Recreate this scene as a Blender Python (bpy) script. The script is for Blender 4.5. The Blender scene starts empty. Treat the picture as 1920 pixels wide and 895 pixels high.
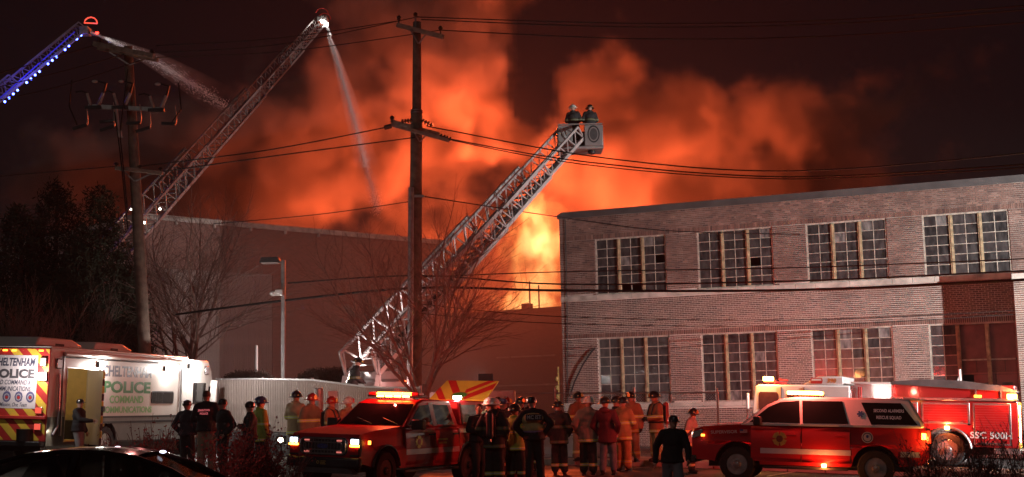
import bpy, bmesh, math, random
from mathutils import Vector, Matrix, noise as mnoise, Quaternion
random.seed(7)
sc = bpy.context.scene
COL = sc.collection
# ---------------------------------------------------------------- camera
FPX, CAMZ, ROLL = 2400.0, 1.9, -0.022
PITCH = math.atan((750 - 447.5) / FPX)
CAMR = Matrix.Rotation(math.pi / 2 + PITCH, 3, 'X') @ Matrix.Rotation(ROLL, 3, 'Z')
cam_data = bpy.data.cameras.new('camera')
cam_data.sensor_width = 36.0
cam_data.lens = 36.0 * FPX / 1920.0
cam_data.clip_end = 1000.0
cam = bpy.data.objects.new('camera', cam_data)
COL.objects.link(cam)
cam.matrix_world = Matrix.Translation((0, 0, CAMZ)) @ CAMR.to_4x4()
sc.camera = cam
# ---------------------------------------------------------------- night sky, added front fill, exposure
world = bpy.data.worlds.new('World'); sc.world = world; world.use_nodes = True
wn = world.node_tree.nodes; wl = world.node_tree.links
sky = wn.new('ShaderNodeTexSky'); sky.sky_type = 'NISHITA'; sky.sun_disc = False
sky.sun_elevation = math.radians(20.0); sky.sun_rotation = math.radians(200)
wl.new(sky.outputs[0], wn['Background'].inputs[0])
wn['Background'].inputs[1].default_value = 0.0006
fill_sun = bpy.data.lights.new('front_fill', 'SUN'); fill_sun.energy = 0.11; fill_sun.angle = math.radians(0.5); fill_sun.color = (1, .93, .85)  # dim sun lamp added as fill from behind the camera
mo = bpy.data.objects.new('front_fill', fill_sun); COL.objects.link(mo)
mo.rotation_euler = (math.radians(58), 0, math.radians(-20))
sc.view_settings.view_transform = 'Standard'; sc.view_settings.look = 'None'
sc.view_settings.exposure = 0.0; sc.view_settings.gamma = 1.0; sc.view_settings.use_curve_mapping = False
sc.render.engine = 'CYCLES'
cy = sc.cycles
cy.use_denoising = True
try: cy.denoiser = 'OPENIMAGEDENOISE'
except Exception: pass
cy.max_bounces = 6; cy.diffuse_bounces = 2; cy.glossy_bounces = 3; cy.transmission_bounces = 4; cy.transparent_max_bounces = 12
cy.volume_bounces = 0; cy.volume_max_steps = 160; cy.volume_step_rate = 3.0
cy.sample_clamp_indirect = 2.5; cy.sample_clamp_direct = 0; cy.caustics_reflective = False; cy.caustics_refractive = False
cy.use_light_tree = True

# ---------------------------------------------------------------- helpers
def at(px, py, depth):
    v = CAMR @ Vector(((px - 960) / FPX, (447.5 - py) / FPX, -1))
    return Vector((0, 0, CAMZ)) + v * (depth / v.y)
GT = [(-60,1.7),(-40,1.6),(-12,.52),(-8.2,.44),(-6.2,.34),(-4.2,.05),(-2,-.02),(0,0),(4,-.06),(7,-.18),(14,-.46),(20,-.7),(40,-1.5),(60,-1.6)]
def g(x):                                                    # the ground falls gently to the right
    x = max(-59.9, min(59.9, x))
    for (a, za), (b, zb) in zip(GT, GT[1:]):
        if x <= b: return za + (zb-za)*(x-a)/(b-a)
def foot(px, depth):
    lo, hi = 500.0, 2400.0
    for _ in range(40):
        m = (lo + hi) / 2; p = at(px, m, depth)
        if p.z > g(p.x): lo = m
        else: hi = m
    return Vector((p.x, p.y, g(p.x)))

class MB:
    def __init__(s): s.v = []; s.f = []; s.m = []
    def add(s, vs, fs, mi=0):
        o = len(s.v); s.v += [tuple(v) for v in vs]
        for f in fs: s.f.append([i + o for i in f]); s.m.append(mi)
        return s
    def box(s, x0, x1, y0, y1, z0, z1, mi=0, M=None):
        vs = [Vector((x, y, z)) for x in (x0, x1) for y in (y0, y1) for z in (z0, z1)]
        if M is not None: vs = [M @ v for v in vs]
        return s.add(vs, [(0,1,3,2),(4,6,7,5),(0,4,5,1),(2,3,7,6),(0,2,6,4),(1,5,7,3)], mi)
    def bar(s, a, b, w, h, up=(0,0,1), mi=0):
        a = Vector(a); b = Vector(b); d = (b - a).normalized(); u = Vector(up)
        if abs(d.dot(u)) > .98: u = Vector((1,0,0)) if abs(d.x) < .9 else Vector((0,1,0))
        r = d.cross(u).normalized(); u = r.cross(d).normalized()
        vs = [p + r*(w/2*i) + u*(h/2*j) for p in (a, b) for i in (-1,1) for j in (-1,1)]
        return s.add(vs, [(0,1,3,2),(4,6,7,5),(0,4,5,1),(2,3,7,6),(0,2,6,4),(1,5,7,3)], mi)
    def path(s, pts, rad, n=6, mi=0, caps=True):
        pts = [Vector(p) for p in pts]; k = len(pts)
        if not hasattr(rad, '__len__'): rad = [rad]*k
        vs = []; ref = None
        for i, p in enumerate(pts):
            d = (pts[min(i+1,k-1)] - pts[max(i-1,0)]).normalized()
            if ref is None:
                ref = d.cross(Vector((0,0,1)) if abs(d.z) < .9 else Vector((1,0,0))).normalized()
            else:
                ref = (ref - d*ref.dot(d)); ref = ref.normalized() if ref.length > 1e-6 else d.orthogonal().normalized()
            w = d.cross(ref)
            for j in range(n):
                a = 2*math.pi*j/n
                vs.append(p + (ref*math.cos(a) + w*math.sin(a))*rad[i])
        fs = [(i*n+j, i*n+(j+1)%n, (i+1)*n+(j+1)%n, (i+1)*n+j) for i in range(k-1) for j in range(n)]
        if caps: fs += [tuple(range(n))[::-1], tuple((k-1)*n+j for j in range(n))]
        return s.add(vs, fs, mi)
    def tube(s, a, b, r0, r1=None, n=8, mi=0, caps=True):
        return s.path([a, b], [r0, r0 if r1 is None else r1], n, mi, caps)
    def lathe(s, prof, n=16, M=None, mi=0, sx=1, sy=1, caps=True):
        vs = []; k = len(prof)
        for r, z in prof:
            for j in range(n):
                a = 2*math.pi*j/n; vs.append(Vector((r*math.cos(a)*sx, r*math.sin(a)*sy, z)))
        if M is not None: vs = [M @ v for v in vs]
        fs = [(i*n+j, i*n+(j+1)%n, (i+1)*n+(j+1)%n, (i+1)*n+j) for i in range(k-1) for j in range(n)]
        if caps and prof[0][0] > 1e-5: fs.append(tuple(range(n))[::-1])
        if caps and prof[-1][0] > 1e-5: fs.append(tuple((k-1)*n+j for j in range(n)))
        return s.add(vs, fs, mi)
    def ell(s, c, r, nu=12, nv=8, mi=0, M=None):
        if not hasattr(r, '__len__'): r = (r, r, r)
        pr = [(max(1e-4, math.sin(math.pi*i/nv)), -math.cos(math.pi*i/nv)) for i in range(nv+1)]
        MM = Matrix.Translation(c) @ (M.to_4x4() if M is not None else Matrix.Identity(4)) @ Matrix.Diagonal((r[0], r[1], r[2], 1))
        return s.lathe(pr, nu, MM, mi)
    def prism(s, poly, d0, d1, axis='y', mi=0, f=None):
        def mk(p, d):
            if axis == 'y': v = Vector((p[0], d, p[1]))
            elif axis == 'x': v = Vector((d, p[0], p[1]))
            else: v = Vector((p[0], p[1], d))
            return f(v) if f else v
        n = len(poly)
        vs = [mk(p, d0) for p in poly] + [mk(p, d1) for p in poly]
        fs = [(i, (i+1)%n, (i+1)%n+n, i+n) for i in range(n)] + [tuple(range(n))[::-1], tuple(range(n, 2*n))]
        return s.add(vs, fs, mi)
    def mesh(s, name, mats, angle=35):
        me = bpy.data.meshes.new(name)
        me.from_pydata(s.v, [], s.f)
        mats = mats if isinstance(mats, (list, tuple)) else [mats]
        for m in mats: me.materials.append(m)
        if len(mats) > 1: me.polygons.foreach_set('material_index', s.m)
        if angle:
            me.polygons.foreach_set('use_smooth', [True]*len(me.polygons))
            me.set_sharp_from_angle(angle=math.radians(angle))
        me.update()
        return me
    def build(s, name, mats, parent=None, bevel=0, angle=35, fix=False, loc=None):
        me = s.mesh(name, mats, angle)
        if fix:
            bm = bmesh.new(); bm.from_mesh(me); bmesh.ops.recalc_face_normals(bm, faces=bm.faces); bm.to_mesh(me); bm.free()
        o = bpy.data.objects.new(name, me); COL.objects.link(o)
        if parent is not None: o.parent = parent
        if loc is not None: o.location = loc
        if bevel:
            b = o.modifiers.new('bevel', 'BEVEL'); b.width = bevel; b.segments = 2; b.limit_method = 'ANGLE'; b.angle_limit = math.radians(30)
        return o

def tag(o, label, cat=None, group=None, kind=None):
    o['label'] = label
    if cat: o['category'] = cat
    if group: o['group'] = group
    if kind: o['kind'] = kind
    return o
def thing(name, label, cat, loc=(0,0,0), rz=0, group=None, tilt=False):
    o = bpy.data.objects.new(name, None); COL.objects.link(o); o.empty_display_size = .2
    M = Matrix.Translation(loc)
    if tilt: M = M @ Matrix.Rotation(math.atan(0.04), 4, 'Y')
    o.matrix_basis = M @ Matrix.Rotation(rz, 4, 'Z')
    return tag(o, label, cat, group)
def inst(me, name, parent, loc=(0,0,0), M=None):
    o = bpy.data.objects.new(name, me); COL.objects.link(o); o.parent = parent
    if M is not None: o.matrix_basis = M
    else: o.location = loc
    return o

# ---- materials
def nd(nt, t, **kw):
    n = nt.nodes.new(t)
    for k, v in kw.items(): setattr(n, k, v)
    return n
def M_(name, col, rough=.6, metal=0., var=.18, scale=6., bump=0., coat=0., spec=.5, bscale=None, detail=4):
    m = bpy.data.materials.new(name); m.use_nodes = True; nt = m.node_tree; b = nt.nodes['Principled BSDF']
    b.inputs['Roughness'].default_value = rough; b.inputs['Metallic'].default_value = metal
    b.inputs['Coat Weight'].default_value = coat; b.inputs['Coat Roughness'].default_value = .06
    b.inputs['Specular IOR Level'].default_value = spec
    tc = nd(nt, 'ShaderNodeTexCoord'); nz = nd(nt, 'ShaderNodeTexNoise'); nz.inputs['Scale'].default_value = scale; nz.inputs['Detail'].default_value = detail
    nt.links.new(tc.outputs['Object'], nz.inputs['Vector'])
    mx = nd(nt, 'ShaderNodeMix', data_type='RGBA')
    mx.inputs[6].default_value = tuple(max(0, c*(1-var)) for c in col) + (1,); mx.inputs[7].default_value = tuple(min(1, c*(1+var)) for c in col) + (1,)
    rp = nd(nt, 'ShaderNodeMapRange'); rp.inputs[1].default_value = .3; rp.inputs[2].default_value = .7
    nt.links.new(nz.outputs[0], rp.inputs[0]); nt.links.new(rp.outputs[0], mx.inputs[0]); nt.links.new(mx.outputs[2], b.inputs['Base Color'])
    if bump:
        n2 = nd(nt, 'ShaderNodeTexNoise'); n2.inputs['Scale'].default_value = bscale or scale*5; n2.inputs['Detail'].default_value = 5
        nt.links.new(tc.outputs['Object'], n2.inputs['Vector'])
        bp = nd(nt, 'ShaderNodeBump'); bp.inputs['Strength'].default_value = bump; bp.inputs['Distance'].default_value = .02
        nt.links.new(n2.outputs[0], bp.inputs['Height']); nt.links.new(bp.outputs[0], b.inputs['Normal'])
    return m
def E_(name, col, strength):
    m = bpy.data.materials.new(name); m.use_nodes = True; b = m.node_tree.nodes['Principled BSDF']
    b.inputs['Base Color'].default_value = (*[c*.5 for c in col], 1); b.inputs['Roughness'].default_value = .25
    b.inputs['Emission Color'].default_value = (*col, 1); b.inputs['Emission Strength'].default_value = strength
    m.cycles.emission_sampling = 'NONE'
    return m
def lamp(name, typ, loc, power, col, parent=None, radius=.1, target=None, spot=None, blend=.5):
    l = bpy.data.lights.new(name, typ); l.energy = power; l.color = col; l.shadow_soft_size = radius*.35
    if typ == 'SPOT': l.spot_size = math.radians(spot or 90); l.spot_blend = blend
    o = bpy.data.objects.new(name, l); COL.objects.link(o); o.location = loc
    if parent is not None: o.parent = parent
    if target is not None:
        o.rotation_euler = (Vector(target) - Vector(loc)).to_track_quat('-Z', 'Y').to_euler()
    return o

FONT = {}
def text(s, size, mat, parent, M, align='CENTER', bold=0., shear=0., sx=1., name='lettering', ext=.001, width=None):
    c = bpy.data.curves.new('t', 'FONT'); c.body = s; c.size = size; c.align_x = align; c.align_y = 'CENTER'
    c.extrude = ext; c.offset = bold*size; c.shear = shear; c.resolution_u = 3; c.space_line = .9
    o = bpy.data.objects.new('t', c); COL.objects.link(o)
    dg = bpy.context.evaluated_depsgraph_get(); dg.update()
    me = bpy.data.meshes.new_from_object(o.evaluated_get(dg)); bpy.data.objects.remove(o)
    if width:
        xs = [v.co.x for v in me.vertices]; w = max(xs) - min(xs); sx = width / max(w, 1e-6)
    if sx != 1: me.transform(Matrix.Diagonal((sx, 1, 1, 1)))
    me.materials.clear(); me.materials.append(mat)
    me.name = name
    return inst(me, name, parent, M=M)
# frames for lettering: x to the right of the reader, y up, z out of the face
def face_frame(o, right, up):
    r = Vector(right).normalized(); u = Vector(up).normalized(); n = r.cross(u)
    M = Matrix((r, u, n)).transposed().to_4x4(); M.translation = Vector(o); return M
# ================================================================ THE SETTING
# ---- ground: asphalt sheet, falling gently to the right
def ground_mat():
    m = bpy.data.materials.new('asphalt'); m.use_nodes = True; nt = m.node_tree; b = nt.nodes['Principled BSDF']
    tc = nd(nt, 'ShaderNodeTexCoord')
    n1 = nd(nt, 'ShaderNodeTexNoise'); n1.inputs['Scale'].default_value = .35; n1.inputs['Detail'].default_value = 6
    n2 = nd(nt, 'ShaderNodeTexNoise'); n2.inputs['Scale'].default_value = 30; n2.inputs['Detail'].default_value = 5
    for n in (n1, n2): nt.links.new(tc.outputs['Object'], n.inputs['Vector'])
    mx = nd(nt, 'ShaderNodeMix', data_type='RGBA'); mx.inputs[6].default_value = (.028,.027,.027,1); mx.inputs[7].default_value = (.075,.07,.066,1)
    ad = nd(nt, 'ShaderNodeMath', operation='MULTIPLY_ADD'); ad.inputs[1].default_value = .5; nt.links.new(n2.outputs[0], ad.inputs[0])
    md = nd(nt, 'ShaderNodeMath', operation='MULTIPLY_ADD'); md.inputs[1].default_value = .9; md.inputs[2].default_value = -.25; nt.links.new(n1.outputs[0], md.inputs[0]); nt.links.new(md.outputs[0], ad.inputs[2])
    nt.links.new(ad.outputs[0], mx.inputs[0]); nt.links.new(mx.outputs[2], b.inputs['Base Color'])
    rr = nd(nt, 'ShaderNodeMapRange'); rr.inputs[1].default_value = .35; rr.inputs[2].default_value = .62; rr.inputs[3].default_value = .42; rr.inputs[4].default_value = .85
    nt.links.new(n1.outputs[0], rr.inputs[0]); nt.links.new(rr.outputs[0], b.inputs['Roughness'])
    bp = nd(nt, 'ShaderNodeBump'); bp.inputs['Strength'].default_value = .35; bp.inputs['Distance'].default_value = .01
    nt.links.new(n2.outputs[0], bp.inputs['Height']); nt.links.new(bp.outputs[0], b.inputs['Normal'])
    return m
MAT = {}
MAT['asphalt'] = ground_mat()
mb = MB()
xs = [-400] + [a for a, _ in GT] + [400]; ys = [-60, 0, 20, 40, 60, 120, 500]; nx = len(xs)
mb.add([(x, y, g(x)) for y in ys for x in xs], [(j*nx+i, j*nx+i+1, (j+1)*nx+i+1, (j+1)*nx+i) for j in range(6) for i in range(nx-1)])
tag(mb.build('ground', MAT['asphalt'], angle=0), 'dark asphalt ground', kind='structure')

FA = Vector((2.036, 54.5, 0)); FD = Vector((.91983, -.39231, 0)); FN = Vector((-.39231, -.91983, 0)); FROT = math.atan2(FD.y, FD.x)
def street(t, off, dz=0):      # a point by its distance along the facade and in front of it
    p = FA + FD*t + FN*off; return Vector((p.x, p.y, g(p.x) + dz))
MAT['concrete'] = M_('concrete', (.34,.32,.30), .85, var=.25, scale=1.5, bump=.3)
MAT['kerb'] = M_('kerb_stone', (.42,.38,.33), .8, var=.25, scale=2.5, bump=.2)
MAT['paint'] = M_('road_paint', (.62,.6,.56), .6, var=.35, scale=9)
# pavement with a kerb in front of the fence
def strip(name, t0, t1, o0, o1, h, mat, label, n=12):
    m = MB()
    for i in range(n):
        a = t0 + (t1-t0)*i/n; b = t0 + (t1-t0)*(i+1)/n
        vs = [street(a,o0,-.3), street(b,o0,-.3), street(b,o1,-.3), street(a,o1,-.3), street(a,o0,h), street(b,o0,h), street(b,o1,h), street(a,o1,h)]
        m.add(vs, [(4,5,6,7)[::-1], (0,1,5,4)[::-1], (2,3,7,6)[::-1]])
    return tag(m.build(name, mat, angle=0, fix=True), label, kind='structure')
strip('pavement', -22, 30, 12.2, 15.4, .14, MAT['concrete'], 'concrete pavement beside the fence')
# kerb stones, one by one
ke = bpy.data.objects.new('kerb', None); COL.objects.link(ke); tag(ke, 'pale stone kerb along the pavement', kind='structure')
for i in range(26):
    t = -9 + i*1.02
    m = MB(); p = street(t, 15.5); q = street(t+1.0, 15.5)
    m.bar(p + Vector((0,0,.0)), q + Vector((0,0,.0)), .2, .36)
    m.build('kerb_stone', MAT['kerb'], ke, bevel=.015)
# painted lines across the lot
def line(a, b, w=.1, label='thin painted parking line on the asphalt'):
    m = MB(); a = Vector(a); b = Vector(b); d = (b-a).normalized(); r = Vector((-d.y, d.x, 0))*w/2
    n = 6; vs = []
    for i in range(n+1):
        p = a.lerp(b, i/n)
        for s in (-1, 1): q = p + r*s; vs.append((q.x, q.y, g(q.x) + .004))
    m.add(vs, [(2*i, 2*i+1, 2*i+3, 2*i+2)[::-1] for i in range(n)])
    return tag(m.build('parking_line', MAT['paint'], angle=0, fix=True), label, kind='structure')
def gpx(px, py):
    lo, hi = 5.0, 120.0
    for _ in range(50):
        m = (lo+hi)/2; p = at(px, py, m)
        if p.z > g(p.x): lo = m
        else: hi = m
    return p
for (a, b, c, d) in ((1062,869,1140,858), (1160,881,1260,873), (1290,874,1335,868), (1380,889,1470,876), (1440,893,1560,874), (400,868,540,872), (680,892,1000,878)):
    line(gpx(a,b), gpx(c,d))
# low retaining kerb in front of the fire engine
m = MB(); m.bar(foot(1725, 31.8) + Vector((0,0,-.02)), foot(2000, 30.8) + Vector((0,0,-.02)), .25, .34)
tag(m.build('low_kerb_wall', MAT['kerb'], bevel=.02), 'low kerb wall in front of the fire engine', kind='structure')

# ================================================================ BRICK BUILDING (right)
def brick_mat(name, per_object):
    m = bpy.data.materials.new(name); m.use_nodes = True; nt = m.node_tree; b = nt.nodes['Principled BSDF']
    if per_object: src = nd(nt, 'ShaderNodeObjectInfo').outputs['Random']
    else: src = nd(nt, 'ShaderNodeAttribute', attribute_name='tint').outputs['Fac']
    cr = nd(nt, 'ShaderNodeValToRGB'); e = cr.color_ramp.elements
    e[0].position = 0; e[0].color = (.10,.06,.055,1); e[1].position = 1; e[1].color = (.31,.19,.15,1)
    for p, c in ((.06,(.13,.082,.072)), (.3,(.165,.098,.08)), (.55,(.19,.11,.09)), (.8,(.215,.13,.107)), (.96,(.245,.155,.13))):
        x = e.new(p); x.color = (*c, 1)
    nt.links.new(src, cr.inputs[0])
    tc = nd(nt, 'ShaderNodeTexCoord'); nz = nd(nt, 'ShaderNodeTexNoise'); nz.inputs['Scale'].default_value = .9; nz.inputs['Detail'].default_value = 6
    geo = nd(nt, 'ShaderNodeNewGeometry'); nt.links.new(geo.outputs['Position'], nz.inputs['Vector'])
    mx = nd(nt, 'ShaderNodeMix', data_type='RGBA', blend_type='MULTIPLY'); mx.inputs[0].default_value = .8
    r2 = nd(nt, 'ShaderNodeValToRGB'); r2.color_ramp.elements[0].position = .3; r2.color_ramp.elements[0].color = (.5,.48,.47,1); r2.color_ramp.elements[1].position = .65; r2.color_ramp.elements[1].color = (1.1,1.08,1.05,1)
    nt.links.new(nz.outputs[0], r2.inputs[0]); nt.links.new(cr.outputs[0], mx.inputs[6]); nt.links.new(r2.outputs[0], mx.inputs[7])
    nt.links.new(mx.outputs[2], b.inputs['Base Color']); b.inputs['Roughness'].default_value = .85
    return m
MAT['brick'] = brick_mat('brick', False); MAT['brick_one'] = brick_mat('brick_single', True)
def mortar_mat():
    m = bpy.data.materials.new('mortar'); m.use_nodes = True; nt = m.node_tree; b = nt.nodes['Principled BSDF']
    tc = nd(nt, 'ShaderNodeTexCoord'); nz = nd(nt, 'ShaderNodeTexNoise'); nz.inputs['Scale'].default_value = .45; nz.inputs['Detail'].default_value = 7; nz.inputs['Roughness'].default_value = .65
    nt.links.new(tc.outputs['Object'], nz.inputs['Vector'])
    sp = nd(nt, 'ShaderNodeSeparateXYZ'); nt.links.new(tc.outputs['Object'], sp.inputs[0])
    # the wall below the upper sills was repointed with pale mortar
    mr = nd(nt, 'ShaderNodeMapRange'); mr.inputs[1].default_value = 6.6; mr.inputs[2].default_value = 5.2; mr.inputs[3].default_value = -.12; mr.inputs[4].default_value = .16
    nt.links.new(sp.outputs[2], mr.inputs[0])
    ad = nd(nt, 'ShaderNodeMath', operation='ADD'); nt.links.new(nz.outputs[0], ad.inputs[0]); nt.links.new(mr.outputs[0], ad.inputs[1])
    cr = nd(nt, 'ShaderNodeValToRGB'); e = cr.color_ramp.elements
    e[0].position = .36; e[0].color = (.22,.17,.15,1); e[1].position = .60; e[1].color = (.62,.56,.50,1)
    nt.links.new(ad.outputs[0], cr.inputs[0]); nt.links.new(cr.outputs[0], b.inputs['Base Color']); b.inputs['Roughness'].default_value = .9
    return m
MAT['mortar'] = mortar_mat()
MAT['sill'] = M_('sill_concrete', (.46,.43,.38), .85, var=.35, scale=2.2, bump=.25, detail=7)
MAT['coping'] = M_('coping_metal', (.09,.085,.085), .55, .3, var=.25, scale=1.2)
MAT['mullion'] = M_('old_painted_mullion', (.33,.25,.15), .7, var=.45, scale=5, bump=.3, detail=7)
MAT['muntin'] = M_('steel_glazing_bar', (.36,.32,.27), .6, var=.4, scale=7, detail=6)
def pane_mat(name, kind):
    m = bpy.data.materials.new(name); m.use_nodes = True; nt = m.node_tree; b = nt.nodes['Principled BSDF']
    oi = nd(nt, 'ShaderNodeObjectInfo'); tc = nd(nt, 'ShaderNodeTexCoord')
    mp = nd(nt, 'ShaderNodeMapping'); mp.inputs['Scale'].default_value = (1, 1, .35)
    ad = nd(nt, 'ShaderNodeVectorMath', operation='ADD'); sc_ = nd(nt, 'ShaderNodeVectorMath', operation='SCALE'); sc_.inputs[3].default_value = 40
    nt.links.new(oi.outputs['Random'], sc_.inputs[0]); nt.links.new(tc.outputs['Object'], mp.inputs[0]); nt.links.new(mp.outputs[0], ad.inputs[0]); nt.links.new(sc_.outputs[0], ad.inputs[1])
    nz = nd(nt, 'ShaderNodeTexNoise'); nz.inputs['Scale'].default_value = 6; nz.inputs['Detail'].default_value = 6; nt.links.new(ad.outputs[0], nz.inputs['Vector'])
    cr = nd(nt, 'ShaderNodeValToRGB'); e = cr.color_ramp.elements
    a, c = {'dark': ((.018,.017,.018), (.07,.066,.066)), 'grimy': ((.025,.023,.024), (.075,.068,.068)), 'frost': ((.05,.05,.05), (.26,.25,.24))}[kind]
    e[0].position = .35; e[0].color = (*a, 1); e[1].position = .72; e[1].color = (*c, 1)
    nt.links.new(nz.outputs[0], cr.inputs[0]); nt.links.new(cr.outputs[0], b.inputs['Base Color'])
    b.inputs['Roughness'].default_value = {'dark': .12, 'grimy': .3, 'frost': .6}[kind]; b.inputs['Specular IOR Level'].default_value = .5
    return m
MAT['p_dark'] = pane_mat('dark_glass', 'dark'); MAT['p_grimy'] = pane_mat('grimy_glass', 'grimy'); MAT['p_frost'] = pane_mat('frosted_glass', 'frost')

bb = thing('brick_building', 'two storey red brick factory building with large steel framed windows', 'building', FA, FROT)
TB, ZTOP, ZB = 23.6, 9.56, -1.1
BAYS = [(1.6 + 4.43*i, 4.7 + 4.43*i) for i in range(5)]
OPEN = [(a, b, 6.2, 8.58) for a, b in BAYS] + [(a, b, 1.64, 4.4) for a, b in BAYS[:4]]
w = MB(); D0, D1 = .012, .42
def wallbox(t0, t1, z0, z1): w.box(t0, t1, D0, D1, z0, z1)
wallbox(0, TB, 8.58, ZTOP); wallbox(0, TB, 4.4, 6.2); wallbox(0, TB, ZB, 1.64)
prev = 0
for i, (a, b) in enumerate(BAYS):
    wallbox(prev, a, 6.2, 8.58)
    wallbox(prev, a, 1.64, 4.4)
    prev = b
wallbox(prev, TB, 6.2, 8.58); wallbox(BAYS[3][1], TB, 1.64, 4.4)
# return walls and roof
w.box(.012, .42, D1, 14, ZB, ZTOP); w.box(TB-.4, TB, D1, 14, ZB, ZTOP); w.box(.42, TB-.4, 13.6, 14, ZB, ZTOP)
w.build('wall', MAT['mortar'], bb, angle=0)
m = MB(); m.box(.42, TB-.4, D1, 13.6, 9.2, 9.4); m.build('roof', MAT['coping'], bb, angle=0)
m = MB(); m.box(.43, TB-.41, D1+.9, D1+1.0, ZB, 9.19); m.box(.43, TB-.41, D1, D1+.9, 5.3, 5.4); m.build('dark_interior', M_('unlit_room_tone', (.05,.045,.045), .9), bb, angle=0)  # near-black surfaces stand in for the unlit room behind the panes
# coping with a chamfered far corner
m = MB(); m.prism([(-.06, 9.56), (-.06, 9.72), (.14, 9.83), (TB+.05, 9.83), (TB+.05, 9.56)], -.07, .5); m.build('coping', MAT['coping'], bb, angle=0)
m = MB(); m.box(0, .5, .5, 14, 9.56, 9.8); m.build('coping', MAT['coping'], bb, angle=0)
# concrete sill bands cut in lengths
def band(z0, z1, t0, t1, lens):
    t = t0; k = 0
    while t < t1 - .01:
        e = min(t1, t + lens[k % len(lens)]); k += 1
        m = MB(); m.box(t+.004, e-.004, -.055 - .006*(k % 2), .2, z0, z1); m.build('sill', MAT['sill'], bb, bevel=.008); t = e
band(6.0, 6.2, 0, TB, [1.6, .75, .8, .78, .77, 1.33])
band(1.47, 1.64, 0, BAYS[3][1]+.1, [1.6, .75, .8, .78, .77, 1.33])
# bricks: running bond, soldier courses above the windows
def blocked(t0, t1, z0, z1):
    for (a, b, c, d) in OPEN:
        if t1 > a+.002 and t0 < b-.002 and z1 > c+.002 and z0 < d-.002: return (a, b)
    if z1 > 5.99 and z0 < 6.21: return (0, 99)
    if z1 > 1.46 and z0 < 1.65 and t0 < BAYS[3][1]+.1: return (0, 99)
    return None
bricks = []
CH, BL, BH, JT = .0762, .225, .060, .015
rng = random.Random(3)
def course(z, row, tmax):
    hdr = row % 6 == 5
    L = .1065 if hdr else BL
    t = -(row % 2)*L*.5
    while t < tmax:
        a, b = max(t, .0), t + L - JT
        bl = blocked(a, b, z, z+BH)
        if bl:
            if bl[0] > a + .03: bricks.append((a, bl[0]-.004, z, z+BH))
            if bl[1] < b - .03: bricks.append((bl[1]+.004, b, z, z+BH))
        elif b - a > .02: bricks.append((a, b, z, z+BH))
        t += L
row = 0
for zs, ze in ((-.5, 1.46), (1.645, 4.395), (4.605, 5.99), (6.205, 8.575), (8.79, 9.555)):
    z = zs + .004
    while z + BH < ze + .004:
        course(z, row, 19.4 if ze > 5 else 18.3); row += 1; z += CH
for z0, z1 in ((4.405, 4.597), (8.585, 8.782)):
    t = 0.005
    while t < 19.4: bricks.append((t, t+.062, z0, z1)); t += .076
def dist(b):
    p = FA + FD*((b[0]+b[1])/2); return p.y
inview = [b for b in bricks if 14.0 < b[0] < 18.15 and b[2] > 4.6 and b[1]-b[0] > .19]
inview.sort(key=dist)
single = set(inview[:300])
w = MB(); tint = []
one = {}
for b in bricks:
    pr = -.0035 + .005*(rng.random()-.5)
    if b in single:
        key = 0
        if key not in one:
            m = MB(); m.box(-.1013, .1013, 0, .02, 0, BH); one[key] = m.mesh('brick', MAT['brick_one'], 0)
        inst(one[key], 'brick', bb, ((b[0]+b[1])/2, pr, b[2]))
        continue
    w.add([(b[0],pr,b[2]),(b[1],pr,b[2]),(b[1],pr,b[3]),(b[0],pr,b[3]),(b[0],.014,b[2]),(b[1],.014,b[2]),(b[1],.014,b[3]),(b[0],.014,b[3])],
          [(0,1,2,3),(0,4,5,1),(1,5,6,2),(2,6,7,3),(3,7,4,0)])
    r = rng.random(); tint += [r]*5
o = w.build('brickwork', MAT['brick'], bb, angle=0); o['kind'] = 'stuff'
a_ = o.data.attributes.new('tint', 'FLOAT', 'FACE'); a_.data.foreach_set('value', tint)
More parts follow.
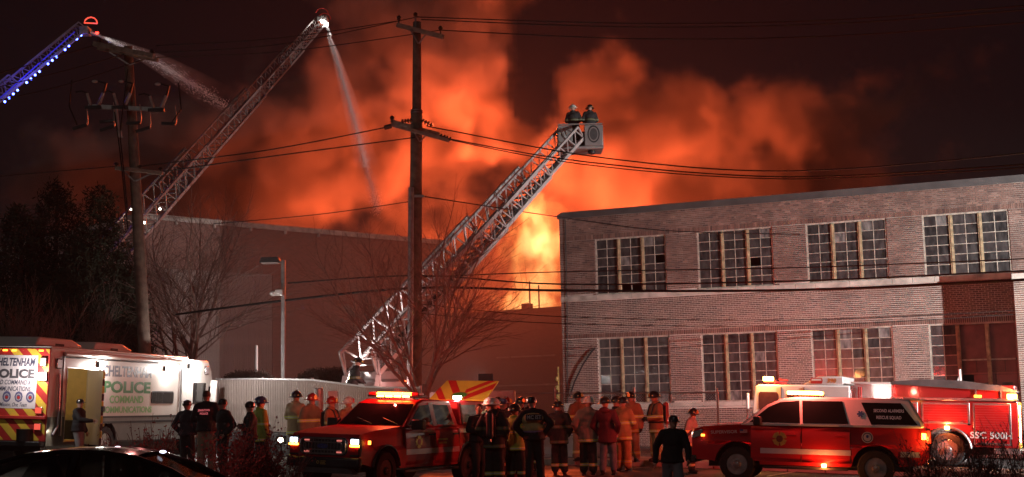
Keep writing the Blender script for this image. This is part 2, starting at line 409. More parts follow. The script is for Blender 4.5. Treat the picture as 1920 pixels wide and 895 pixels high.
# windows
pane_cache = {}
def pane(parent, x0, x1, z0, z1, y, mat, r):
    key = (round(x1-x0,3), round(z1-z0,3), mat.name)
    if key not in pane_cache:
        m = MB(); hx, hz = (x1-x0)/2, (z1-z0)/2; m.box(-hx, hx, 0, .006, -hz, hz); pane_cache[key] = m.mesh('pane', mat, 0)
    M = Matrix.Translation(((x0+x1)/2, y, (z0+z1)/2)) @ Matrix.Rotation(r.uniform(-.012,.012), 4, 'X') @ Matrix.Rotation(r.uniform(-.012,.012), 4, 'Z')
    inst(pane_cache[key], 'pane', parent, M=M)
def window(t0, t1, z0, z1, rows, r, upper, door=False):
    Y = .07
    m = MB()
    m.box(t0, t0+.06, Y-.03, Y+.06, z0, z1); m.box(t1-.06, t1, Y-.03, Y+.06, z0, z1); m.box(t0+.06, t1-.06, Y-.03, Y+.06, z1-.06, z1); m.box(t0+.06, t1-.06, Y-.03, Y+.06, z0, z0+.06)
    f = m.build('window', MAT['muntin'], bb, angle=0)
    ww = (t1-t0-.12 - 2*.15)/3
    zlo, zhi = z0+.06, z1-.06; rh = (zhi-zlo)/rows
    for k in range(3):
        a = t0+.06 + k*(ww+.15); b = a+ww
        if k < 2:
            m = MB(); m.box(b, b+.15, Y-.06, Y+.07, zlo, zhi); m.box(b+.05, b+.1, Y-.085, Y-.06, zlo, zhi)
            m.build('mullion', MAT['mullion'], f, bevel=.006)
        if door and k > 0: continue
        mid = (a+b)/2
        m = MB(); m.box(mid-.014, mid+.014, Y-.012, Y+.03, zlo, zhi); m.build('glazing_bar', MAT['muntin'], f, angle=0)
        for j in range(rows):
            zz = zlo + j*rh
            if j: m = MB(); m.box(a, b, Y-.014, Y+.028, zz-.013, zz+.013); m.build('glazing_bar', MAT['muntin'], f, angle=0)
            for x0, x1 in ((a, mid-.014), (mid+.014, b)):
                q = r.random()
                if upper: mt = MAT['p_frost'] if (q < .22 and j == rows-1) or q < .015 else (MAT['p_dark'] if q < .55 else MAT['p_grimy'])
                else: mt = MAT['p_frost'] if q < .04 or (j == 0 and q < .35) else (MAT['p_grimy'] if q < .8 else MAT['p_dark'])
                if upper and q > .985: continue
                pane(f, x0+.001, x1-.001, zz+(.0135 if j else 0), zz+rh-.0135, Y+.008, mt, r)
    return f
rw = random.Random(11)
for (a, b) in BAYS: window(a, b, 6.2, 8.58, 6, rw, True)
for i, (a, b) in enumerate(BAYS[:4]):
    f = window(a, b, 1.64, 4.4, 7, rw, False, door=(i == 3))
# boarded bay with double door in the shaded right hand opening
a, b = BAYS[3]; k0 = a + .06 + (b-a-.42)/3 + .16
MAT['board'] = M_('maroon_board', (.16,.06,.055), .7, var=.25, scale=3)
MAT['door'] = M_('maroon_door', (.24,.08,.075), .5, var=.15, scale=3)
m = MB(); m.box(k0, b-.061, .2, .24, 3.05, 4.33); m.build('panel', MAT['board'], bb, angle=0)
m = MB(); m.box(k0, b-.1, .12, .2, 2.98, 3.04); m.build('ledge', MAT['muntin'], bb, angle=0)
for i in range(4):
    x0 = k0 + i*.5; m = MB(); m.box(x0+.01, min(x0+.49, b-.07), .2, .24, 2.55, 2.97); m.build('panel', MAT['board'], bb, angle=0)
m = MB(); m.box(k0, b-.07, .19, .25, 2.46, 2.54); m.build('lintel', MAT['door'], bb, angle=0)
for i in range(2):
    x0 = k0 + .38 + i*.78; m = MB(); m.box(x0, x0+.76, .2, .25, 1.64, 2.45); d = m.build('door', MAT['door'], bb, bevel=.01)
    m = MB(); m.box(x0+.2, x0+.56, .19, .2, 1.7, 2.15); m.build('door_pane', MAT['p_grimy'], d, angle=0)
    m = MB(); m.tube((x0+(.68 if i == 0 else .08), .17, 1.75), (x0+(.68 if i == 0 else .08), .17, 2.0), .015); m.build('handle', MAT['muntin'], d)
# projecting brick porch beyond the last bay: it throws the shade on the fourth bay
pm = MB(); T0 = BAYS[3][1] + .06
pm.box(T0+.012, T0+4.4, -2.2+.012, .0, ZB, 5.75); pm.build('porch_wall', MAT['mortar'], bb, angle=0)
m = MB(); m.box(T0-.04, T0+4.5, -2.26, -.06, 5.75, 5.97); m.build('porch_coping', MAT['sill'], bb, bevel=.01)
pw = MB(); tint = []
z = ZB; row = 0
while z < 5.68:
    t = T0 - (row % 2)*BL/2
    while t < T0 + 2.6:
        x0, x1 = max(t, T0), t+BL-JT
        if x1 - x0 > .03:
            pr = -2.2 - .0035 + .004*(rng.random()-.5); yb = -2.2+.014
            pw.add([(x0,pr,z),(x1,pr,z),(x1,pr,z+BH),(x0,pr,z+BH),(x0,yb,z),(x1,yb,z),(x1,yb,z+BH),(x0,yb,z+BH)], [(0,1,2,3),(0,4,5,1),(1,5,6,2),(2,6,7,3),(3,7,4,0)]); tint += [rng.random()]*5
        t += BL
    z += CH; row += 1
o = pw.build('porch_brickwork', MAT['brick'], bb, angle=0); o['kind'] = 'stuff'
a_ = o.data.attributes.new('tint', 'FLOAT', 'FACE'); a_.data.foreach_set('value', tint)
# conduit and downpipe near the far corner
MAT['black_metal'] = M_('black_metal', (.03,.03,.032), .5, .4, var=.2)
m = MB(); m.path([(.3,-.04,9.5),(.28,-.04,5.8),(.25,-.04,4.4),(.2,-.04,1.7)], .016, 6); m.build('conduit', MAT['black_metal'], bb)
m = MB(); m.path([(.3,-.06,2.0),(.55,-.12,2.6),(.95,-.14,3.3),(1.35,-.1,3.85),(1.5,-.07,3.98)], .035, 8); m.build('cable', MAT['black_metal'], bb)

# ================================================================ FAR BUILDINGS
MAT['far_brick'] = M_('far_brick', (.22,.12,.10), .9, var=.3, scale=1.2)
def far_brick_mat():
    m = bpy.data.materials.new('far_brick_wall'); m.use_nodes = True; nt = m.node_tree; b = nt.nodes['Principled BSDF']
    tc = nd(nt, 'ShaderNodeTexCoord'); br = nd(nt, 'ShaderNodeTexBrick')
    sx = nd(nt, 'ShaderNodeSeparateXYZ'); cx = nd(nt, 'ShaderNodeCombineXYZ'); nt.links.new(tc.outputs['Object'], sx.inputs[0]); nt.links.new(sx.outputs[0], cx.inputs[0]); nt.links.new(sx.outputs[2], cx.inputs[1])
    nt.links.new(cx.outputs[0], br.inputs['Vector']); br.inputs['Color1'].default_value = (.24,.11,.085,1); br.inputs['Color2'].default_value = (.15,.075,.06,1); br.inputs['Mortar'].default_value = (.36,.3,.26,1)
    br.inputs['Scale'].default_value = 1; br.inputs['Brick Width'].default_value = .22; br.inputs['Row Height'].default_value = .075; br.inputs['Mortar Size'].default_value = .008
    nt.links.new(br.outputs[0], b.inputs['Base Color']); b.inputs['Roughness'].default_value = .9; return m
MAT['far_wall'] = far_brick_mat()
p0 = at(262, 400, 70); p1 = at(700, 440, 81)
fb = thing('far_factory', 'large brick hall fading into smoke behind the leafless tree', 'building', (p0.x, p0.y, 0), math.atan2(p1.y-p0.y, p1.x-p0.x))
L = math.hypot(p1.x-p0.x, p1.y-p0.y)
def holed(o_, x0, x1, z0, z1, ax0, ax1, az0, az1, y0, y1):
    o_.box(x0, ax0, y0, y1, z0, z1); o_.box(ax1, x1, y0, y1, z0, z1); o_.box(ax0, ax1, y0, y1, z0, az0); o_.box(ax0, ax1, y0, y1, az1, z1)
m = MB(); holed(m, 0, L+6, -.5, 12.3, 1.5, 8.6, 3.2, 9.6, 0, .4); m.box(0, .4, .4, 20, -.5, 12.3); m.build('wall', MAT['far_wall'], fb, angle=0)
m = MB(); m.box(-.1, L+6.1, -.1, .55, 12.3, 12.6); m.box(-.1, .55, .55, 20, 12.3, 12.6); m.build('coping', MAT['sill'], fb, angle=0)
m = MB(); m.box(.4, L+6, .4, 20, 11.6, 11.8); m.build('roof', MAT['coping'], fb, angle=0)
MAT['siding'] = M_('pale_siding', (.36,.30,.27), .8, var=.15, scale=1.5)
sm = MB(); sm.box(-.115, .115, .08, .14, 3.2, 9.6); sm.box(-.03, .03, .05, .08, 3.2, 9.6); sm = sm.mesh('siding_panel', MAT['siding'], 0)
for i in range(29): inst(sm, 'siding_panel', fb, (1.5 + .1225 + i*.2448, 0, 0))
m = MB(); m.box(1.5, 8.6, .15, .3, 3.2, 9.6); m.build('panel_backing', MAT['siding'], fb, angle=0)
for i in range(5): m = MB(); m.tube((2.2+2.4*i, -.12, 12.1), (2.2+2.4*i, -.12, 12.35), .09); m.build('vent', MAT['sill'], fb)
# burning hall behind the gap
q0 = at(860, 620, 84); q1 = at(1120, 585, 78)
bh = thing('burning_hall', 'low factory wing on fire behind the gap between buildings', 'building', (q0.x, q0.y, 0), math.atan2(q1.y-q0.y, q1.x-q0.x))
L2 = math.hypot(q1.x-q0.x, q1.y-q0.y) + 8
m = MB(); m.box(-6, L2, 0, .4, -1.5, 7.3); m.build('wall', MAT['far_wall'], bh, angle=0)
m = MB(); m.box(-6.1, L2, -.14, .5, 7.3, 7.6); m.build('coping', MAT['coping'], bh, angle=0)
m = MB(); m.box(-6, L2, .4, 9, 6.9, 7.1); m.build('roof', MAT['coping'], bh, angle=0)
for i in range(4): m = MB(); m.box(3.1 + i*1.15, 4.15 + i*1.15, -.2, -.01, 4.55, 4.64); m.build('ledge', MAT['sill'], bh, angle=0)
m = MB(); m.box(-3, L2, -.16, -.01, 2.75, 2.86); m.build('ledge', MAT['sill'], bh, angle=0)
for x, h in ((5.2, 1.8), (5.9, 1.5)): m = MB(); m.tube((x, .7, 7.0), (x, .7, 7.6+h), .05); m.build('vent_pipe', MAT['coping'], bh)
m = MB(); m.box(4.6, 5.1, .6, 1.2, 7.1, 8.0); m.build('roof_hatch', MAT['coping'], bh, angle=0)

# ================================================================ SMOKE, FLAMES, HAZE
def volume_object(name, mn, mx, res, density_fn, mat, label, step=0):
    ng = bpy.data.node_groups.new(name + '_field', 'GeometryNodeTree')
    ng.interface.new_socket('Geometry', in_out='INPUT', socket_type='NodeSocketGeometry')
    ng.interface.new_socket('Geometry', in_out='OUTPUT', socket_type='NodeSocketGeometry')
    out = ng.nodes.new('NodeGroupOutput'); vc = ng.nodes.new('GeometryNodeVolumeCube')
    vc.inputs['Min'].default_value = mn; vc.inputs['Max'].default_value = mx
    for k, r in zip('XYZ', res): vc.inputs['Resolution ' + k].default_value = r
    vc.inputs['Background'].default_value = 0
    ng.links.new(density_fn(ng), vc.inputs['Density'])
    sm_ = ng.nodes.new('GeometryNodeSetMaterial'); sm_.inputs['Material'].default_value = mat
    ng.links.new(vc.outputs[0], sm_.inputs[0]); ng.links.new(sm_.outputs[0], out.inputs[0])
    v = bpy.data.volumes.new(name); v.materials.append(mat)
    o = bpy.data.objects.new(name, v); COL.objects.link(o)
    md = o.modifiers.new('field', 'NODES'); md.node_group = ng
    if step: v.render.step_size = step
    return tag(o, label, kind='stuff')
class NG:      # a few shorthands for field arithmetic
    def __init__(s, ng): s.ng = ng
    def val(s, sock, v):
        if isinstance(v, (int, float)): sock.default_value = v
        else: s.ng.links.new(v, sock)
    def math(s, op, a, b=None, c=None, clamp=False):
        n = s.ng.nodes.new('ShaderNodeMath'); n.operation = op; n.use_clamp = clamp; s.val(n.inputs[0], a)
        if b is not None: s.val(n.inputs[1], b)
        if c is not None: s.val(n.inputs[2], c)
        return n.outputs[0]
    def pos(s): return s.ng.nodes.new('GeometryNodeInputPosition').outputs[0]
    def noise(s, vec, scale, detail, rough=.5, dist=0):
        n = s.ng.nodes.new('ShaderNodeTexNoise'); n.inputs['Scale'].default_value = scale; n.inputs['Detail'].default_value = detail
        n.inputs['Roughness'].default_value = rough; n.inputs['Distortion'].default_value = dist; s.ng.links.new(vec, n.inputs['Vector']); return n.outputs[0]
    def warp(s, vec, scale, amp):
        n = s.ng.nodes.new('ShaderNodeTexNoise'); n.inputs['Scale'].default_value = scale; n.inputs['Detail'].default_value = 2; s.ng.links.new(vec, n.inputs['Vector'])
        a = s.ng.nodes.new('ShaderNodeVectorMath'); a.operation = 'SUBTRACT'; s.ng.links.new(n.outputs[1], a.inputs[0]); a.inputs[1].default_value = (.5,.5,.5)
        b = s.ng.nodes.new('ShaderNodeVectorMath'); b.operation = 'MULTIPLY_ADD'; s.ng.links.new(a.outputs[0], b.inputs[0]); b.inputs[1].default_value = (amp,amp,amp); s.ng.links.new(vec, b.inputs[2]); return b.outputs[0]
    def blob(s, vec, c, r, soft=1.0):      # 1 at the centre, falling to 0 at the ellipsoid's edge
        a = s.ng.nodes.new('ShaderNodeVectorMath'); a.operation = 'SUBTRACT'; s.ng.links.new(vec, a.inputs[0]); a.inputs[1].default_value = c
        b = s.ng.nodes.new('ShaderNodeVectorMath'); b.operation = 'DIVIDE'; s.ng.links.new(a.outputs[0], b.inputs[0]); b.inputs[1].default_value = r
        l = s.ng.nodes.new('ShaderNodeVectorMath'); l.operation = 'LENGTH'; s.ng.links.new(b.outputs[0], l.inputs[0])
        return s.math('SUBTRACT', 1, l.outputs['Value'])
def W(px, py, d): p = at(px, py, d); return (p.x, p.y, p.z)
def smoke_field(ng):
    n = NG(ng); p = n.pos(); q = n.warp(p, .10, 5.0)
    d = 95
    blobs = [ (W(850,200,106), (13,10,10.5)), (W(690,270,106), (10,10,8)), (W(1130,240,104), (7.2,8,9.5)), (W(1120,380,103), (8,7,7.5)), (W(890,30,108), (7,9,7)), (W(850,430,108), (11,6,6)),
              (W(520,330,107), (12,10,9)), (W(1320,260,106), (11,9,9)), (W(1240,380,107), (10,7,6)), (W(280,380,108), (12,9,8)), (W(740,60,108), (7,8,6)), (W(1540,220,107), (13,9,9)), (W(1480,350,108), (10,7,6)), (W(420,200,108), (11,8,8)) ]
    acc = None
    for c, r in blobs:
        b = n.blob(q, c, r)
        acc = b if acc is None else n.math('SMOOTH_MAX', acc, b, .25)
    # the dark rift between the columns, hollows carved around the fire lamps, emptied corners
    for c, r in ((W(1000,150,102), (2.6,12,5.2)), (W(1060,20,102), (5.0,16,4.8)), (W(975,240,99), (2.4,6,2.4)), (W(1000,500,96), (5,5,5)), (W(870,390,96), (4.5,5,4.5)), (W(1110,380,96), (4,5,4)), (W(1300,350,97), (3.5,5,3.5)), (W(930,240,94), (3,4,3)), (W(1500,40,104), (16,16,8)), (W(250,60,104), (18,14,9))):
        gb = n.math('MAXIMUM', n.blob(q, c, r), 0); acc = n.math('MULTIPLY_ADD', gb, -1.6, acc)
    nz = n.noise(q, .15, 7, .62); nz2 = n.noise(p, .05, 3, .5)
    e = n.math('MULTIPLY_ADD', n.math('SUBTRACT', nz, .5), 3.4, acc)
    e = n.math('MULTIPLY_ADD', n.math('SUBTRACT', nz2, .5), 1.2, e)
    mr = ng.nodes.new('ShaderNodeMapRange'); mr.interpolation_type = 'SMOOTHSTEP'; ng.links.new(e, mr.inputs[0])
    mr.inputs[1].default_value = .12; mr.inputs[2].default_value = .66; mr.inputs[3].default_value = 0; mr.inputs[4].default_value = .34
    core = mr.outputs[0]
    # a thin low layer of drifting smoke behind the yard
    z = ng.nodes.new('ShaderNodeSeparateXYZ'); ng.links.new(p, z.inputs[0])
    low = n.math('MULTIPLY', n.math('MAXIMUM', n.math('SUBTRACT', 1, n.math('DIVIDE', z.outputs[2], 13.0)), 0), .03)
    gap = n.math('MULTIPLY', n.math('MAXIMUM', n.blob(p, W(985,640,79), (11,8,8)), 0), .035)
    return n.math('ADD', n.math('ADD', core, low), gap)
def smoke_mat():
    m = bpy.data.materials.new('smoke'); m.use_nodes = True; nt = m.node_tree; nt.nodes.remove(nt.nodes['Principled BSDF'])
    v = nd(nt, 'ShaderNodeVolumePrincipled'); v.inputs['Color'].default_value = (.62,.58,.56,1); v.inputs['Density'].default_value = 1.0; v.inputs['Anisotropy'].default_value = .15
    nt.links.new(v.outputs[0], nt.nodes['Material Output'].inputs['Volume']); return m
volume_object('smoke', (-58, 60, -2), (54, 122, 48), (250, 138, 112), smoke_field, smoke_mat(), 'thick smoke plume glowing orange above the burning hall', step=1.5)
def flame_field(ng):
    n = NG(ng); p = n.pos(); q = n.warp(p, .5, 1.6)
    a = n.blob(q, W(1005,470,91), (2.5,2.0,4.4)); b = n.blob(q, W(990,575,91), (2.6,2.0,1.5)); c = n.blob(q, W(1030,480,91), (2.2,2,3.4))
    acc = n.math('SMOOTH_MAX', n.math('SMOOTH_MAX', a, b, .2), c, .2)
    mp = ng.nodes.new('ShaderNodeVectorMath'); mp.operation = 'MULTIPLY'; ng.links.new(q, mp.inputs[0]); mp.inputs[1].default_value = (1,1,.6)
    e = n.math('MULTIPLY_ADD', n.math('SUBTRACT', n.noise(mp.outputs[0], .8, 6, .62), .5), 3.6, acc)
    return n.math('MINIMUM', n.math('MAXIMUM', n.math('SUBTRACT', e, .05), 0), 1.3)
def flame_mat():
    m = bpy.data.materials.new('flame'); m.use_nodes = True; nt = m.node_tree; nt.nodes.remove(nt.nodes['Principled BSDF'])
    at_ = nd(nt, 'ShaderNodeAttribute', attribute_name='density'); cr = nd(nt, 'ShaderNodeValToRGB'); e = cr.color_ramp.elements
    e[0].position = 0; e[0].color = (1,.16,.03,1); e[1].position = .8; e[1].color = (1,.62,.2,1); x = e.new(.3); x.color = (1,.36,.08,1)
    nt.links.new(at_.outputs['Fac'], cr.inputs[0])
    em = nd(nt, 'ShaderNodeEmission'); nt.links.new(cr.outputs[0], em.inputs[0])
    mu = nd(nt, 'ShaderNodeMath', operation='MULTIPLY'); mu.inputs[1].default_value = FLAME; nt.links.new(at_.outputs['Fac'], mu.inputs[0]); nt.links.new(mu.outputs[0], em.inputs[1])
    nt.links.new(em.outputs[0], nt.nodes['Material Output'].inputs['Volume']); return m
FLAME = 1.1
volume_object('flames', tuple(Vector(W(915,640,91)) - Vector((0,3,0))), tuple(Vector(W(1075,360,91)) + Vector((0,3,0))), (64, 40, 96), flame_field, flame_mat(), 'bright yellow flames rising behind the corner of the brick building', step=.25)
FC = (1, .115, .03)
for (px, py, d, pw_) in ((1000,520,96,7500), (870,380,96,19000), (1110,380,96,8500), (1320,340,97,9000), (930,240,94,15000), (600,475,100,4500)):
    lamp('fire_fill_light', 'POINT', W(px, py, d), pw_, FC, radius=1.2)  # lamps for the flames, plus floating ones added to brighten the smoke

hz = MB(); hz.box(-62, 62, -8, 124, -4, 49)
hzm = bpy.data.materials.new('haze_air'); hzm.use_nodes = True; nt = hzm.node_tree; nt.nodes.remove(nt.nodes['Principled BSDF'])
v = nd(nt, 'ShaderNodeVolumePrincipled'); v.inputs['Color'].default_value = (.9,.88,.87,1); v.inputs['Density'].default_value = .0004; v.inputs['Anisotropy'].default_value = .3
nt.links.new(v.outputs[0], nt.nodes['Material Output'].inputs['Volume'])
tag(hz.build('haze', hzm, angle=0), 'thin smoky haze hanging in the night air', kind='stuff')
# ================================================================ VEHICLES  (x forward, y left, z up)
MAT['red'] = M_('red_paint', (.38,.008,.016), .45, .0, var=.06, scale=1.5, coat=.25, bump=.02, bscale=1.2, spec=.3)
MAT['engine_red'] = M_('engine_red_paint', (.40,.014,.016), .3, 0, var=.08, scale=1.5, coat=.8)
MAT['white'] = M_('white_paint', (.74,.72,.70), .35, 0, var=.06, scale=2, coat=.5)
MAT['chrome'] = M_('chrome', (.62,.62,.64), .16, 1., var=.1, scale=4)
MAT['alu'] = M_('brushed_aluminium', (.5,.5,.51), .38, 1., var=.2, scale=5)
MAT['rubber'] = M_('tyre_rubber', (.018,.018,.018), .85, var=.3, scale=9, bump=.3)
MAT['blackp'] = M_('black_plastic', (.016,.016,.018), .5, var=.2, scale=8)
MAT['black_paint'] = M_('black_paint', (.006,.006,.007), .15, 0, var=.1, coat=1.)
MAT['glass'] = M_('tinted_glass', (.010,.010,.011), .04, 0, var=.3, scale=2, spec=.7)
MAT['stripe'] = M_('reflective_stripe', (.58,.52,.55), .4, .2, var=.12, scale=3)
MAT['gold'] = M_('gold_leaf', (.55,.36,.10), .4, .5, var=.2)
MAT['yel'] = M_('reflective_yellow', (.78,.50,.06), .45, var=.12, scale=3)
MAT['lime'] = M_('reflective_lime', (.62,.66,.08), .45, var=.12, scale=3)
MAT['chev_red'] = M_('reflective_red', (.50,.035,.03), .45, var=.12, scale=3)
MAT['blue'] = M_('blue_enamel', (.03,.05,.22), .4)
MAT['steel'] = M_('painted_steel_wheel', (.30,.28,.28), .4, .7, var=.25, scale=9)
MAT['grey_paint'] = M_('grey_paint', (.20,.205,.20), .4, 0, var=.1, coat=.4)
MAT['dkgrey'] = M_('dark_grey', (.05,.05,.052), .6)
MAT['seat'] = M_('seat_fabric', (.03,.028,.028), .9)
L_AMB = E_('amber_lamp', (1,.42,.04), 16); L_YEL = E_('yellow_beacon', (1,.66,.10), 30); L_WHT = E_('white_lamp', (1,.95,.88), 30)
L_RED = E_('red_lamp', (1,.03,.02), 8); L_HEAD = E_('headlight_glass', (.78,.86,1), 10); L_ORG = E_('orange_marker', (1,.30,.03), 7)
L_BLU = E_('blue_led', (.06,.10,1), 22); L_WARM = E_('warm_white_lamp', (1,.85,.66), 24)

def arch(cx, r, z0, n=9):        # arch points walked from rear to front
    a0 = math.asin(max(-1, min(1, (z0-.42)/r)))
    return [(cx - r*math.cos(a0 + (math.pi-2*a0)*i/n), .42 + r*math.sin(a0 + (math.pi-2*a0)*i/n)) for i in range(n+1)]
def wheel(parent, x, y, r, wd, style='steel', zc=None):
    s = 1 if y > 0 else -1; zc = r if zc is None else zc
    M = Matrix.Translation((x, y, zc)) @ Matrix.Rotation(-s*math.pi/2, 4, 'X')
    m = MB(); rr = r*.62
    m.lathe([(rr*.9,-wd/2),(rr,-wd/2),(r*.93,-wd/2),(r*.985,-wd/2+.03),(r,-wd*.2),(r,wd*.2),(r*.985,wd/2-.03),(r*.93,wd/2),(rr,wd/2),(rr*.97,wd/2-.04),(rr*.9,wd/2-.06)], 28, M)
    t = m.build('wheel', MAT['rubber'], parent)
    m = MB(); h = wd/2
    m.lathe([(rr*.98,h-.02),(rr*.93,h-.01),(rr*.86,h-.05),(rr*.60,h-.07),(rr*.34,h-.02),(rr*.28,h+.015),(rr*.16,h+.03),(.001,h+.03)], 24, M)
    for i in range(8):
        a = 2*math.pi*i/8; c = Vector((math.cos(a), math.sin(a), 0)); u = Vector((-math.sin(a), math.cos(a), 0))
        vs = [M @ (c*rr*q + u*k + Vector((0,0,h-z))) for q, k, z in ((.36,-.03,.015),(.36,.03,.015),(.9,.05,.03),(.9,-.05,.03))]
        m.add(vs, [(0,1,2,3)])
        m.tube(M @ (c*rr*.24 + Vector((0,0,h+.01))), M @ (c*rr*.24 + Vector((0,0,h+.035))), .018, n=6)
    m.build('rim', MAT['steel'] if style == 'steel' else MAT['blackp'], t, fix=True)
    return t
def onside(poly, s, yf, th=.006, off=.0, base=0):
    m = MB(); n = len(poly)
    vs = [(x, s*(yf(z)+off+base), z) for x, z in poly] + [(x, s*(yf(z)+off+th), z) for x, z in poly]
    m.add(vs, [(i,(i+1)%n,(i+1)%n+n,i+n) for i in range(n)] + [tuple(range(n)), tuple(range(n,2*n))]); return m
def rounded(x0, x1, z0, z1, r=.06, n=3):
    pts = []
    for cx, cz, a in ((x1-r,z1-r,0),(x0+r,z1-r,90),(x0+r,z0+r,180),(x1-r,z0+r,270)):
        for i in range(n+1): t = math.radians(a + 90*i/n); pts.append((cx+r*math.cos(t), cz+r*math.sin(t)))
    return pts
def slab(p, n, off, th):        # polygon lifted off along its normal
    p = [Vector(q) for q in p]; n = Vector(n).normalized(); k = len(p); m = MB()
    m.add([q+n*off for q in p] + [q+n*(off+th) for q in p], [(i,(i+1)%k,(i+1)%k+k,i+k) for i in range(k)] + [tuple(range(k)), tuple(range(k,2*k))]); return m
def disc(parent, name, mat, M, r, ry=None, th=.004, n=24, inner=0):
    m = MB(); pr = [(r,0),(r,th),(max(inner,.0005),th)]; m.lathe(pr, n, M @ Matrix.Diagonal((1,(ry or r)/r,1,1)), caps=False)
    return m.build(name, mat, parent, fix=True)
def cross_badge(parent, M, r, mats):       # maltese cross badge
    m = MB(); pts = []
    for i in range(4):
        a = math.pi/2*i
        for da, q in ((-.62,1.0),(-.3,.93),(0,1.0),(.3,.93),(.62,1.0),(math.pi/4,.42)): pts.append((r*q*math.cos(a+da), r*q*math.sin(a+da)))
    m.prism(pts, 0, .004, 'z'); m.v = [tuple(M @ Vector(v)) for v in m.v]; b = m.build('badge', mats[0], parent, fix=True)
    disc(b, 'badge_centre', mats[1], M @ Matrix.Translation((0,0,.004)), r*.45)
    return b

CURV = lambda z: 1 - .045*((z-.80)/.5)**2
def curved(o):          # slice a flat sided body into strips and give its sides a gentle barrel curve
    bm = bmesh.new(); bm.from_mesh(o.data)
    for z in [.52+.085*i for i in range(11)]: bmesh.ops.bisect_plane(bm, geom=bm.verts[:]+bm.edges[:]+bm.faces[:], plane_co=(0,0,z), plane_no=(0,0,1), dist=1e-5)
    for x in (-2.4,-2,-1,0,1,2,2.3,2.6): bmesh.ops.bisect_plane(bm, geom=bm.verts[:]+bm.edges[:]+bm.faces[:], plane_co=(x,0,0), plane_no=(1,0,0), dist=1e-5)
    for v in bm.verts: v.co.y *= CURV(v.co.z)
    bm.to_mesh(o.data); bm.free(); o.data.polygons.foreach_set('use_smooth', [True]*len(o.data.polygons)); o.data.set_sharp_from_angle(angle=math.radians(35)); return o
# ---------------------------------------------------------------- red pickup truck
def doorskin(t, x0, x1, z0, z1, s, H):
    m = MB(); n = 8
    for i in range(n):
        a, b = z0+(z1-z0)*i/n, z0+(z1-z0)*(i+1)/n
        m.add([(x0,s*(H*CURV(a)+.005),a),(x1,s*(H*CURV(a)+.005),a),(x1,s*(H*CURV(b)+.005),b),(x0,s*(H*CURV(b)+.005),b)], [(0,1,2,3)])
    for xx in (x0,x1): m.add([(xx,s*(H*CURV(z0)-.01),z0),(xx,s*(H*CURV(z0)+.005),z0),(xx,s*(H*CURV(z1)+.005),z1),(xx,s*(H*CURV(z1)-.01),z1)], [(0,1,2,3)])
    bm_ = m; o = bm_.build('door', MAT['red'], t)
    b2 = bmesh.new(); b2.from_mesh(o.data); bmesh.ops.remove_doubles(b2, verts=b2.verts, dist=1e-4); bmesh.ops.recalc_face_normals(b2, faces=b2.faces); b2.to_mesh(o.data); b2.free()
    g_ = MB(); g_.box(x1-.006,x1+.006,*sorted((s*(H*.97),s*(H+.001))),z0,z1-.1); g_.build('door_gap', MAT['blackp'], o)
    return o
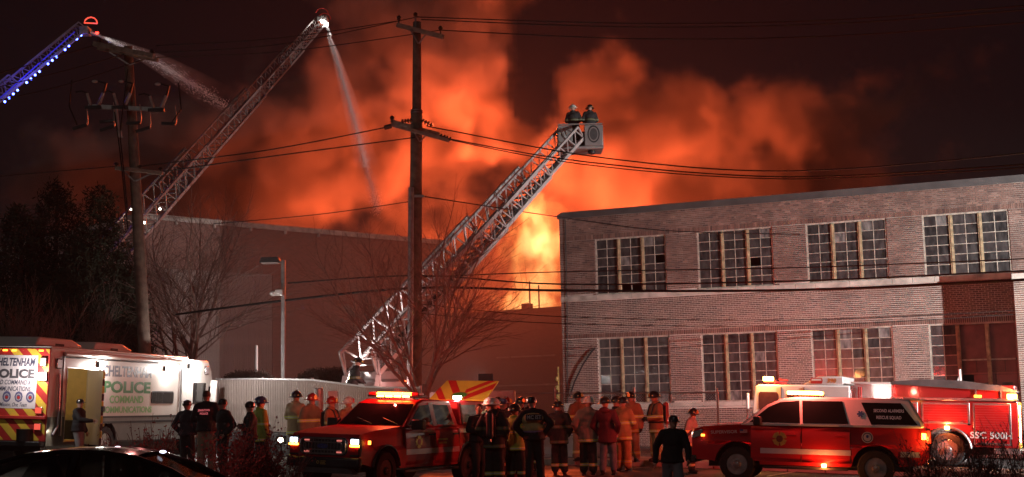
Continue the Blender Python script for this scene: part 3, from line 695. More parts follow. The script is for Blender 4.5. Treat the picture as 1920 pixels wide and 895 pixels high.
def pickup():
    p = foot(742, 30.4); a = math.radians(27)
    t = thing('pickup_truck', 'red fire department pickup truck with lit headlights and amber roof light bar', 'pickup truck', p, math.atan2(-math.cos(a), -math.sin(a)), tilt=True)
    H = .98
    poly = [(2.86,.60),(2.93,.80),(2.92,1.10),(2.84,1.21),(2.3,1.29),(1.25,1.37),(1.2,1.35),(-1.27,1.35),(-1.3,1.38),(-2.92,1.38),(-2.95,1.30),(-2.95,.62),(-2.6,.55)]
    poly += arch(-1.75,.53,.50) + [(-1.2,.46),(1.35,.46)] + arch(1.95,.53,.50) + [(2.6,.55)]
    def shp(v):
        k = max(0, (v.x-2.2)/.75); v.y *= 1 - .10*k*k
        if v.z > 1.15: v.y *= 1 - .06*min(1,(v.z-1.15)/.2)
        return v
    m = MB(); m.prism(poly, -H, H, f=shp); curved(m.build('body', MAT['red'], t, bevel=.035, fix=True))
    yc = lambda z: .94 - .15*(z-1.35)/.6
    def gh(v): v.y *= yc(v.z)/.94; return v
    m = MB(); m.prism([(1.22,1.34),(.44,1.90),(.2,1.965),(-.2,1.985),(-1.05,1.95),(-1.27,1.34)], -.94, .94, f=gh); m.build('cab', MAT['red'], t, bevel=.04, fix=True)
    nrm = (Vector((1.22,0,1.34)) - Vector((.44,0,1.90))).cross(Vector((0,1,0))).normalized(); nrm = nrm if nrm.x > 0 else -nrm
    A = Vector((1.16,0,1.385)); B = Vector((.50,0,1.86))
    m = slab([A+Vector((0,-.85,0)),A+Vector((0,.85,0)),B+Vector((0,.74,0)),B+Vector((0,-.74,0))], nrm, .004, .006); ws = m.build('windscreen', MAT['glass'], t, fix=True)
    for y in (-.35,.35): m = MB(); m.bar(A + Vector((.02,y+.4,.02)), A + Vector((-.15,y-.1,.16)), .018, .015); m.build('wiper', MAT['blackp'], ws)
    for s in (1,-1):
        m = onside([(1.0,1.40),(.40,1.83),(-.02,1.86),(-.06,1.40)], s, yc, .006, .004); m.build('side_window', MAT['glass'], t, fix=True)
        m = onside([(-.24,1.40),(-.20,1.86),(-.88,1.85),(-1.02,1.40)], s, yc, .006, .004); m.build('side_window', MAT['glass'], t, fix=True)
        m = onside([(-.06,1.37),(-.02,1.90),(-.20,1.90),(-.24,1.37)], s, yc, .005, .004); m.build('pillar_trim', MAT['chrome'] if 0 else MAT['grey_paint'], t, fix=True)
        for x0, x1 in ((1.15,-.12),(-.14,-1.24)):
            d = doorskin(t, x0, x1, .52, 1.31, s, H)
            m = MB(); m.bar((x1+.12, s*(H+.035), 1.18), (x1+.34, s*(H+.035), 1.18), .03, .035); m.build('handle', MAT['blackp'], d)
        m = onside([(1.15,.74),(1.15,.86),(-1.24,.88),(-1.24,.76)], s, lambda z: H*CURV(z), .004, .006); m.build('stripe', MAT['stripe'], t, fix=True)
        m = onside([(-1.3,1.20),(-1.3,1.30),(-2.9,1.30),(-2.9,1.20)], s, lambda z: H*CURV(z), .004, .001); m.build('stripe', MAT['stripe'], t, fix=True)
        m = MB(); m.box(.85,1.02, *sorted((s*1.0,s*1.30)), 1.30,1.52); mr = m.build('wing_mirror', MAT['blackp'], t, bevel=.03)
        m = MB(); m.box(.845,.848, *sorted((s*1.04,s*1.27)), 1.33,1.5); m.build('mirror_glass', MAT['chrome'], mr)
        for x in (1.95,-1.75): wheel(t, x, s*.84, .42, .28, 'black')
        for x in (1.95,-1.75):       # wheel arch lips
            m = MB(); pts = [(x - .55*math.cos(math.radians(q)), s*(H+.004), .42+.55*math.sin(math.radians(q))) for q in range(10,171,16)]; m.path(pts, .028, 6); m.build('arch_trim', MAT['blackp'], t)
        m = MB(); m.box(-1.1,1.3, *sorted((s*.93,s*1.06)), .36,.42); m.build('running_board', MAT['blackp'], t, bevel=.01)
    FM = face_frame((.62,H+.006,1.02), (-1,0,0), (0,0,1)); cross_badge(t, FM, .15, (MAT['gold'], MAT['chev_red']))
    for i, (w0, z) in enumerate(((.5,1.06),(.38,.98))): m = onside([(-.45-w0/2,z-.02),(-.45-w0/2,z+.02),(-.45+w0/2,z+.02),(-.45+w0/2,z-.02)], 1, lambda z: H*CURV(z), .003, .006); m.build('gilt_script', MAT['gold'], t, fix=True)
    # front end
    m = MB(); m.prism(rounded(-.62,.62,.76,1.14,.12), 2.90, 2.955, 'x'); gr = m.build('grille', MAT['blackp'], t, bevel=.01, fix=True)
    m = MB(); pts = [(2.965, y, z) for y, z in rounded(-.58,.58,.79,1.11,.1)]; m.path(pts + pts[:1], .022, 6); m.build('grille_surround', MAT['steel'], gr)
    pts = [(2.965, y, z) for y, z in rounded(-.5,.5,.87,1.03,.07)]; m = MB(); m.path(pts + pts[:1], .016, 6); m.build('grille_bar', MAT['steel'], gr)
    sl_ = MB(); sl_.box(2.95,2.962,-.006,.006,.80,1.10); sme = sl_.mesh('grille_slat', MAT['steel'], 0)
    for i in range(12): inst(sme, 'grille_slat', gr, (0,-.46+i*.083,0))
    FF = face_frame((2.972,0,.95), (0,1,0), (0,0,1))
    eb = disc(gr, 'emblem', MAT['chrome'], FF, .15, .062); disc(eb, 'emblem_oval', MAT['blue'], FF @ Matrix.Translation((0,0,.003)), .138, .05); text('Ford', .07, MAT['chrome'], eb, FF @ Matrix.Translation((0,0,.009)), shear=.3)
    for y, z in ((-.42,1.07),(.42,1.07),(-.42,.83),(.42,.83)): m = MB(); m.box(2.955,2.975,y-.06,y+.06,z-.012,z+.012); m.build('marker_light', E_('dim_red_marker',(1,.25,.2),1.0) if not i and 0 else L_MK, gr)
    m = MB(); m.box(2.84,2.99,-.95,.95,.50,.72); bp_ = m.build('bumper', MAT['blackp'], t, bevel=.05)
    m = MB(); m.prism([(-.8,.38),(-.62,.50),(.62,.50),(.8,.38)], 2.75, 2.93, 'x'); m.build('skid_plate', MAT['dkgrey'], bp_, fix=True)
    m = MB(); m.box(2.99,3.0,-.17,.17,.54,.68); pl = m.build('number_plate', M_('plate_black',(.012,.012,.012),.4), t)
    disc(pl, 'plate_seal', MAT['gold'], face_frame((3.002,-.09,.61),(0,1,0),(0,0,1)), .035, inner=.02)
    for z, wd in ((.635,.14),(.605,.12),(.575,.14)): m = MB(); m.box(3.0,3.003,-.03,-.03+wd,z-.008,z+.008); m.build('plate_script', MAT['gold'], pl)
    for s in (1,-1):
        m = MB(); m.prism([(s*.66,.74),(s*.66,1.16),(s*.90,1.14),(s*.93,.95),(s*.9,.74)], 2.83, 2.925, 'x'); hl = m.build('headlight', MAT['blackp'], t, bevel=.015, fix=True)
        for k in range(2): m = MB(); y = s*(.70 + .10*k); m.box(2.925,2.94,min(y,y+s*.09),max(y,y+s*.09),1.01,1.11); m.build('headlight_lens', L_HEAD, hl, bevel=.01)
        m = MB(); m.box(2.925,2.945,min(s*.68,s*.91),max(s*.68,s*.91),.95,.99); m.build('amber_strip', L_AMB, hl)
        m = MB(); m.box(2.6,2.66,*sorted((s*.985,s*.95)),1.0,1.08); m.build('side_marker', L_ORG, t)
        lamp('headlamp', 'SPOT', (2.98,s*.78,1.05), 90, (.85,.9,1), t, .05, target=(12,s*.9,-.4), spot=70)
    # roof light bar
    m = MB(); m.box(-.12,.22,-.72,.72,2.02,2.06); lb = m.build('light_bar', MAT['blackp'], t, bevel=.01)
    for k in range(6):
        y = -.69 + k*.235; m = MB(); m.box(.0,.23,y,y+.21,2.06,2.13); m.build('light_module', L_AMB if k in (1,2,3,4) else MAT['chev_red'], lb, bevel=.015)
        if k in (1,2,3,4): m = MB(); m.box(.231,.235,y+.01,y+.2,2.02,2.05); m.build('light_module', L_YEL, lb)
    for s in (-.5,.5): m = MB(); m.box(-.05,.1,s-.03,s+.03,1.96,2.02); m.build('bar_foot', MAT['blackp'], lb)
    lamp('bar_light_front', 'POINT', (.42,0,2.24), 140, (1,.05,.035), t, .05)
    lamp('bar_light_rear', 'POINT', (-.4,0,2.32), 230, (1,.17,.11), t, .2)
    # bed topper with a raised chevron side door
    yt = lambda z: .95 - .1*(z-1.38)/.58
    def gt(v): v.y *= yt(v.z)/.95; return v
    m = MB(); m.prism([(-1.31,1.385),(-1.33,1.93),(-1.42,1.97),(-2.84,1.95),(-2.93,1.385)], -.95, .95, f=gt); tp = m.build('topper', MAT['red'], t, bevel=.03, fix=True)
    m = onside([(-1.46,1.44),(-1.46,1.86),(-2.78,1.86),(-2.82,1.44)], 1, yt, .006, .004); m.build('topper_window', M_('reflecting_glass',(.16,.13,.13),.08,spec=.8), tp, fix=True)
    for pl_ in ([(-1.40,1.40),(-1.40,1.90),(-1.46,1.90),(-1.46,1.40)], [(-2.78,1.42),(-2.76,1.9),(-2.84,1.9),(-2.86,1.42)]): m = onside(pl_, 1, yt, .012, .004); m.build('window_trim', MAT['blackp'], tp, fix=True)
    hinge = Vector((-2.82,-.84,1.97)); up = Vector((-.80,0,.50)).normalized(); side = Vector((0,1,0)); HH = .95; WW = 1.66
    P = lambda u, v: hinge + side*u + up*v
    nn = Vector((.50,0,.80)).normalized()
    m = slab([P(0,0),P(WW,0),P(WW-.06,HH),P(.06,HH)], nn, -.02, .03); hd = m.build('raised_tailgate', MAT['lime'], t, bevel=.006, fix=True); hd['label'] = 'raised lime rear hatch with red chevrons and green oval'
    for q in [[(.02,.35),(.03,.62),(.50,.0),(.30,.0)], [(.10,.94),(.34,.94),(.80,.30),(.72,.08)], [(.90,.30),(.86,.50),(1.30,.94),(1.52,.94)], [(1.02,.0),(.95,.2),(1.58,.84),(1.62,.55)]]:
        m = slab([P(*x) for x in q], nn, .011, .003); m.build('chevron', MAT['chev_red'], hd, fix=True)
    MO = face_frame(P(.80,.22)+nn*.016, side, up); disc(hd, 'oval_emblem', MAT['gold'], MO, .24, .15); disc(hd, 'oval_emblem', M_('green_enamel',(.06,.36,.08),.4), MO @ Matrix.Translation((0,0,.004)), .21, .12)
    for u in (.1, WW-.1): m = MB(); m.tube(P(u,.45)-nn*.03, Vector((-2.86,-.84+u,1.55)), .012); m.build('gas_strut', MAT['alu'], hd)
    m = MB(); m.box(-1.52,-1.36,.70,.86,2.0,2.07); m.build('scene_lamp', L_WHT, t, bevel=.01)
    lamp('scene_light', 'POINT', (-1.5,.95,2.15), 9, (.85,1,.75), t, .06)
    m = MB(); m.box(-2.98,-2.95,.78,.95,1.0,1.3); m.build('tail_light', L_RED, t, bevel=.01); m = MB(); m.box(-2.98,-2.95,-.95,-.78,1.0,1.3); m.build('tail_light', L_RED, t, bevel=.01)
    m = MB(); m.box(-3.02,-2.92,-.92,.92,.55,.72); m.build('rear_bumper', MAT['chrome'], t, bevel=.03)
    lamp('tail_glow', 'POINT', (-3.15,.9,1.15), 14, (1,.04,.03), t, .06)
    m = MB(); m.box(-2.6,2.6,-.7,.7,.40,.62); m.build('chassis', MAT['blackp'], t)
    return t
L_MK = E_('dim_red_marker', (1,.25,.2), .8)
pickup()

# ---------------------------------------------------------------- red and white rescue suv
def suv():
    p = foot(1521, 30.6)
    t = thing('rescue_suv', 'red and white rescue supervisor vehicle with yellow roof lights', 'suv', p, math.atan2(.30,-.954), tilt=True)
    H = 1.0
    poly = [(2.58,.50),(2.66,.62),(2.67,1.05),(2.60,1.20),(2.38,1.265),(1.45,1.33),(-2.58,1.34),(-2.66,1.12),(-2.66,.62),(-2.5,.50)]
    poly += arch(-1.50,.52,.46) + [(-.95,.42),(1.08,.42)] + arch(1.60,.52,.46) + [(2.2,.48)]
    def shp(v):
        k = max(0,(abs(v.x)-2.0)/.66); v.y *= 1 - .11*k*k
        return v
    m = MB(); m.prism(poly, -H, H, f=shp); curved(m.build('body', MAT['red'], t, bevel=.04, fix=True))
    yc = lambda z: .945 - .14*(z-1.32)/.66
    def gh(v): v.y *= yc(v.z)/.945; return v
    m = MB(); m.prism([(1.52,1.32),(.90,1.80),(.55,1.945),(.2,1.985),(-1.9,1.985),(-2.25,1.96),(-2.56,1.38),(-2.56,1.33)], -.945, .945, f=gh); m.build('cabin', MAT['white'], t, bevel=.05, fix=True)
    # white bonnet top
    m = MB(); vs = []
    for x, z, y in ((2.36,1.285,.80),(1.9,1.318,.84),(1.46,1.345,.87)): vs += [(x,-y,z),(x,y,z),(x,-y,z+.018),(x,y,z+.022)]
    m.add(vs, [(2,3,7,6),(6,7,11,10),(0,4,6,2),(4,8,10,6),(1,3,7,5),(5,7,11,9),(0,1,3,2)]); m.build('bonnet', MAT['white'], t, fix=True)
    A = Vector((1.47,0,1.36)); B = Vector((.95,0,1.765)); nrm = Vector((.48,0,.62)).normalized()
    m = slab([A+Vector((0,-.87,0)),A+Vector((0,.87,0)),B+Vector((0,.77,0)),B+Vector((0,-.77,0))], nrm, .004, .006); m.build('windscreen', MAT['glass'], t, fix=True)
    Cc = Vector((-2.53,0,1.43)); Dd = Vector((-2.28,0,1.90))
    m = slab([Cc+Vector((0,-.82,0)),Cc+Vector((0,.82,0)),Dd+Vector((0,.72,0)),Dd+Vector((0,-.72,0))], Vector((-.51,0,.3)).normalized(), .012, .006); m.build('rear_window', MAT['glass'], t, fix=True)
    m = MB(); m.prism([(-2.1,1.975),(-2.1,2.01),(-2.46,1.98),(-2.46,1.95)], -.75, .75); m.build('spoiler', MAT['white'], t, bevel=.01, fix=True)
    for s in (1,-1):
        m = onside([(1.32,1.385),(.88,1.74),(.62,1.86),(.18,1.90),(.16,1.385)], s, yc, .006, .004); m.build('side_window', MAT['glass'], t, fix=True)
        m = onside([(.10,1.385),(.12,1.90),(-.78,1.90),(-.92,1.385)], s, yc, .006, .004); m.build('side_window', MAT['glass'], t, fix=True)
        m = onside([(-1.42,1.385),(-1.20,1.88),(-2.06,1.88),(-2.42,1.40)], s, yc, .006, .004); qw = m.build('side_window', MAT['glass'], t, fix=True)
        if s > 0:
            for ln, z, w in (('SECOND ALARMERS',1.70,.66), ('RESCUE SQUAD',1.55,.54)):
                n_ = Vector((0,1,.24)).normalized(); text(ln, .1, MAT['stripe'], qw, face_frame((-1.80, yc(z)+.014, z), (-1,0,0), (0,-.236,.97)), bold=.012, width=w)
        for x0, x1, ar in ((1.28,.14,0),(.12,-.95,1)):
            d = doorskin(t, x0, x1, .50, 1.29, s, H)
            m = MB(); m.bar((x1+.1, s*(H+.035), 1.10),(x1+.32, s*(H+.035), 1.10), .03, .035); m.build('handle', MAT['red'], d)
        for x0, x1 in ((1.06,-.96),(-2.04,-2.45)):
            m = onside([(x0,.68),(x0,.80),(x1,.80),(x1,.68)], s, lambda z: H*CURV(z)*(1 if x0 > 0 else .985), .004, .006); m.build('stripe', M_('lilac_stripe',(.50,.46,.60),.4,var=.1) if s > 0 and x0 > 0 else MAT['stripe'], t, fix=True)
        m = onside([(1.5,1.315),(1.5,1.355),(-2.5,1.365),(-2.5,1.325)], s, lambda z: .945, .02, 0); m.build('waist_trim', MAT['white'], t, fix=True)
        m = MB(); m.box(1.02,1.2,*sorted((s*1.0,s*1.26)),1.32,1.52); mr = m.build('wing_mirror', MAT['blackp'], t, bevel=.03)
        for x in (1.60,-1.50): wheel(t, x, s*.86, .41, .27)
        for x in (1.60,-1.50): m = MB(); m.box(x-.5,x+.5,*sorted((s*.25,s*.7)),.45,.93); m.build('wheel_well', MAT['blackp'], t)
        m = MB(); m.box(-.9,1.0,*sorted((s*.93,s*1.04)),.34,.40); m.build('running_board', MAT['blackp'], t, bevel=.01)
        m = MB(); m.prism([(2.42,1.04),(2.40,1.20),(2.63,1.14),(2.65,.98)], *sorted((s*.62,s*.92))); hl = m.build('headlight', MAT['chrome'], t, bevel=.01, fix=True)
        m = MB(); m.box(2.60,2.68,*sorted((s*.66,s*.84)),1.0,1.12); m.build('headlight_lens', L_HEAD2, hl, bevel=.01)
        m = MB(); m.box(2.36,2.44,*sorted((s*.93,s*.95)),1.03,1.08); m.build('side_marker', L_ORG, hl)
        m = MB(); m.box(-2.70,-2.58,*sorted((s*.70,s*.93)),.98,1.30); tl = m.build('tail_light', MAT['chev_red'], t, bevel=.02)
        m = MB(); m.box(-2.60,-2.50,*sorted((s*.93,s*.975)),1.08,1.22); m.build('tail_lens', L_AMB if s > 0 else L_RED, tl, bevel=.01)
    cross_badge(t, face_frame((.62,H+.006,1.02), (-1,0,0), (0,0,1)) @ Matrix.Rotation(math.pi/4,4,'Z'), .17, (MAT['gold'], M_('gold_ring_dark',(.14,.03,.02),.4)))
    sl = disc(t, 'round_seal', MAT['stripe'], face_frame((-1.33,H+.002,1.10),(-1,0,0),(0,0,1)), .125); disc(sl, 'seal_ring', MAT['dkgrey'], face_frame((-1.33,H+.0055,1.10),(-1,0,0),(0,0,1)), .105, inner=.085, th=.002); disc(sl, 'seal_crest', MAT['blue'], face_frame((-1.33,H+.0065,1.12),(-1,0,0),(0,0,1)), .03, .035)
    m = MB(); FM = face_frame((-1.18, yc(1.62)+.008, 1.62),(-1,0,0),(0,-.236,.97))
    for i in range(3): 
        R_ = FM @ Matrix.Rotation(math.pi/3*i,4,'Z'); m.box(-.075,.075,-.02,.02,0,.003+.0006*i,M=R_)
    m.build('star_of_life', MAT['blue'], t)
    text('SUPERVISOR', .10, MAT['stripe'], t, face_frame((1.90,H*CURV(1.14)+.008,1.14),(-1,0,.05),(.05,0,1)), bold=.015, width=.62)
    fl = MB(); fl.box(1.36,1.53,H-.02,H-.012,1.13,1.22); fo = fl.build('flag_decal', MAT['chev_red'], t)
    for k in range(3): m = MB(); m.box(1.36,1.53,H-.012,H-.01,1.135+k*.028,1.148+k*.028); m.build('flag_stripe', MAT['stripe'], fo)
    m = MB(); m.box(1.455,1.53,H-.01,H-.008,1.175,1.22); m.build('flag_canton', MAT['blue'], fo)
    m = MB(); m.prism(rounded(-.62,.62,.70,1.12,.08), 2.64, 2.70, 'x'); gr = m.build('grille', MAT['blackp'], t, bevel=.01, fix=True)
    for z in (.75,.84,.93): m = MB(); m.box(2.70,2.72,-.55,.55,z-.012,z+.012); m.build('grille_bar', MAT['chrome'], gr)
    m = MB(); m.box(2.55,2.74,-.92,.92,.42,.60); m.build('bumper', MAT['blackp'], t, bevel=.04)
    pg = MB(); pg.path([(2.8,.45,.42),(2.86,.45,.7),(2.86,.45,1.02),(2.78,.3,1.12),(2.78,-.3,1.12),(2.86,-.45,1.02),(2.86,-.45,.7),(2.8,-.45,.42)], .035, 8); pb = pg.build('push_bar', MAT['blackp'], t)
    m = MB(); m.box(2.88,2.91,.40,.50,.86,.98); m.build('push_bar_lamp', L_ORG, pb, bevel=.01)
    m = MB(); m.box(-2.78,-2.6,-.95,.95,.44,.66); rb = m.build('rear_bumper', MAT['chrome'], t, bevel=.04)
    m = MB(); m.box(-2.685,-2.665,-.62,.62,.68,1.22); tg = m.build('tailgate', MAT['white'], t, bevel=.01)
    for s in (1,-1):
        for k in range(3):
            y0 = s*(.06+.2*k); q = [(y0,.70),(y0+s*.1,.70),(y0+s*.1+s*.0,.70)]
            m = MB(); m.prism([(y0,1.2),(y0+s*.1,1.2),(y0+s*.1+s*.12,.70),(y0+s*.12,.70)], -2.69, -2.686, 'x'); m.build('chevron', MAT['chev_red'], tg, fix=True)
    # light bar and side flashers
    m = MB(); m.box(-.25,.45,-.62,.62,2.01,2.04); lb = m.build('light_bar', MAT['blackp'], t, bevel=.008)
    for k in range(3): m = MB(); y = .36-.42*k; m.box(-.28,.48,y,y+.26,2.04,2.12); m.build('light_module', L_YEL if k < 2 else L_AMB, lb, bevel=.02)
    lamp('bar_light', 'POINT', (.1,.95,2.4), 230, (1,.12,.08), t, .12)
    lamp('bar_light_front', 'POINT', (.8,0,2.4), 480, (1,.055,.04), t, .15)
    m = MB(); m.box(-.42,-.32,.98,1.06,.40,.48); m.build('ground_flasher', L_YEL, t, bevel=.015)
    lamp('flasher_glow', 'POINT', (-.37,1.22,.40), 30, (1,.22,.05), t, .05)
    lamp('tail_glow', 'POINT', (-2.62,1.08,1.1), 12, (1,.35,.06), t, .04)
    m = MB(); m.box(-2.3,2.3,-.7,.7,.34,.55); m.build('chassis', MAT['blackp'], t)
    # mattress of paper on the dash and a steering wheel seen through the glass are hidden by tint
L_HEAD2 = E_('headlight_dim', (1,.8,.65), 3)
suv()

# ---------------------------------------------------------------- fire engine behind the suv
def engine():
    def tt(px, off=9.3):      # distance along the facade direction for a picture column
        o = FA + FN*off; c = (px-968)/2419.0
        return (c*o.y - o.x) / (FD.x - c*FD.y)
    t0, t1 = tt(1405), tt(1903); Lh = (t1-t0)/2; mid = (t0+t1)/2
    X = lambda px: mid - tt(px)            # local x forward (towards the far left end)
    p = street(mid, 9.3-1.2)
    t = thing('fire_engine', 'red fire engine with white cab and roll-up lockers behind the rescue suv', 'fire engine', p, math.atan2(-FD.y, -FD.x), tilt=True)
    H = 1.2; F, B = Lh, -Lh
    xc = X(1590)                      # back of the cab
    m = MB(); m.prism([(F,.55),(F,1.45),(xc,1.45),(xc,.55)], -H, H); m.build('cab_lower', MAT['engine_red'], t, bevel=.05, fix=True)
    m = MB(); m.prism([(F,1.455),(F-.12,2.38),(F-.25,2.44),(xc,2.44),(xc,1.455)], -H+.01, H-.01); cu = m.build('cab_upper', MAT['white'], t, bevel=.05, fix=True)
    xa, xb = X(1500), X(1577)
    m = MB(); m.prism([(xa-.02,2.45),(xa-.5,2.72),(xb,2.72),(xb,2.45)], -H+.1, H-.04); rf = m.build('raised_roof', MAT['white'], t, bevel=.03, fix=True)
    Mt = lambda x, z: face_frame((x, H-.034, z), (-1,0,0), (0,0,1))
    xe = X(1527); m = MB(); m.prism([(.2,.0),(.17,.09),(-.17,.09),(-.2,0),(-.17,-.09),(.17,-.09)], 0, .006, 'z'); m.v = [tuple(Mt(xe,2.58) @ Vector(v)) for v in m.v]; em = m.build('crest', MAT['chev_red'], rf, fix=True)
    m = MB(); m.prism([(.16,.0),(.14,.06),(-.14,.06),(-.16,0)], .006, .01, 'z'); m.v = [tuple(Mt(xe,2.58) @ Vector(v)) for v in m.v]; m.build('crest_band', MAT['white'], em, fix=True)
    text('390', .19, MAT['gold'], rf, Mt(X(1555),2.58), bold=.02, shear=.15)
    for x0, x1 in ((X(1421)+.04,X(1455)),(X(1472),X(1498)),(X(1512),X(1542))):
        m = onside(rounded(min(x0,x1),max(x0,x1),1.62,2.2,.07), 1, lambda z: H-.01, .008, .002); wn_ = m.build('cab_window', MAT['glass2'], t, fix=True)
    for x in (X(1461), X(1504)): m = MB(); m.box(x-.012,x+.012,H-.008,H+.012,.7,2.36); m.build('door_post', MAT['chrome'], t)
    for x in (X(1466), X(1508)): m = MB(); m.bar((x,H+.05,1.1),(x,H+.05,1.7),.03,.03); m.build('grab_rail', MAT['chrome'], t)
    wx = MB(); A = Vector((F-.015,0,1.55)); Bv = Vector((F-.11,0,2.32)); q = slab([A+Vector((0,-1.05,0)),A+Vector((0,1.05,0)),Bv+Vector((0,1.05,0)),Bv+Vector((0,-1.05,0))], Vector((1,0,.12)).normalized(), .004, .006); q.build('windscreen', MAT['glass'], t, fix=True)
    m = MB(); m.box(F,F+.35,-H,H,.5,.85); bu = m.build('bumper', MAT['chrome'], t, bevel=.04)
    for s in (1,-1): m = MB(); m.box(F,F+.05,*sorted((s*.8,s*1.1)),.95,1.2); m.build('headlight', L_HEAD2, t, bevel=.02)
    m = MB(); m.bar((F+.1,H+.05,2.2),(F+.12,H+.1,1.2),.03,.03); mm = m.build('mirror_arm', MAT['chrome'], t); m = MB(); m.box(F+.05,F+.12,H+.05,H+.22,1.65,2.15); m.build('mirror', MAT['white'], mm, bevel=.02)
    # cab light bar: one yellow beacon at the front corner
    m = MB(); m.box(F-.75,F-.35,-.9,.9,2.50,2.56); lb = m.build('light_bar', MAT['chev_red'], t, bevel=.01)
    m = MB(); m.box(F-.62,F-.32,.62,.92,2.56,2.70); m.build('beacon', L_YEL, lb, bevel=.03)
    m = MB(); m.bar((F-.9,H-.05,2.60),(X(1474),H-.05,2.58),.05,.05); m.build('roof_rail', MAT['chev_red'], t)
    lamp('beacon_light', 'POINT', (F-.45,1.35,2.85), 240, (1,.30,.08), t, .08)
    lamp('red_flasher', 'POINT', (F+.2,-1.35,2.55), 800, (1,.06,.045), t, .15)
    # pump bay with lit white panel
    x0, x1 = xc, X(1665)
    m = MB(); m.box(x1,x0-.01,-H+.05,.4,.55,2.55); m.build('pump_housing', MAT['white'], t)
    m = MB(); m.box(x1,x0-.01,.41,H-.1,.55,1.3); pp = m.build('pump_panel', MAT['alu'], t)
    for k in range(6): disc(pp, 'gauge', MAT['blackp'], face_frame((x0-.25-.16*k, H-.098, 1.0+.12*(k%2)),(-1,0,0),(0,0,1)), .06)
    for xx in (x0-.05, x0-.25, x0-.32): m = MB(); m.box(xx-.03,xx+.01,H-.1,H-.02,1.3,2.4); m.build('rack_post', MAT['chev_red'] if xx < x0-.1 else MAT['chrome'], t)
    m = MB(); m.ell((x0-.62,H-.35,1.88),(.2,.16,.2)); m.path([(x0-.45,H-.3,1.7),(x0-.6,H-.22,2.0),(x0-.78,H-.3,1.75)], .05, 8); m.build('hose_bundle', M_('orange_hose',(.6,.14,.04),.7,var=.3,scale=14,bump=.4), t)
    m = MB(); m.box(X(1643)-.1,X(1643)+.12,H-.42,H-.36,1.72,1.84); m.build('work_lamp', L_WHT, t, bevel=.01)
    lamp('work_light', 'POINT', (X(1643),H-.25,1.8), 45, (1,.95,.9), t, .05)
    m = MB(); m.box(x1,x0-.02,-H+.1,H-.02,2.5,2.56); m.build('bay_roof', MAT['white'], t, bevel=.01)
    # locker body
    bx0, bx1 = B, X(1666)
    m = MB(); m.prism([(bx1,.62),(bx1,2.02),(bx0,2.02),(bx0,.62),(bx0+.9,.62)] + [(a, b+.10) for a, b in arch(X(1770),.66,.52)] + [(bx1-.5,.62)], -H, H); bd = m.build('locker_body', MAT['engine_red'], t, bevel=.02, fix=True)
    m = MB(); m.box(bx0-.02,bx1+.02,H-.05,H+.03,2.02,2.10); m.build('drip_rail', MAT['alu'], t, bevel=.008)
    m = MB(); m.box(bx0+.08,bx1,-H+.12,H-.12,2.02,2.5); hb = m.build('hose_bed', MAT['engine_red'], t, bevel=.02)
    for x in (X(1668), X(1825), X(1872)): m = MB(); m.box(x-.025,x+.025,H-.12,H-.09,2.11,2.5); m.build('hose_bed_trim', MAT['alu'], hb)
    m = MB(); n = 14; pts = []
    for i in range(n+1):
        u = i/n; x = bx1 - .05 - (bx1-bx0-.05)*u; z = 2.52 + .14*math.sin(math.pi*min(1,u*1.15+.12))**.7 - (.18*max(0,u-.85)/.15)
        pts.append((x, z))
    m.prism([(bx1-.02,2.5)] + pts + [(bx0+.04,2.30)], -H+.1, H-.08); m.build('hose_bed_cover', M_('grey_tarpaulin',(.12,.10,.10),.6,var=.25,scale=3,bump=.5,bscale=5), t, fix=True)
    def rollup(px0, px1, z0, z1):
        a, b = X(px1), X(px0)
        m = MB(); m.box(a,b,H-.02,H+.012,z0,z1); fr = m.build('locker_frame', MAT['alu'], t, bevel=.006)
        m = MB(); n = max(3,int((z1-z0-.1)/.07)); hh = (z1-z0-.1)/n
        sl_ = MB(); sl_.box(a+.06,b-.06,H+.012,H+.02,0,hh-.006); me = sl_.mesh('shutter_slat', MAT['engine_red'], 0)
        for i in range(n): inst(me, 'shutter_slat', fr, (0,0,z0+.05+hh*i))
        m = MB(); m.bar((a+.2,H+.035,z0+.06),(b-.2,H+.035,z0+.06),.02,.03); m.build('handle', MAT['alu'], fr)
    rollup(1668,1716,.72,1.95); rollup(1723,1813,1.30,1.95); rollup(1819,1890,.70,1.95)
    text('SSC 500H', .27, MAT['white'], t, face_frame((X(1852),H+.024,.98),(-1,0,0),(0,0,1)), bold=.02, width=X(1813)-X(1891))
    wxp = X(1770)
    for s in (1,-1):
        wheel(t, wxp, s*.98, .52, .34); wheel(t, X(1450), s*1.0, .52, .32)
    m = MB(); pts = [(wxp - .69*math.cos(math.radians(q)), H+.004, .52+.69*math.sin(math.radians(q))) for q in range(4,177,12)]; m.path(pts, .04, 6); m.build('mudguard', MAT['alu'], t)
    m = MB(); m.box(B-.35,B,-H+.05,H,.5,.58); tb = m.build('tail_step', MAT['alu'], t, bevel=.01)
    m = MB(); m.box(B-.05,B+.7,H-.05,H+.02,.44,.60); m.build('side_step', MAT['alu'], t, bevel=.01)
    m = MB(); m.box(B-.03,B-.002,-H+.03,H-.01,.62,2.0); rp = m.build('rear_panel', MAT['yel'], t)
    for s in (1,-1):
        for k in range(6): z = .62 + k*.24; m = MB(); m.prism([(s*.02,z+.2),(s*.02,z+.32 if z+.32 < 2.0 else 2.0),(s*1.15,max(.62,z-.3)+.12),(s*1.15,max(.62,z-.3))], B-.036, B-.031, 'x'); m.build('chevron', MAT['chev_red'], rp, fix=True)
    m = MB(); m.box(B+.02,B+.30,H-.2,H-.08,2.10,2.24); m.build('corner_flasher', L_YEL, t, bevel=.03)
    lamp('corner_light', 'POINT', (B+.15,H+.12,2.2), 100, (1,.25,.06), t, .06)
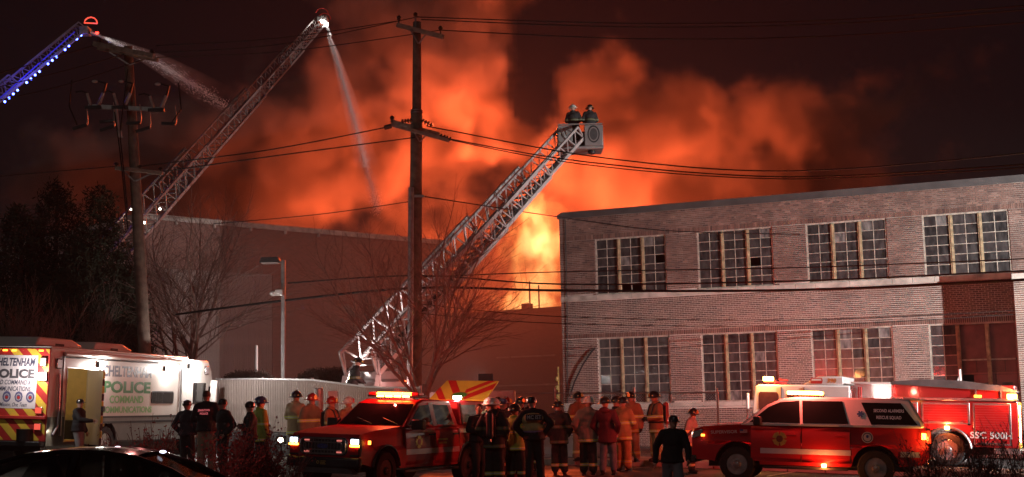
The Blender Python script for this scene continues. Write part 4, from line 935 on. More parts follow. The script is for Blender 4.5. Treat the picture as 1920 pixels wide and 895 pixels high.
    m = MB(); m.box(X(1828)-.12,X(1828)+.1,H-.1,H-.02,2.12,2.2); m.build('small_flasher', L_ORG, t, bevel=.02)
    m = MB(); m.box(wxp-.07,wxp+.07,H+.002,H+.05,1.13,1.24); m.build('wheel_flasher', L_YEL, t, bevel=.02)
    lamp('wheel_light', 'POINT', (wxp,H+.2,1.2), 100, (1,.16,.05), t, .06)
    m = MB(); m.box(B-.06,B-.03,H-.25,H-.08,.8,1.9); m.build('rear_flood', L_WARM, t, bevel=.01)
    lamp('rear_light', 'POINT', (B-.5,H-.3,1.6), 140, (1,.9,.8), t, .1)
    m = MB(); m.box(-Lh+.5,F-.3,-.8,.8,.42,.66); m.build('chassis', MAT['blackp'], t)
MAT['glass2'] = M_('cab_glass', (.10,.04,.04), .08, spec=.7)
engine()

# ---------------------------------------------------------------- white command van
def van():
    P0 = Vector((-11.67,32.0)); d = Vector((.2,.98)).normalized(); L = 9.8; yl = Vector((-d.y,d.x))
    c = P0 + d*(L/2) + yl*1.25
    t = thing('command_van', 'white police command van with open side door and chevron rear', 'command van', (c.x,c.y,g(c.x)), math.atan2(d.y,d.x), tilt=True)
    U = lambda u: u - L/2; H = 1.25; R = -H; ZT = 2.92
    wh = M_('van_white', (.66,.60,.56), .3, var=.05, scale=1.5, coat=.6)
    # shell as separate sides so that the doorway is open
    du0, du1, dz0, dz1 = .80, 1.86, .62, 2.45
    m = MB()
    m.box(U(0),U(du0),R,R+.05,1.22,ZT); m.box(U(du0),U(du1),R,R+.05,dz1,ZT); m.box(U(du1),U(7.6),R,R+.05,1.22,ZT)
    m.build('side_panel', wh, t, angle=0)
    m = MB(); m.box(U(0),U(7.6),H-.05,H,.5,ZT); m.build('side_panel', wh, t, angle=0)
    m = MB(); m.box(U(0),U(7.6),R-.02,H+.02,ZT,ZT+.06); rf = m.build('roof', wh, t, bevel=.025)
    m = MB(); m.box(U(.05),U(7.6),R+.06,H-.06,.50,.58); m.build('floor_pan', MAT['dkgrey'], t)
    gp = MAT['grey_paint']
    arc = [(a-1.95+U(2.93)+1.95, b+.06) for a, b in arch(0,.60,.50)]
    m = MB(); m.prism([(U(7.6),.50),(U(7.6),1.22),(U(du1),1.22),(U(du1),.50)] + [(a, b) for a, b in arc], R, R+.05); m.build('lower_side', gp, t, fix=True, angle=0)
    m = MB(); m.box(U(0),U(du0),R,R+.05,.50,1.22); m.build('lower_side', M_('van_black_panel',(.03,.03,.032),.3,coat=.4), t, angle=0)
    m = MB(); m.box(U(du1),U(7.6),R-.012,R-.001,1.17,1.22); m.build('rub_rail', MAT['blackp'], t, angle=0)
    m = MB(); m.box(U(du1),U(7.6),R-.012,R-.001,1.02,1.08); m.build('rub_rail', MAT['blackp'], t, angle=0)
    # cab front
    m = MB(); m.prism([(U(7.6),.5),(U(7.6),ZT),(U(9.1),ZT),(U(9.35),2.6),(U(9.72),1.45),(U(9.8),1.1),(U(9.8),.55),(U(8.9),.5)] + [(a+U(8.15), b+.06) for a, b in reversed(arch(0,.56,.50))][0:0], -H, H); m.build('cab', wh, t, bevel=.06, fix=True)
    m = MB(); m.box(U(8.05),U(8.95),R-.008,R-.001,1.55,2.2); m.build('cab_window', MAT['glass'], t)
    m = MB(); m.box(U(9.15),U(9.42),R-.008,R-.001,1.5,2.1); m.build('cab_window', MAT['glass'], t)
    m = slab([(U(9.70),-1.1,1.5),(U(9.70),1.1,1.5),(U(9.38),1.1,2.5),(U(9.38),-1.1,2.5)], (1,0,.32), .004, .006); m.build('windscreen', MAT['glass'], t, fix=True)
    m = MB(); m.box(U(9.0),U(9.1),R-.35,R-.12,1.6,2.3); m.build('wing_mirror', wh, t, bevel=.03)
    # doorway: warm lit inside, partition, step
    ow = M_('warm_interior', (.62,.44,.16), .6, var=.08)
    m = MB(); m.box(U(.4),U(2.9),.2,.25,.6,ZT-.05); m.box(U(.35),U(.4),R+.05,.2,.6,ZT-.05); m.box(U(2.85),U(2.9),R+.05,.2,.6,ZT-.05); m.box(U(.4),U(2.85),R+.06,.2,.58,.6); m.box(U(.4),U(2.85),R+.06,.2,2.6,2.64); it = m.build('interior', ow, t, angle=0)
    m = MB(); m.box(U(1.25),U(2.2),.14,.2,.62,1.55); m.build('cabinet', ow, it, bevel=.01); m = MB(); m.box(U(1.5),U(1.95),.16,.19,1.9,2.15); m.build('notice', MAT['white'], it)
    lamp('interior_lamp', 'POINT', (U(1.35),-.05,2.45), 18, (1,.82,.52), t, .12)
    m = MB(); m.box(U(du0-.05),U(du1),R-.45,R,.28,.36); m.build('step', MAT['alu'], t, bevel=.01)
    m = MB(); m.box(U(du0),U(du0+.02),R-.01,R,.6,dz1); m.box(U(du0),U(du1),R-.01,R,dz1,dz1+.03); m.build('door_frame', MAT['alu'], t, angle=0)
    # open door leaf, hinged at the forward side
    al = math.radians(35); dv = Vector((-math.sin(al), -math.cos(al), 0)); hx = Vector((U(1.9), R-.01, 0)); W_ = .86
    rt = Vector((dv.y, -dv.x, 0))
    m = slab([hx+Vector((0,0,.5)), hx+dv*W_+Vector((0,0,.5)), hx+dv*W_+Vector((0,0,2.42)), hx+Vector((0,0,2.42))], rt, 0, .05); dr = m.build('door_leaf', wh, t, bevel=.008, fix=True)
    fn = -rt if rt.x > 0 else rt
    m = slab([hx+dv*.1+Vector((0,0,1.45)), hx+dv*(W_-.1)+Vector((0,0,1.45)), hx+dv*(W_-.1)+Vector((0,0,2.1)), hx+dv*.1+Vector((0,0,2.1))], -rt, .002, .006); m.build('door_inner_panel', MAT['stripe'], dr, fix=True)
    e = hx+dv*(W_+.012)
    for k in range(10):
        m = MB(); m.bar(e+rt*.025+Vector((0,0,.5+k*.19)), e+rt*.025+Vector((0,0,.5+k*.19+.17)), .02, .055, up=rt); m.build('edge_tape', MAT['lime'] if k % 2 else MAT['blackp'], dr)
    m = MB(); m.box(e.x-.08,e.x+.02,e.y-.05,e.y+.02,1.36,1.50); m.build('door_lock', MAT['blackp'], dr, bevel=.01)
    # lettering on the side
    S = lambda u, z: face_frame((U(u), R-.003, z), (1,0,0), (0,0,1))
    navy = M_('navy_lettering', (.07,.07,.11), .4); green = M_('green_lettering', (.05,.20,.07), .4); pale = M_('pale_lettering', (.78,.78,.74), .4); lgreen = M_('light_green_lettering', (.22,.5,.2), .4)
    text('CHELTENHAM', .40, navy, t, S(3.95,2.42), bold=.03, width=2.75)
    text('POLICE', .42, green, t, S(3.95,1.99), bold=.04, width=2.65)
    text('COMMAND', .28, lgreen, t, S(3.95,1.66), bold=.03, width=1.9)
    text('COMMUNICATIONS', .24, lgreen, t, S(4.0,1.38), bold=.03, width=2.85)
    m = MB(); m.prism([(x,z) for x, z in rounded(U(5.35),U(6.75),1.56,1.92,.08)], R-.02, R-.001); wd = m.build('slide_window', MAT['blackp'], t, bevel=.005, fix=True)
    for a, b in ((5.40,6.03),(6.08,6.70)): m = MB(); m.prism(rounded(U(a),U(b),1.60,1.88,.05), R-.024, R-.02); m.build('window_pane', MAT['glass'], wd, fix=True)
    # awning roll, arms and lamps
    m = MB(); m.tube((U(.55),R-.06,2.80),(U(7.2),R-.06,2.80),.055); aw = m.build('awning_roll', wh, t)
    m = MB(); m.tube((U(.5),R-.05,2.72),(U(7.2),R-.05,2.72),.018); m.build('awning_rail', MAT['blackp'], aw)
    for u in (.55,7.15): m = MB(); m.bar((U(u),R-.04,2.75),(U(u),R-.05,.75),.045,.04); m.build('awning_arm', MAT['alu'], t)
    for u in (2.35,6.15):
        m = MB(); m.box(U(u)-.14,U(u)+.14,R-.09,R-.01,2.52,2.64); sl = m.build('awning_lamp', MAT['blackp'], t, bevel=.01); m = MB(); m.box(U(u)-.12,U(u)+.12,R-.10,R-.09,2.53,2.63); m.build('lamp_lens', L_WHT, sl)
        lamp('awning_light', 'POINT', (U(u),R-.28,2.56), 48, (1,.93,.86), t, .06)
    m = MB(); m.box(U(7.75)-.16,U(7.75)+.16,R-.10,R-.005,2.62,2.78); sl = m.build('scene_lamp', MAT['blackp'], t, bevel=.01); m = MB(); m.ell((U(7.75),R-.12,2.70),(.15,.10,.11)); m.build('lamp_lens', L_WHT2, sl)
    lamp('scene_light', 'POINT', (U(7.75),R-.45,2.72), 150, (1,.95,.90), t, .08)
    for u, z in ((.35,2.55),(8.9,2.6)): m = MB(); m.box(U(u)-.12,U(u)+.12,R-.05,R-.001,z-.13,z+.13); wl_ = m.build('warning_light', MAT['chrome'], t, bevel=.02); m = MB(); m.box(U(u)-.1,U(u)+.1,R-.056,R-.05,z-.1,z+.1); m.build('warning_lens', MAT['stripe'], wl_)
    for u, mt in ((2.93,0),(8.15,0)): wheel(t, U(u), R+.16, .48, .3); wheel(t, U(u), H-.16, .48, .3)
    m = MB(); m.box(U(2.3),U(3.56),R+.34,H-.34,.5,1.1); m.build('wheel_well', MAT['blackp'], t)
    # roof units
    for a, b in ((.1,2.3),(2.9,5.0)):
        m = MB(); m.prism([(U(a),ZT+.06),(U(a)+.15,ZT+.30),(U(b)-.5,ZT+.30),(U(b),ZT+.16),(U(b),ZT+.06)], -.75, .75); ac = m.build('roof_unit', wh, t, bevel=.04, fix=True)
        m = MB(); m.box(U(a)+.9,U(a)+1.3,-.76,-.748,ZT+.1,ZT+.16); m.build('unit_vent', MAT['dkgrey'], ac)
    # rear wall with chevrons and lettering panel
    m = MB(); m.box(U(0)-.03,U(0),-H,H,.62,ZT); rr = m.build('rear_wall', MAT['chev_red'], t, bevel=.01)
    RX = U(0) - .03; RF = lambda y, z: face_frame((RX-.010, y, z), (0,-1,0), (0,0,1))
    def clipz(y0, z0, slope, w, s, zlo, zhi, ylo, yhi):      # one diagonal stripe clipped to a box
        pts = [];
        for f_ in (0, 1):
            pass
        n = 24; out = []
        ys_ = [ylo + (yhi-ylo)*i/n for i in range(n+1)]
        lo = [(y, max(zlo, min(zhi, z0 + slope*(y-y0)))) for y in ys_]; hi = [(y, max(zlo, min(zhi, z0 + w + slope*(y-y0)))) for y in ys_]
        keep = [i for i in range(n+1) if hi[i][1]-lo[i][1] > 1e-4]
        if len(keep) < 2: return None
        return [lo[i] for i in keep] + [hi[i] for i in reversed(keep)]
    for s in (1,-1):
        for k in range(9):
            pl = clipz(0, .0 + k*.50, -1.15*s*s if 0 else -1.0, .25, s, .64, ZT-.02, .0, H-.02)
            if pl: m = MB(); m.prism([(s*y, z) for y, z in pl], RX-.004, RX-.0005, 'x'); m.build('chevron', MAT['yel'], rr, fix=True)
    m = MB(); m.box(RX-.008,RX-.005,-.93,.40,1.42,2.74); pn = m.build('lettering_panel', M_('panel_white',(.72,.62,.64),.4,var=.04), rr)
    text('CHELTENHAM', .27, navy, pn, RF(-.27,2.56), bold=.03, shear=.2, width=1.16)
    text('POLICE', .29, M_('charcoal_lettering',(.09,.08,.09),.4), pn, RF(-.27,2.27), bold=.05, width=1.16)
    text('FIELD COMMAND &', .16, navy, pn, RF(-.24,2.06), bold=.01, shear=.2, width=1.06)
    text('COMMUNICATIONS', .16, navy, pn, RF(-.24,1.90), bold=.01, shear=.2, width=1.06)
    text('One Mission, One Team', .14, navy, pn, RF(-.22,1.51), bold=.005, shear=.3, width=.95)
    for k, y in enumerate((.20,-.13,-.46,-.78)):
        bd = disc(pn, 'badge', M_('badge_blue',(.12,.11,.22),.4) if k else MAT['gold'], RF(y,1.71), .115, .135, n=20 if k != 2 else 8); disc(bd, 'badge_ring', MAT['stripe'], RF(y,1.70) @ Matrix.Translation((0,0,.004)), .075, .085, th=.001, inner=.055); disc(bd, 'badge_centre', MAT['chev_red'], RF(y,1.69) @ Matrix.Translation((0,0,.004)), .04, .04, th=.002)
    m = MB(); m.box(RX-.06,RX-.001,-H,H,1.16,1.24); m.build('rear_rail', MAT['chev_red'], rr, bevel=.01)
    def rl(y, z, w, h, lens): m = MB(); m.box(RX-.05,RX-.006,y-w,y+w,z-h,z+h); b_ = m.build('rear_lamp', MAT['chrome'], rr, bevel=.015); m = MB(); m.box(RX-.058,RX-.05,y-w*.85,y+w*.85,z-h*.8,z+h*.8); m.build('lamp_lens', lens, b_, bevel=.005)
    for s in (1,-1): rl(s*1.10,2.58,.09,.12,MAT['stripe']); rl(s*1.10,2.22,.12,.12,L_WHT); rl(s*1.05,1.38,.10,.09,L_MK2); rl(s*1.05,.98,.10,.09,L_MK2)
    for y in (.25,0,-.25,-1.0): m = MB(); m.box(RX-.02,RX-.001,y-.06,y+.06,2.84,2.88); m.build('marker_lamp', L_ORG, rr)
    lamp('rear_light', 'POINT', (RX-.55,-.95,2.3), 55, (1,.93,.88), t, .06)
    m = MB(); m.box(RX-.25,RX,-H,H,.50,.62); m.build('rear_bumper', MAT['blackp'], t, bevel=.02)
    m = MB(); m.lathe([(.18,0),(.19,.24),(.20,.30)], 16, Matrix.Translation((RX-.12,-.75,.62))); m.build('vent_pot', MAT['blackp'], t)
    m = MB(); m.box(U(.2),U(7.5),-1.0,1.0,.36,.5); m.build('chassis', MAT['blackp'], t)
    m = MB(); m.path([(U(.35),R-.06,2.3),(U(.35),R-.1,1.5),(U(.3),R-.12,1.0),(U(.1),R-.12,.78)], .03, 8); m.build('side_pipe', MAT['alu'], t)
L_WHT2 = E_('bright_white_lamp', (1,.97,.93), 120); L_MK2 = E_('dim_red_lens', (1,.12,.08), .8)  # the red rear lenses get a faint emission
van()

# ---------------------------------------------------------------- dark car in the foreground
def sedan():
    p = at(178, 845, 17.2)
    t = thing('parked_car', 'black parked car with only its roof and windows showing in the foreground', 'car', (p.x-.05, p.y+.6, p.z-1.44), 0.0, tilt=True)
    H = .91
    poly = [(2.3,.3),(2.38,.55),(2.3,.72),(1.9,.82),(1.15,.92),(-1.75,.98),(-2.3,.95),(-2.38,.6),(-2.3,.3)] + arch(-1.4,.4,.28,7) + [(-.95,.24),(.95,.24)] + arch(1.42,.4,.28,7)
    m = MB(); m.prism(poly, -H, H); m.build('body', MAT['black_paint'], t, bevel=.05, fix=True)
    yc = lambda z: .86 - .22*(z-.9)/.54
    # roof shell over pillars, panes between
    top = [(1.62,.93),(1.05,1.22),(.55,1.375),(.1,1.43),(-.4,1.43),(-.9,1.37),(-1.4,1.22),(-1.95,.97)]
    def shell(off):
        return [(x*(1-off*.5), z-off) for x, z in top]
    m = MB(); n = len(top); vs = []
    for x, z in top:
        w = yc(z); vs += [(x,-w,z),(x,-w*.5,z+.025),(x,0,z+.035),(x,w*.5,z+.025),(x,w,z)]
    for x, z in shell(.035):
        w = yc(z)-.02; vs += [(x,-w,z),(x,-w*.5,z+.02),(x,0,z+.03),(x,w*.5,z+.02),(x,w,z)]
    fs = []
    for i in range(n-1):
        for j in range(4):
            a = i*5+j
            if 2 <= i <= 4: fs += [(a,a+1,a+6,a+5), (n*5+a,n*5+a+5,n*5+a+6,n*5+a+1)]
    used = sorted({i for f in fs for i in f}); mp = {a: i for i, a in enumerate(used)}
    m.add([vs[i] for i in used], [[mp[i] for i in f] for f in fs]); m.build('roof', MAT['black_paint'], t, fix=True)
    for s in (1,-1):
        m = MB(); pts = [(x, s*(yc(z)-.005), z-.01) for x, z in top]; m.path(pts, .036, 6); m.build('roof_rail', MAT['black_paint'], t)
        m = MB(); m.bar((-.28,s*yc(.93),.93),(-.22,s*yc(1.4),1.40),.09,.05); m.build('door_pillar', MAT['black_paint'], t)
        m = onside([(1.45,.96),(1.0,1.20),(.52,1.345),(.1,1.39),(-.2,1.39),(-.24,.96)], s, yc, .005, -.012); m.build('side_window', MAT['carglass'], t, fix=True)
        m = onside([(-.34,.97),(-.30,1.39),(-.86,1.335),(-1.34,1.19),(-1.5,.98)], s, yc, .005, -.012); m.build('side_window', MAT['carglass'], t, fix=True)
        for x in (1.42,-1.4): wheel(t, x, s*.8, .33, .22, 'black')
        for x in (.55,-.5): m = MB(); m.ell((x-.1,s*.36,1.0),(.09,.22,.28)); m.ell((x-.14,s*.36,1.27),(.06,.13,.10)); m.build('seat', MAT['seat'], t)
    m = slab([(1.62,-.8,.95),(1.62,.8,.95),(.58,.66,1.36),(.58,-.66,1.36)], (.37,0,.93), -.01, .006); m.build('windscreen', MAT['carglass'], t, fix=True)
    m = slab([(-1.95,-.8,.98),(-1.95,.8,.98),(-.92,.66,1.36),(-.92,-.66,1.36)], (-.35,0,.93), -.01, .006); m.build('rear_window', MAT['carglass'], t, fix=True)
    lamp('shrub_fill', 'POINT', (.2,.5,1.80), 60, (1,.30,.27), t, .1)  # lamp added above the roof to light the shrubs
    for x in (.62,-.02,-.62,-.95): m = MB(); m.ell((x,.42,1.44 if abs(x)<.3 else (1.395 if x > -.9 else 1.37)),(.05,.03,.022)); m.build('roof_dot', L_ROOF, t)  # small glowing dots along the roof
def cg():
    m = bpy.data.materials.new('clear_car_glass'); m.use_nodes = True; nt = m.node_tree; b = nt.nodes['Principled BSDF']
    tr = nd(nt, 'ShaderNodeBsdfTransparent'); tr.inputs[0].default_value = (.45,.47,.45,1); gl = nd(nt, 'ShaderNodeBsdfGlossy'); gl.inputs['Roughness'].default_value = .03
    mx = nd(nt, 'ShaderNodeMixShader'); mx.inputs[0].default_value = .08; nt.links.new(tr.outputs[0], mx.inputs[1]); nt.links.new(gl.outputs[0], mx.inputs[2]); nt.links.new(mx.outputs[0], nt.nodes['Material Output'].inputs[0]); return m
MAT['carglass'] = cg(); L_ROOF = E_('roof_dot_glow', (.8,.82,1), 2.5)
sedan()
# ================================================================ POLES, WIRES, LADDERS, FENCES, TREES
def wb(mb_, name, mats, parent, **kw):         # build from world coordinates under a thing placed without rotation
    o = parent.location; mb_.v = [(v[0]-o.x, v[1]-o.y, v[2]-o.z) for v in mb_.v]
    return mb_.build(name, mats, parent, **kw)
def sub(mb_, name, mats, parent, root, **kw):  # the same for a sub-part
    o = root.location; mb_.v = [(v[0]-o.x, v[1]-o.y, v[2]-o.z) for v in mb_.v]
    return mb_.build(name, mats, parent, **kw)
MAT['pole'] = M_('weathered_pole_wood', (.16,.125,.10), .9, var=.35, scale=5, bump=.6, bscale=25, detail=7)
MAT['arm'] = M_('grey_crossarm_wood', (.27,.22,.18), .9, var=.3, scale=7, bump=.4)
MAT['porcelain'] = M_('porcelain', (.42,.38,.36), .25, var=.15)
MAT['dark_ins'] = M_('dark_insulator', (.06,.045,.04), .3)
MAT['wire'] = M_('wire_black', (.012,.011,.011), .6)
MAT['galv'] = M_('galvanised_steel', (.36,.35,.35), .5, .7, var=.2, scale=6)
def insul(c, parent, h=.22, mat='dark_ins'):
    m = MB(); m.lathe([(.02,0),(.02,h*.4),(.075,h*.45),(.05,h*.62),(.085,h*.68),(.06,h*.85),(.03,h)], 10, Matrix.Translation(c)); return wb(m, 'insulator', MAT[mat], parent)
def pole_left():
    D = 40; b = at(283, 838, D); b = Vector((b.x, b.y, g(b.x))); top = at(240, 88, D)
    t = thing('utility_pole', 'wooden utility pole with three crossarms and hanging fuse cutouts', 'utility pole', b)
    m = MB(); m.path([b - Vector((0,0,.4)), b.lerp(top,.5), top], [.21,.18,.135], 14); wb(m, 'pole', MAT['pole'], t)
    def arm(p, q, w=.13, h=.15):
        m = MB(); m.bar(p, q, w, h); return wb(m, 'crossarm', MAT['arm'], t, bevel=.01)
    for dy in (-.22, .22): arm(at(180,86,D)+Vector((0,dy,0)), at(292,109,D-.6)+Vector((0,dy,0)))
    arm(at(216,315,D-.25), at(305,325,D-.3), .11, .12)
    ma = MB(); ma.bar(at(166,200,D-.3), at(300,206,D-.3), .11, .14); fr = wb(ma, 'crossarm', MAT['galv'], t, bevel=.008)
    for a, b2 in (((205,98),(243,122)),((280,108),(243,122)),((228,318),(252,340)),((288,324),(254,340))):
        m = MB(); m.bar(at(*a,D-.3), at(*b2,D-.25), .03, .04); wb(m, 'brace', MAT['galv'], t)
    for px, py in ((187,84),(285,106)): insul(at(px,py,D-.3), t)
    for px in (218,262,301): insul(at(px,313+(px-218)*.11,D-.3), t, .14)
    for px, py in ((178,200),(228,200),(296,205)):          # cutout switches: two sloping porcelain tubes on a bracket
        m = MB(); c = at(px,py,D-.35); m.tube(c+Vector((-.12,0,0)), c+Vector((-.24,-.05,.42)), .05,.045, n=8); m.tube(c+Vector((.10,0,0)), c+Vector((.28,-.05,.42)), .06,.055, n=8); k = wb(m, 'fuse_cutout', MAT['porcelain'], t)
        m = MB(); m.bar(c+Vector((-.3,0,-.03)), c+Vector((.2,0,-.03)), .14,.1); sub(m, 'cutout_bracket', MAT['black_metal'], k, t)
        m = MB(); m.path([c+Vector((.28,-.05,.42)), c+Vector((.36,-.05,.72)), c+Vector((.1,-.05,.80))], [.04,.035,.03]); sub(m, 'fuse_arm', MAT['black_metal'], k, t)
        m = MB(); m.path([c+Vector((-.24,-.05,.42)), c+Vector((-.4,-.05,.5)), c+Vector((-.6,-.05,.46))], .025); sub(m, 'line_clamp', MAT['black_metal'], k, t)
        m = MB(); m.ell(c+Vector((.0,-.05,.80)), (.1,.06,.05)); sub(m, 'cutout_cap', MAT['porcelain'], k, t)
    for px, py, rz in ((150,238,.3),(200,228,.05),(201,241,.3),(250,231,0),(268,243,.3),(316,232,-.05)):      # hanging arresters
        c = at(px,py,D-.4); dv = Vector((.22,0,.22*rz)); m = MB(); m.bar(c-dv, c+dv, .08,.09); k = wb(m, 'line_arrester', MAT['black_metal'], t)
        m = MB(); m.path([c+dv, c+dv+Vector((.02,0,.15)), c+dv+Vector((-.02,0,.6))], [.03,.025,.008], 6); sub(m, 'arrester_lead', MAT['porcelain'], k, t)
    for pts in (((135,150),(130,200),(145,235)),((335,155),(340,205),(322,230)),((240,130),(225,250),(232,320),(240,400)),((215,210),(222,260),(228,310),(240,430))):
        m = MB(); m.path([at(x,y,D-.45) for x, y in pts], .022, 5); wb(m, 'drop_lead', MAT['wire'], t)
    m = MB(); m.tube(at(218,205,D-.4), at(224,258,D-.4), .05); m.tube(at(224,246,D-.4), at(225,258,D-.4), .075); wb(m, 'cable_termination', MAT['porcelain'], t)
    return t
pole_left()
def pole_mid():
    D = 40; b = foot(777, D); top = at(782, 42, D)
    t = thing('utility_pole', 'tall dark utility pole with grey conduit rising behind the red pickup', 'utility pole', b)
    m = MB(); m.path([b - Vector((0,0,.4)), at(780,330,D), at(781,215,D), at(781.5,205,D), top], [.23,.19,.185,.15,.13], 14); wb(m, 'pole', MAT['pole'], t)
    def arm(p, q, w=.12, h=.14):
        m = MB(); m.bar(p, q, w, h); return wb(m, 'crossarm', MAT['arm'], t, bevel=.01)
    arm(at(744,47,D-.1), at(832,70,D-.5)); arm(at(734,234,D-.25), at(842,264,D-.8), .10, .11); arm(at(733,227,D+.3), at(824,252,D-.05), .10, .11)
    for a, c in (((770,57),(784,82)),((798,66),(785,82)),((774,243),(787,266)),((800,252),(788,266))): m = MB(); m.bar(at(*a,D-.35), at(*c,D-.25), .03,.04); wb(m, 'brace', MAT['galv'], t)
    m = MB(); m.tube(at(779,58,D-.15), at(779,32,D-.15), .03); wb(m, 'top_pin', MAT['galv'], t)
    insul(at(779,36,D-.15), t); insul(at(748,44,D-.1), t, .26); insul(at(826,64,D-.45), t, .26); insul(at(735,230,D-.2), t, .22)
    for a, c in (((752,228),(774,226)),((790,226),(812,236)),((824,254),(848,262)),((720,240),(735,236))):        # strain insulator strings
        m = MB(); A = at(*a,D-.5); B = at(*c,D-.5); m.tube(A,B,.025)
        for i in range(4): q = A.lerp(B,.15+.23*i); dd = (B-A).normalized(); m.tube(q-dd*.03,q+dd*.03,.075,n=8)
        wb(m, 'strain_insulator', MAT['dark_ins'], t)
    m = MB(); m.path([at(771,352,D-.25), at(770,560,D-.25), foot(767,D-.25)], .095, 10); wb(m, 'conduit', MAT['galv'], t)
    for y in (208,212): m = MB(); m.tube(at(781,y,D)-Vector((0,0,.02)), at(781,y,D)+Vector((0,0,.02)), .2, n=14); wb(m, 'band', MAT['galv'], t)
    m = MB(); m.bar(at(770,368,D-.2), at(796,368,D-.3), .05,.08); wb(m, 'wire_bracket', MAT['galv'], t)
pole_mid()
def wire(pts, r, label, group=None):
    P = [at(*p) for p in pts]; m = MB(); out = []
    n = len(P)
    for i in range(n-1):      # catmull-rom through the picked points
        p0, p1, p2, p3 = P[max(i-1,0)], P[i], P[i+1], P[min(i+2,n-1)]
        for k in range(8):
            u = k/8; out.append(.5*((2*p1) + (p2-p0)*u + (2*p0-5*p1+4*p2-p3)*u*u + (3*p1-p0-3*p2+p3)*u**3))
    out.append(P[-1]); b = out[0].copy()
    m.path([q-b for q in out], r, 5); o = m.build('overhead_wire', MAT['wire']); o.location = b
    return tag(o, label, 'wire', group)
G1, G2, G3 = 'high wires right of the tall pole', 'wires between the two poles', 'wires crossing the brick front'
wire([(779,32,40),(1180,44,36),(1560,38,33),(1960,8,30)], .018, 'topmost wire running right from the pin of the tall pole', G1)
wire([(790,37,40),(1180,51,36),(1560,45,33),(1960,16,30)], .018, 'wire just below the topmost one right of the tall pole', G1)
wire([(827,57,39.6),(1190,73,36),(1560,68,33),(1960,40,30)], .018, 'wire running right from the end insulator of the high crossarm', G1)
wire([(800,236,39.5),(838,244,39.5),(1130,296,37),(1480,321,34),(1960,284,31)], .02, 'upper wire passing behind the bucket of the tower ladder', G1)
wire([(848,262,39.5),(1100,304,37),(1480,332,34),(1960,306,31)], .02, 'middle wire passing below the bucket of the tower ladder', G1)
wire([(816,257,39.4),(1090,308,37),(1480,336,34),(1960,312,31)], .016, 'lower wire passing below the bucket of the tower ladder', G1)
wire([(797,369,39.6),(920,388,44),(1047,407,50),(1240,432,48),(1500,440,46)], .02, 'service wire dropping from the tall pole to the brick corner', G3)
wire([(787,520,40),(1050,510,38),(1500,502,35),(1960,484,31)], .016, 'upper cable crossing the sills of the upper brick windows', G3)
wire([(540,531,42),(787,517,40),(1050,533,38),(1500,527,35),(1960,506,31)], .024, 'middle cable crossing the sills of the upper brick windows', G3)
wire([(330,590,44),(540,563,42),(787,540,40),(1050,545,38),(1500,544,35),(1960,523,31)], .038, 'thickest black cable sagging from the leafless tree across the brick front', G3)
wire([(787,570,40),(1052,594,42),(1500,600,44),(1900,583,44)], .013, 'upper thin wire under the brick sills', G3)
wire([(787,588,40),(1052,607,42),(1500,611,44),(1900,590,44)], .013, 'lower thin wire under the brick sills', G3)
wire([(292,86,39.6),(520,72,40),(744,40,40)], .015, 'highest of the wires between the two poles', G2)
wire([(270,100,39.6),(520,84,40),(779,33,40)], .015, 'second highest of the wires between the two poles', G2)
wire([(294,108,39.4),(540,96,40),(826,57,39.6)], .015, 'third wire between the two poles above the aerial ladder', G2)
wire([(264,312,39.7),(500,282,40),(720,240,39.6)], .02, 'upper wire of the low pair between the two poles', G2)
wire([(304,322,39.7),(520,292,40),(778,258,39.7)], .02, 'lower wire of the low pair between the two poles', G2)
wire([(400,420,42),(600,402,41),(770,378,40)], .015, 'short wire reaching left from the conduit of the tall pole', G2)
wire([(187,82,40),(90,112,38),(-40,148,36)], .015, 'top wire leaving the cutout pole towards the blue lit ladder', G2)
wire([(240,100,40),(110,136,38),(-40,172,36)], .015, 'middle wire leaving the cutout pole towards the frame edge', G2)
wire([(285,106,40),(120,160,38),(-40,196,36)], .015, 'lowest wire leaving the cutout pole towards the frame edge', G2)
wire([(218,312,40),(100,322,38),(-40,334,36)], .015, 'wire leaving the small crossarm above the evergreens', G2)
# ---- lamp post with camera
def lamp_post():
    b = foot(531, 42); t = thing('lamp_post', 'unlit parking lot lamp post with a box head and camera', 'lamp post', b)
    top = at(528, 488, 42); m = MB(); m.bar(b, Vector((b.x,b.y,top.z)), .13, .13); wb(m, 'post', MAT['galv'], t, bevel=.015)
    m = MB(); m.bar(Vector((b.x,b.y,top.z-.1)), at(520,492,42), .06,.06); wb(m, 'arm', MAT['galv'], t)
    c = at(506, 489, 42); m = MB(); m.prism([(c.x-.32,c.z-.08),(c.x-.26,c.z+.10),(c.x+.30,c.z+.10),(c.x+.36,c.z-.04)], c.y-.2, c.y+.2); h = wb(m, 'lamp_head', MAT['dkgrey'], t, bevel=.02, fix=True)
    m = MB(); m.box(c.x-.26,c.x+.28,c.y-.16,c.y+.16,c.z-.10,c.z-.075); sub(m, 'lamp_glass', MAT['white'], h, t)
    c = at(517, 549, 41.8); m = MB(); m.box(c.x-.02,c.x+.24,c.y-.08,c.y+.08,c.z-.1,c.z+.1); cm = wb(m, 'camera_box', MAT['white'], t, bevel=.02); m = MB(); m.ell(c+Vector((-.08,0,-.03)),(.12,.1,.09)); sub(m, 'camera_dome', MAT['white'], cm, t)
lamp_post()
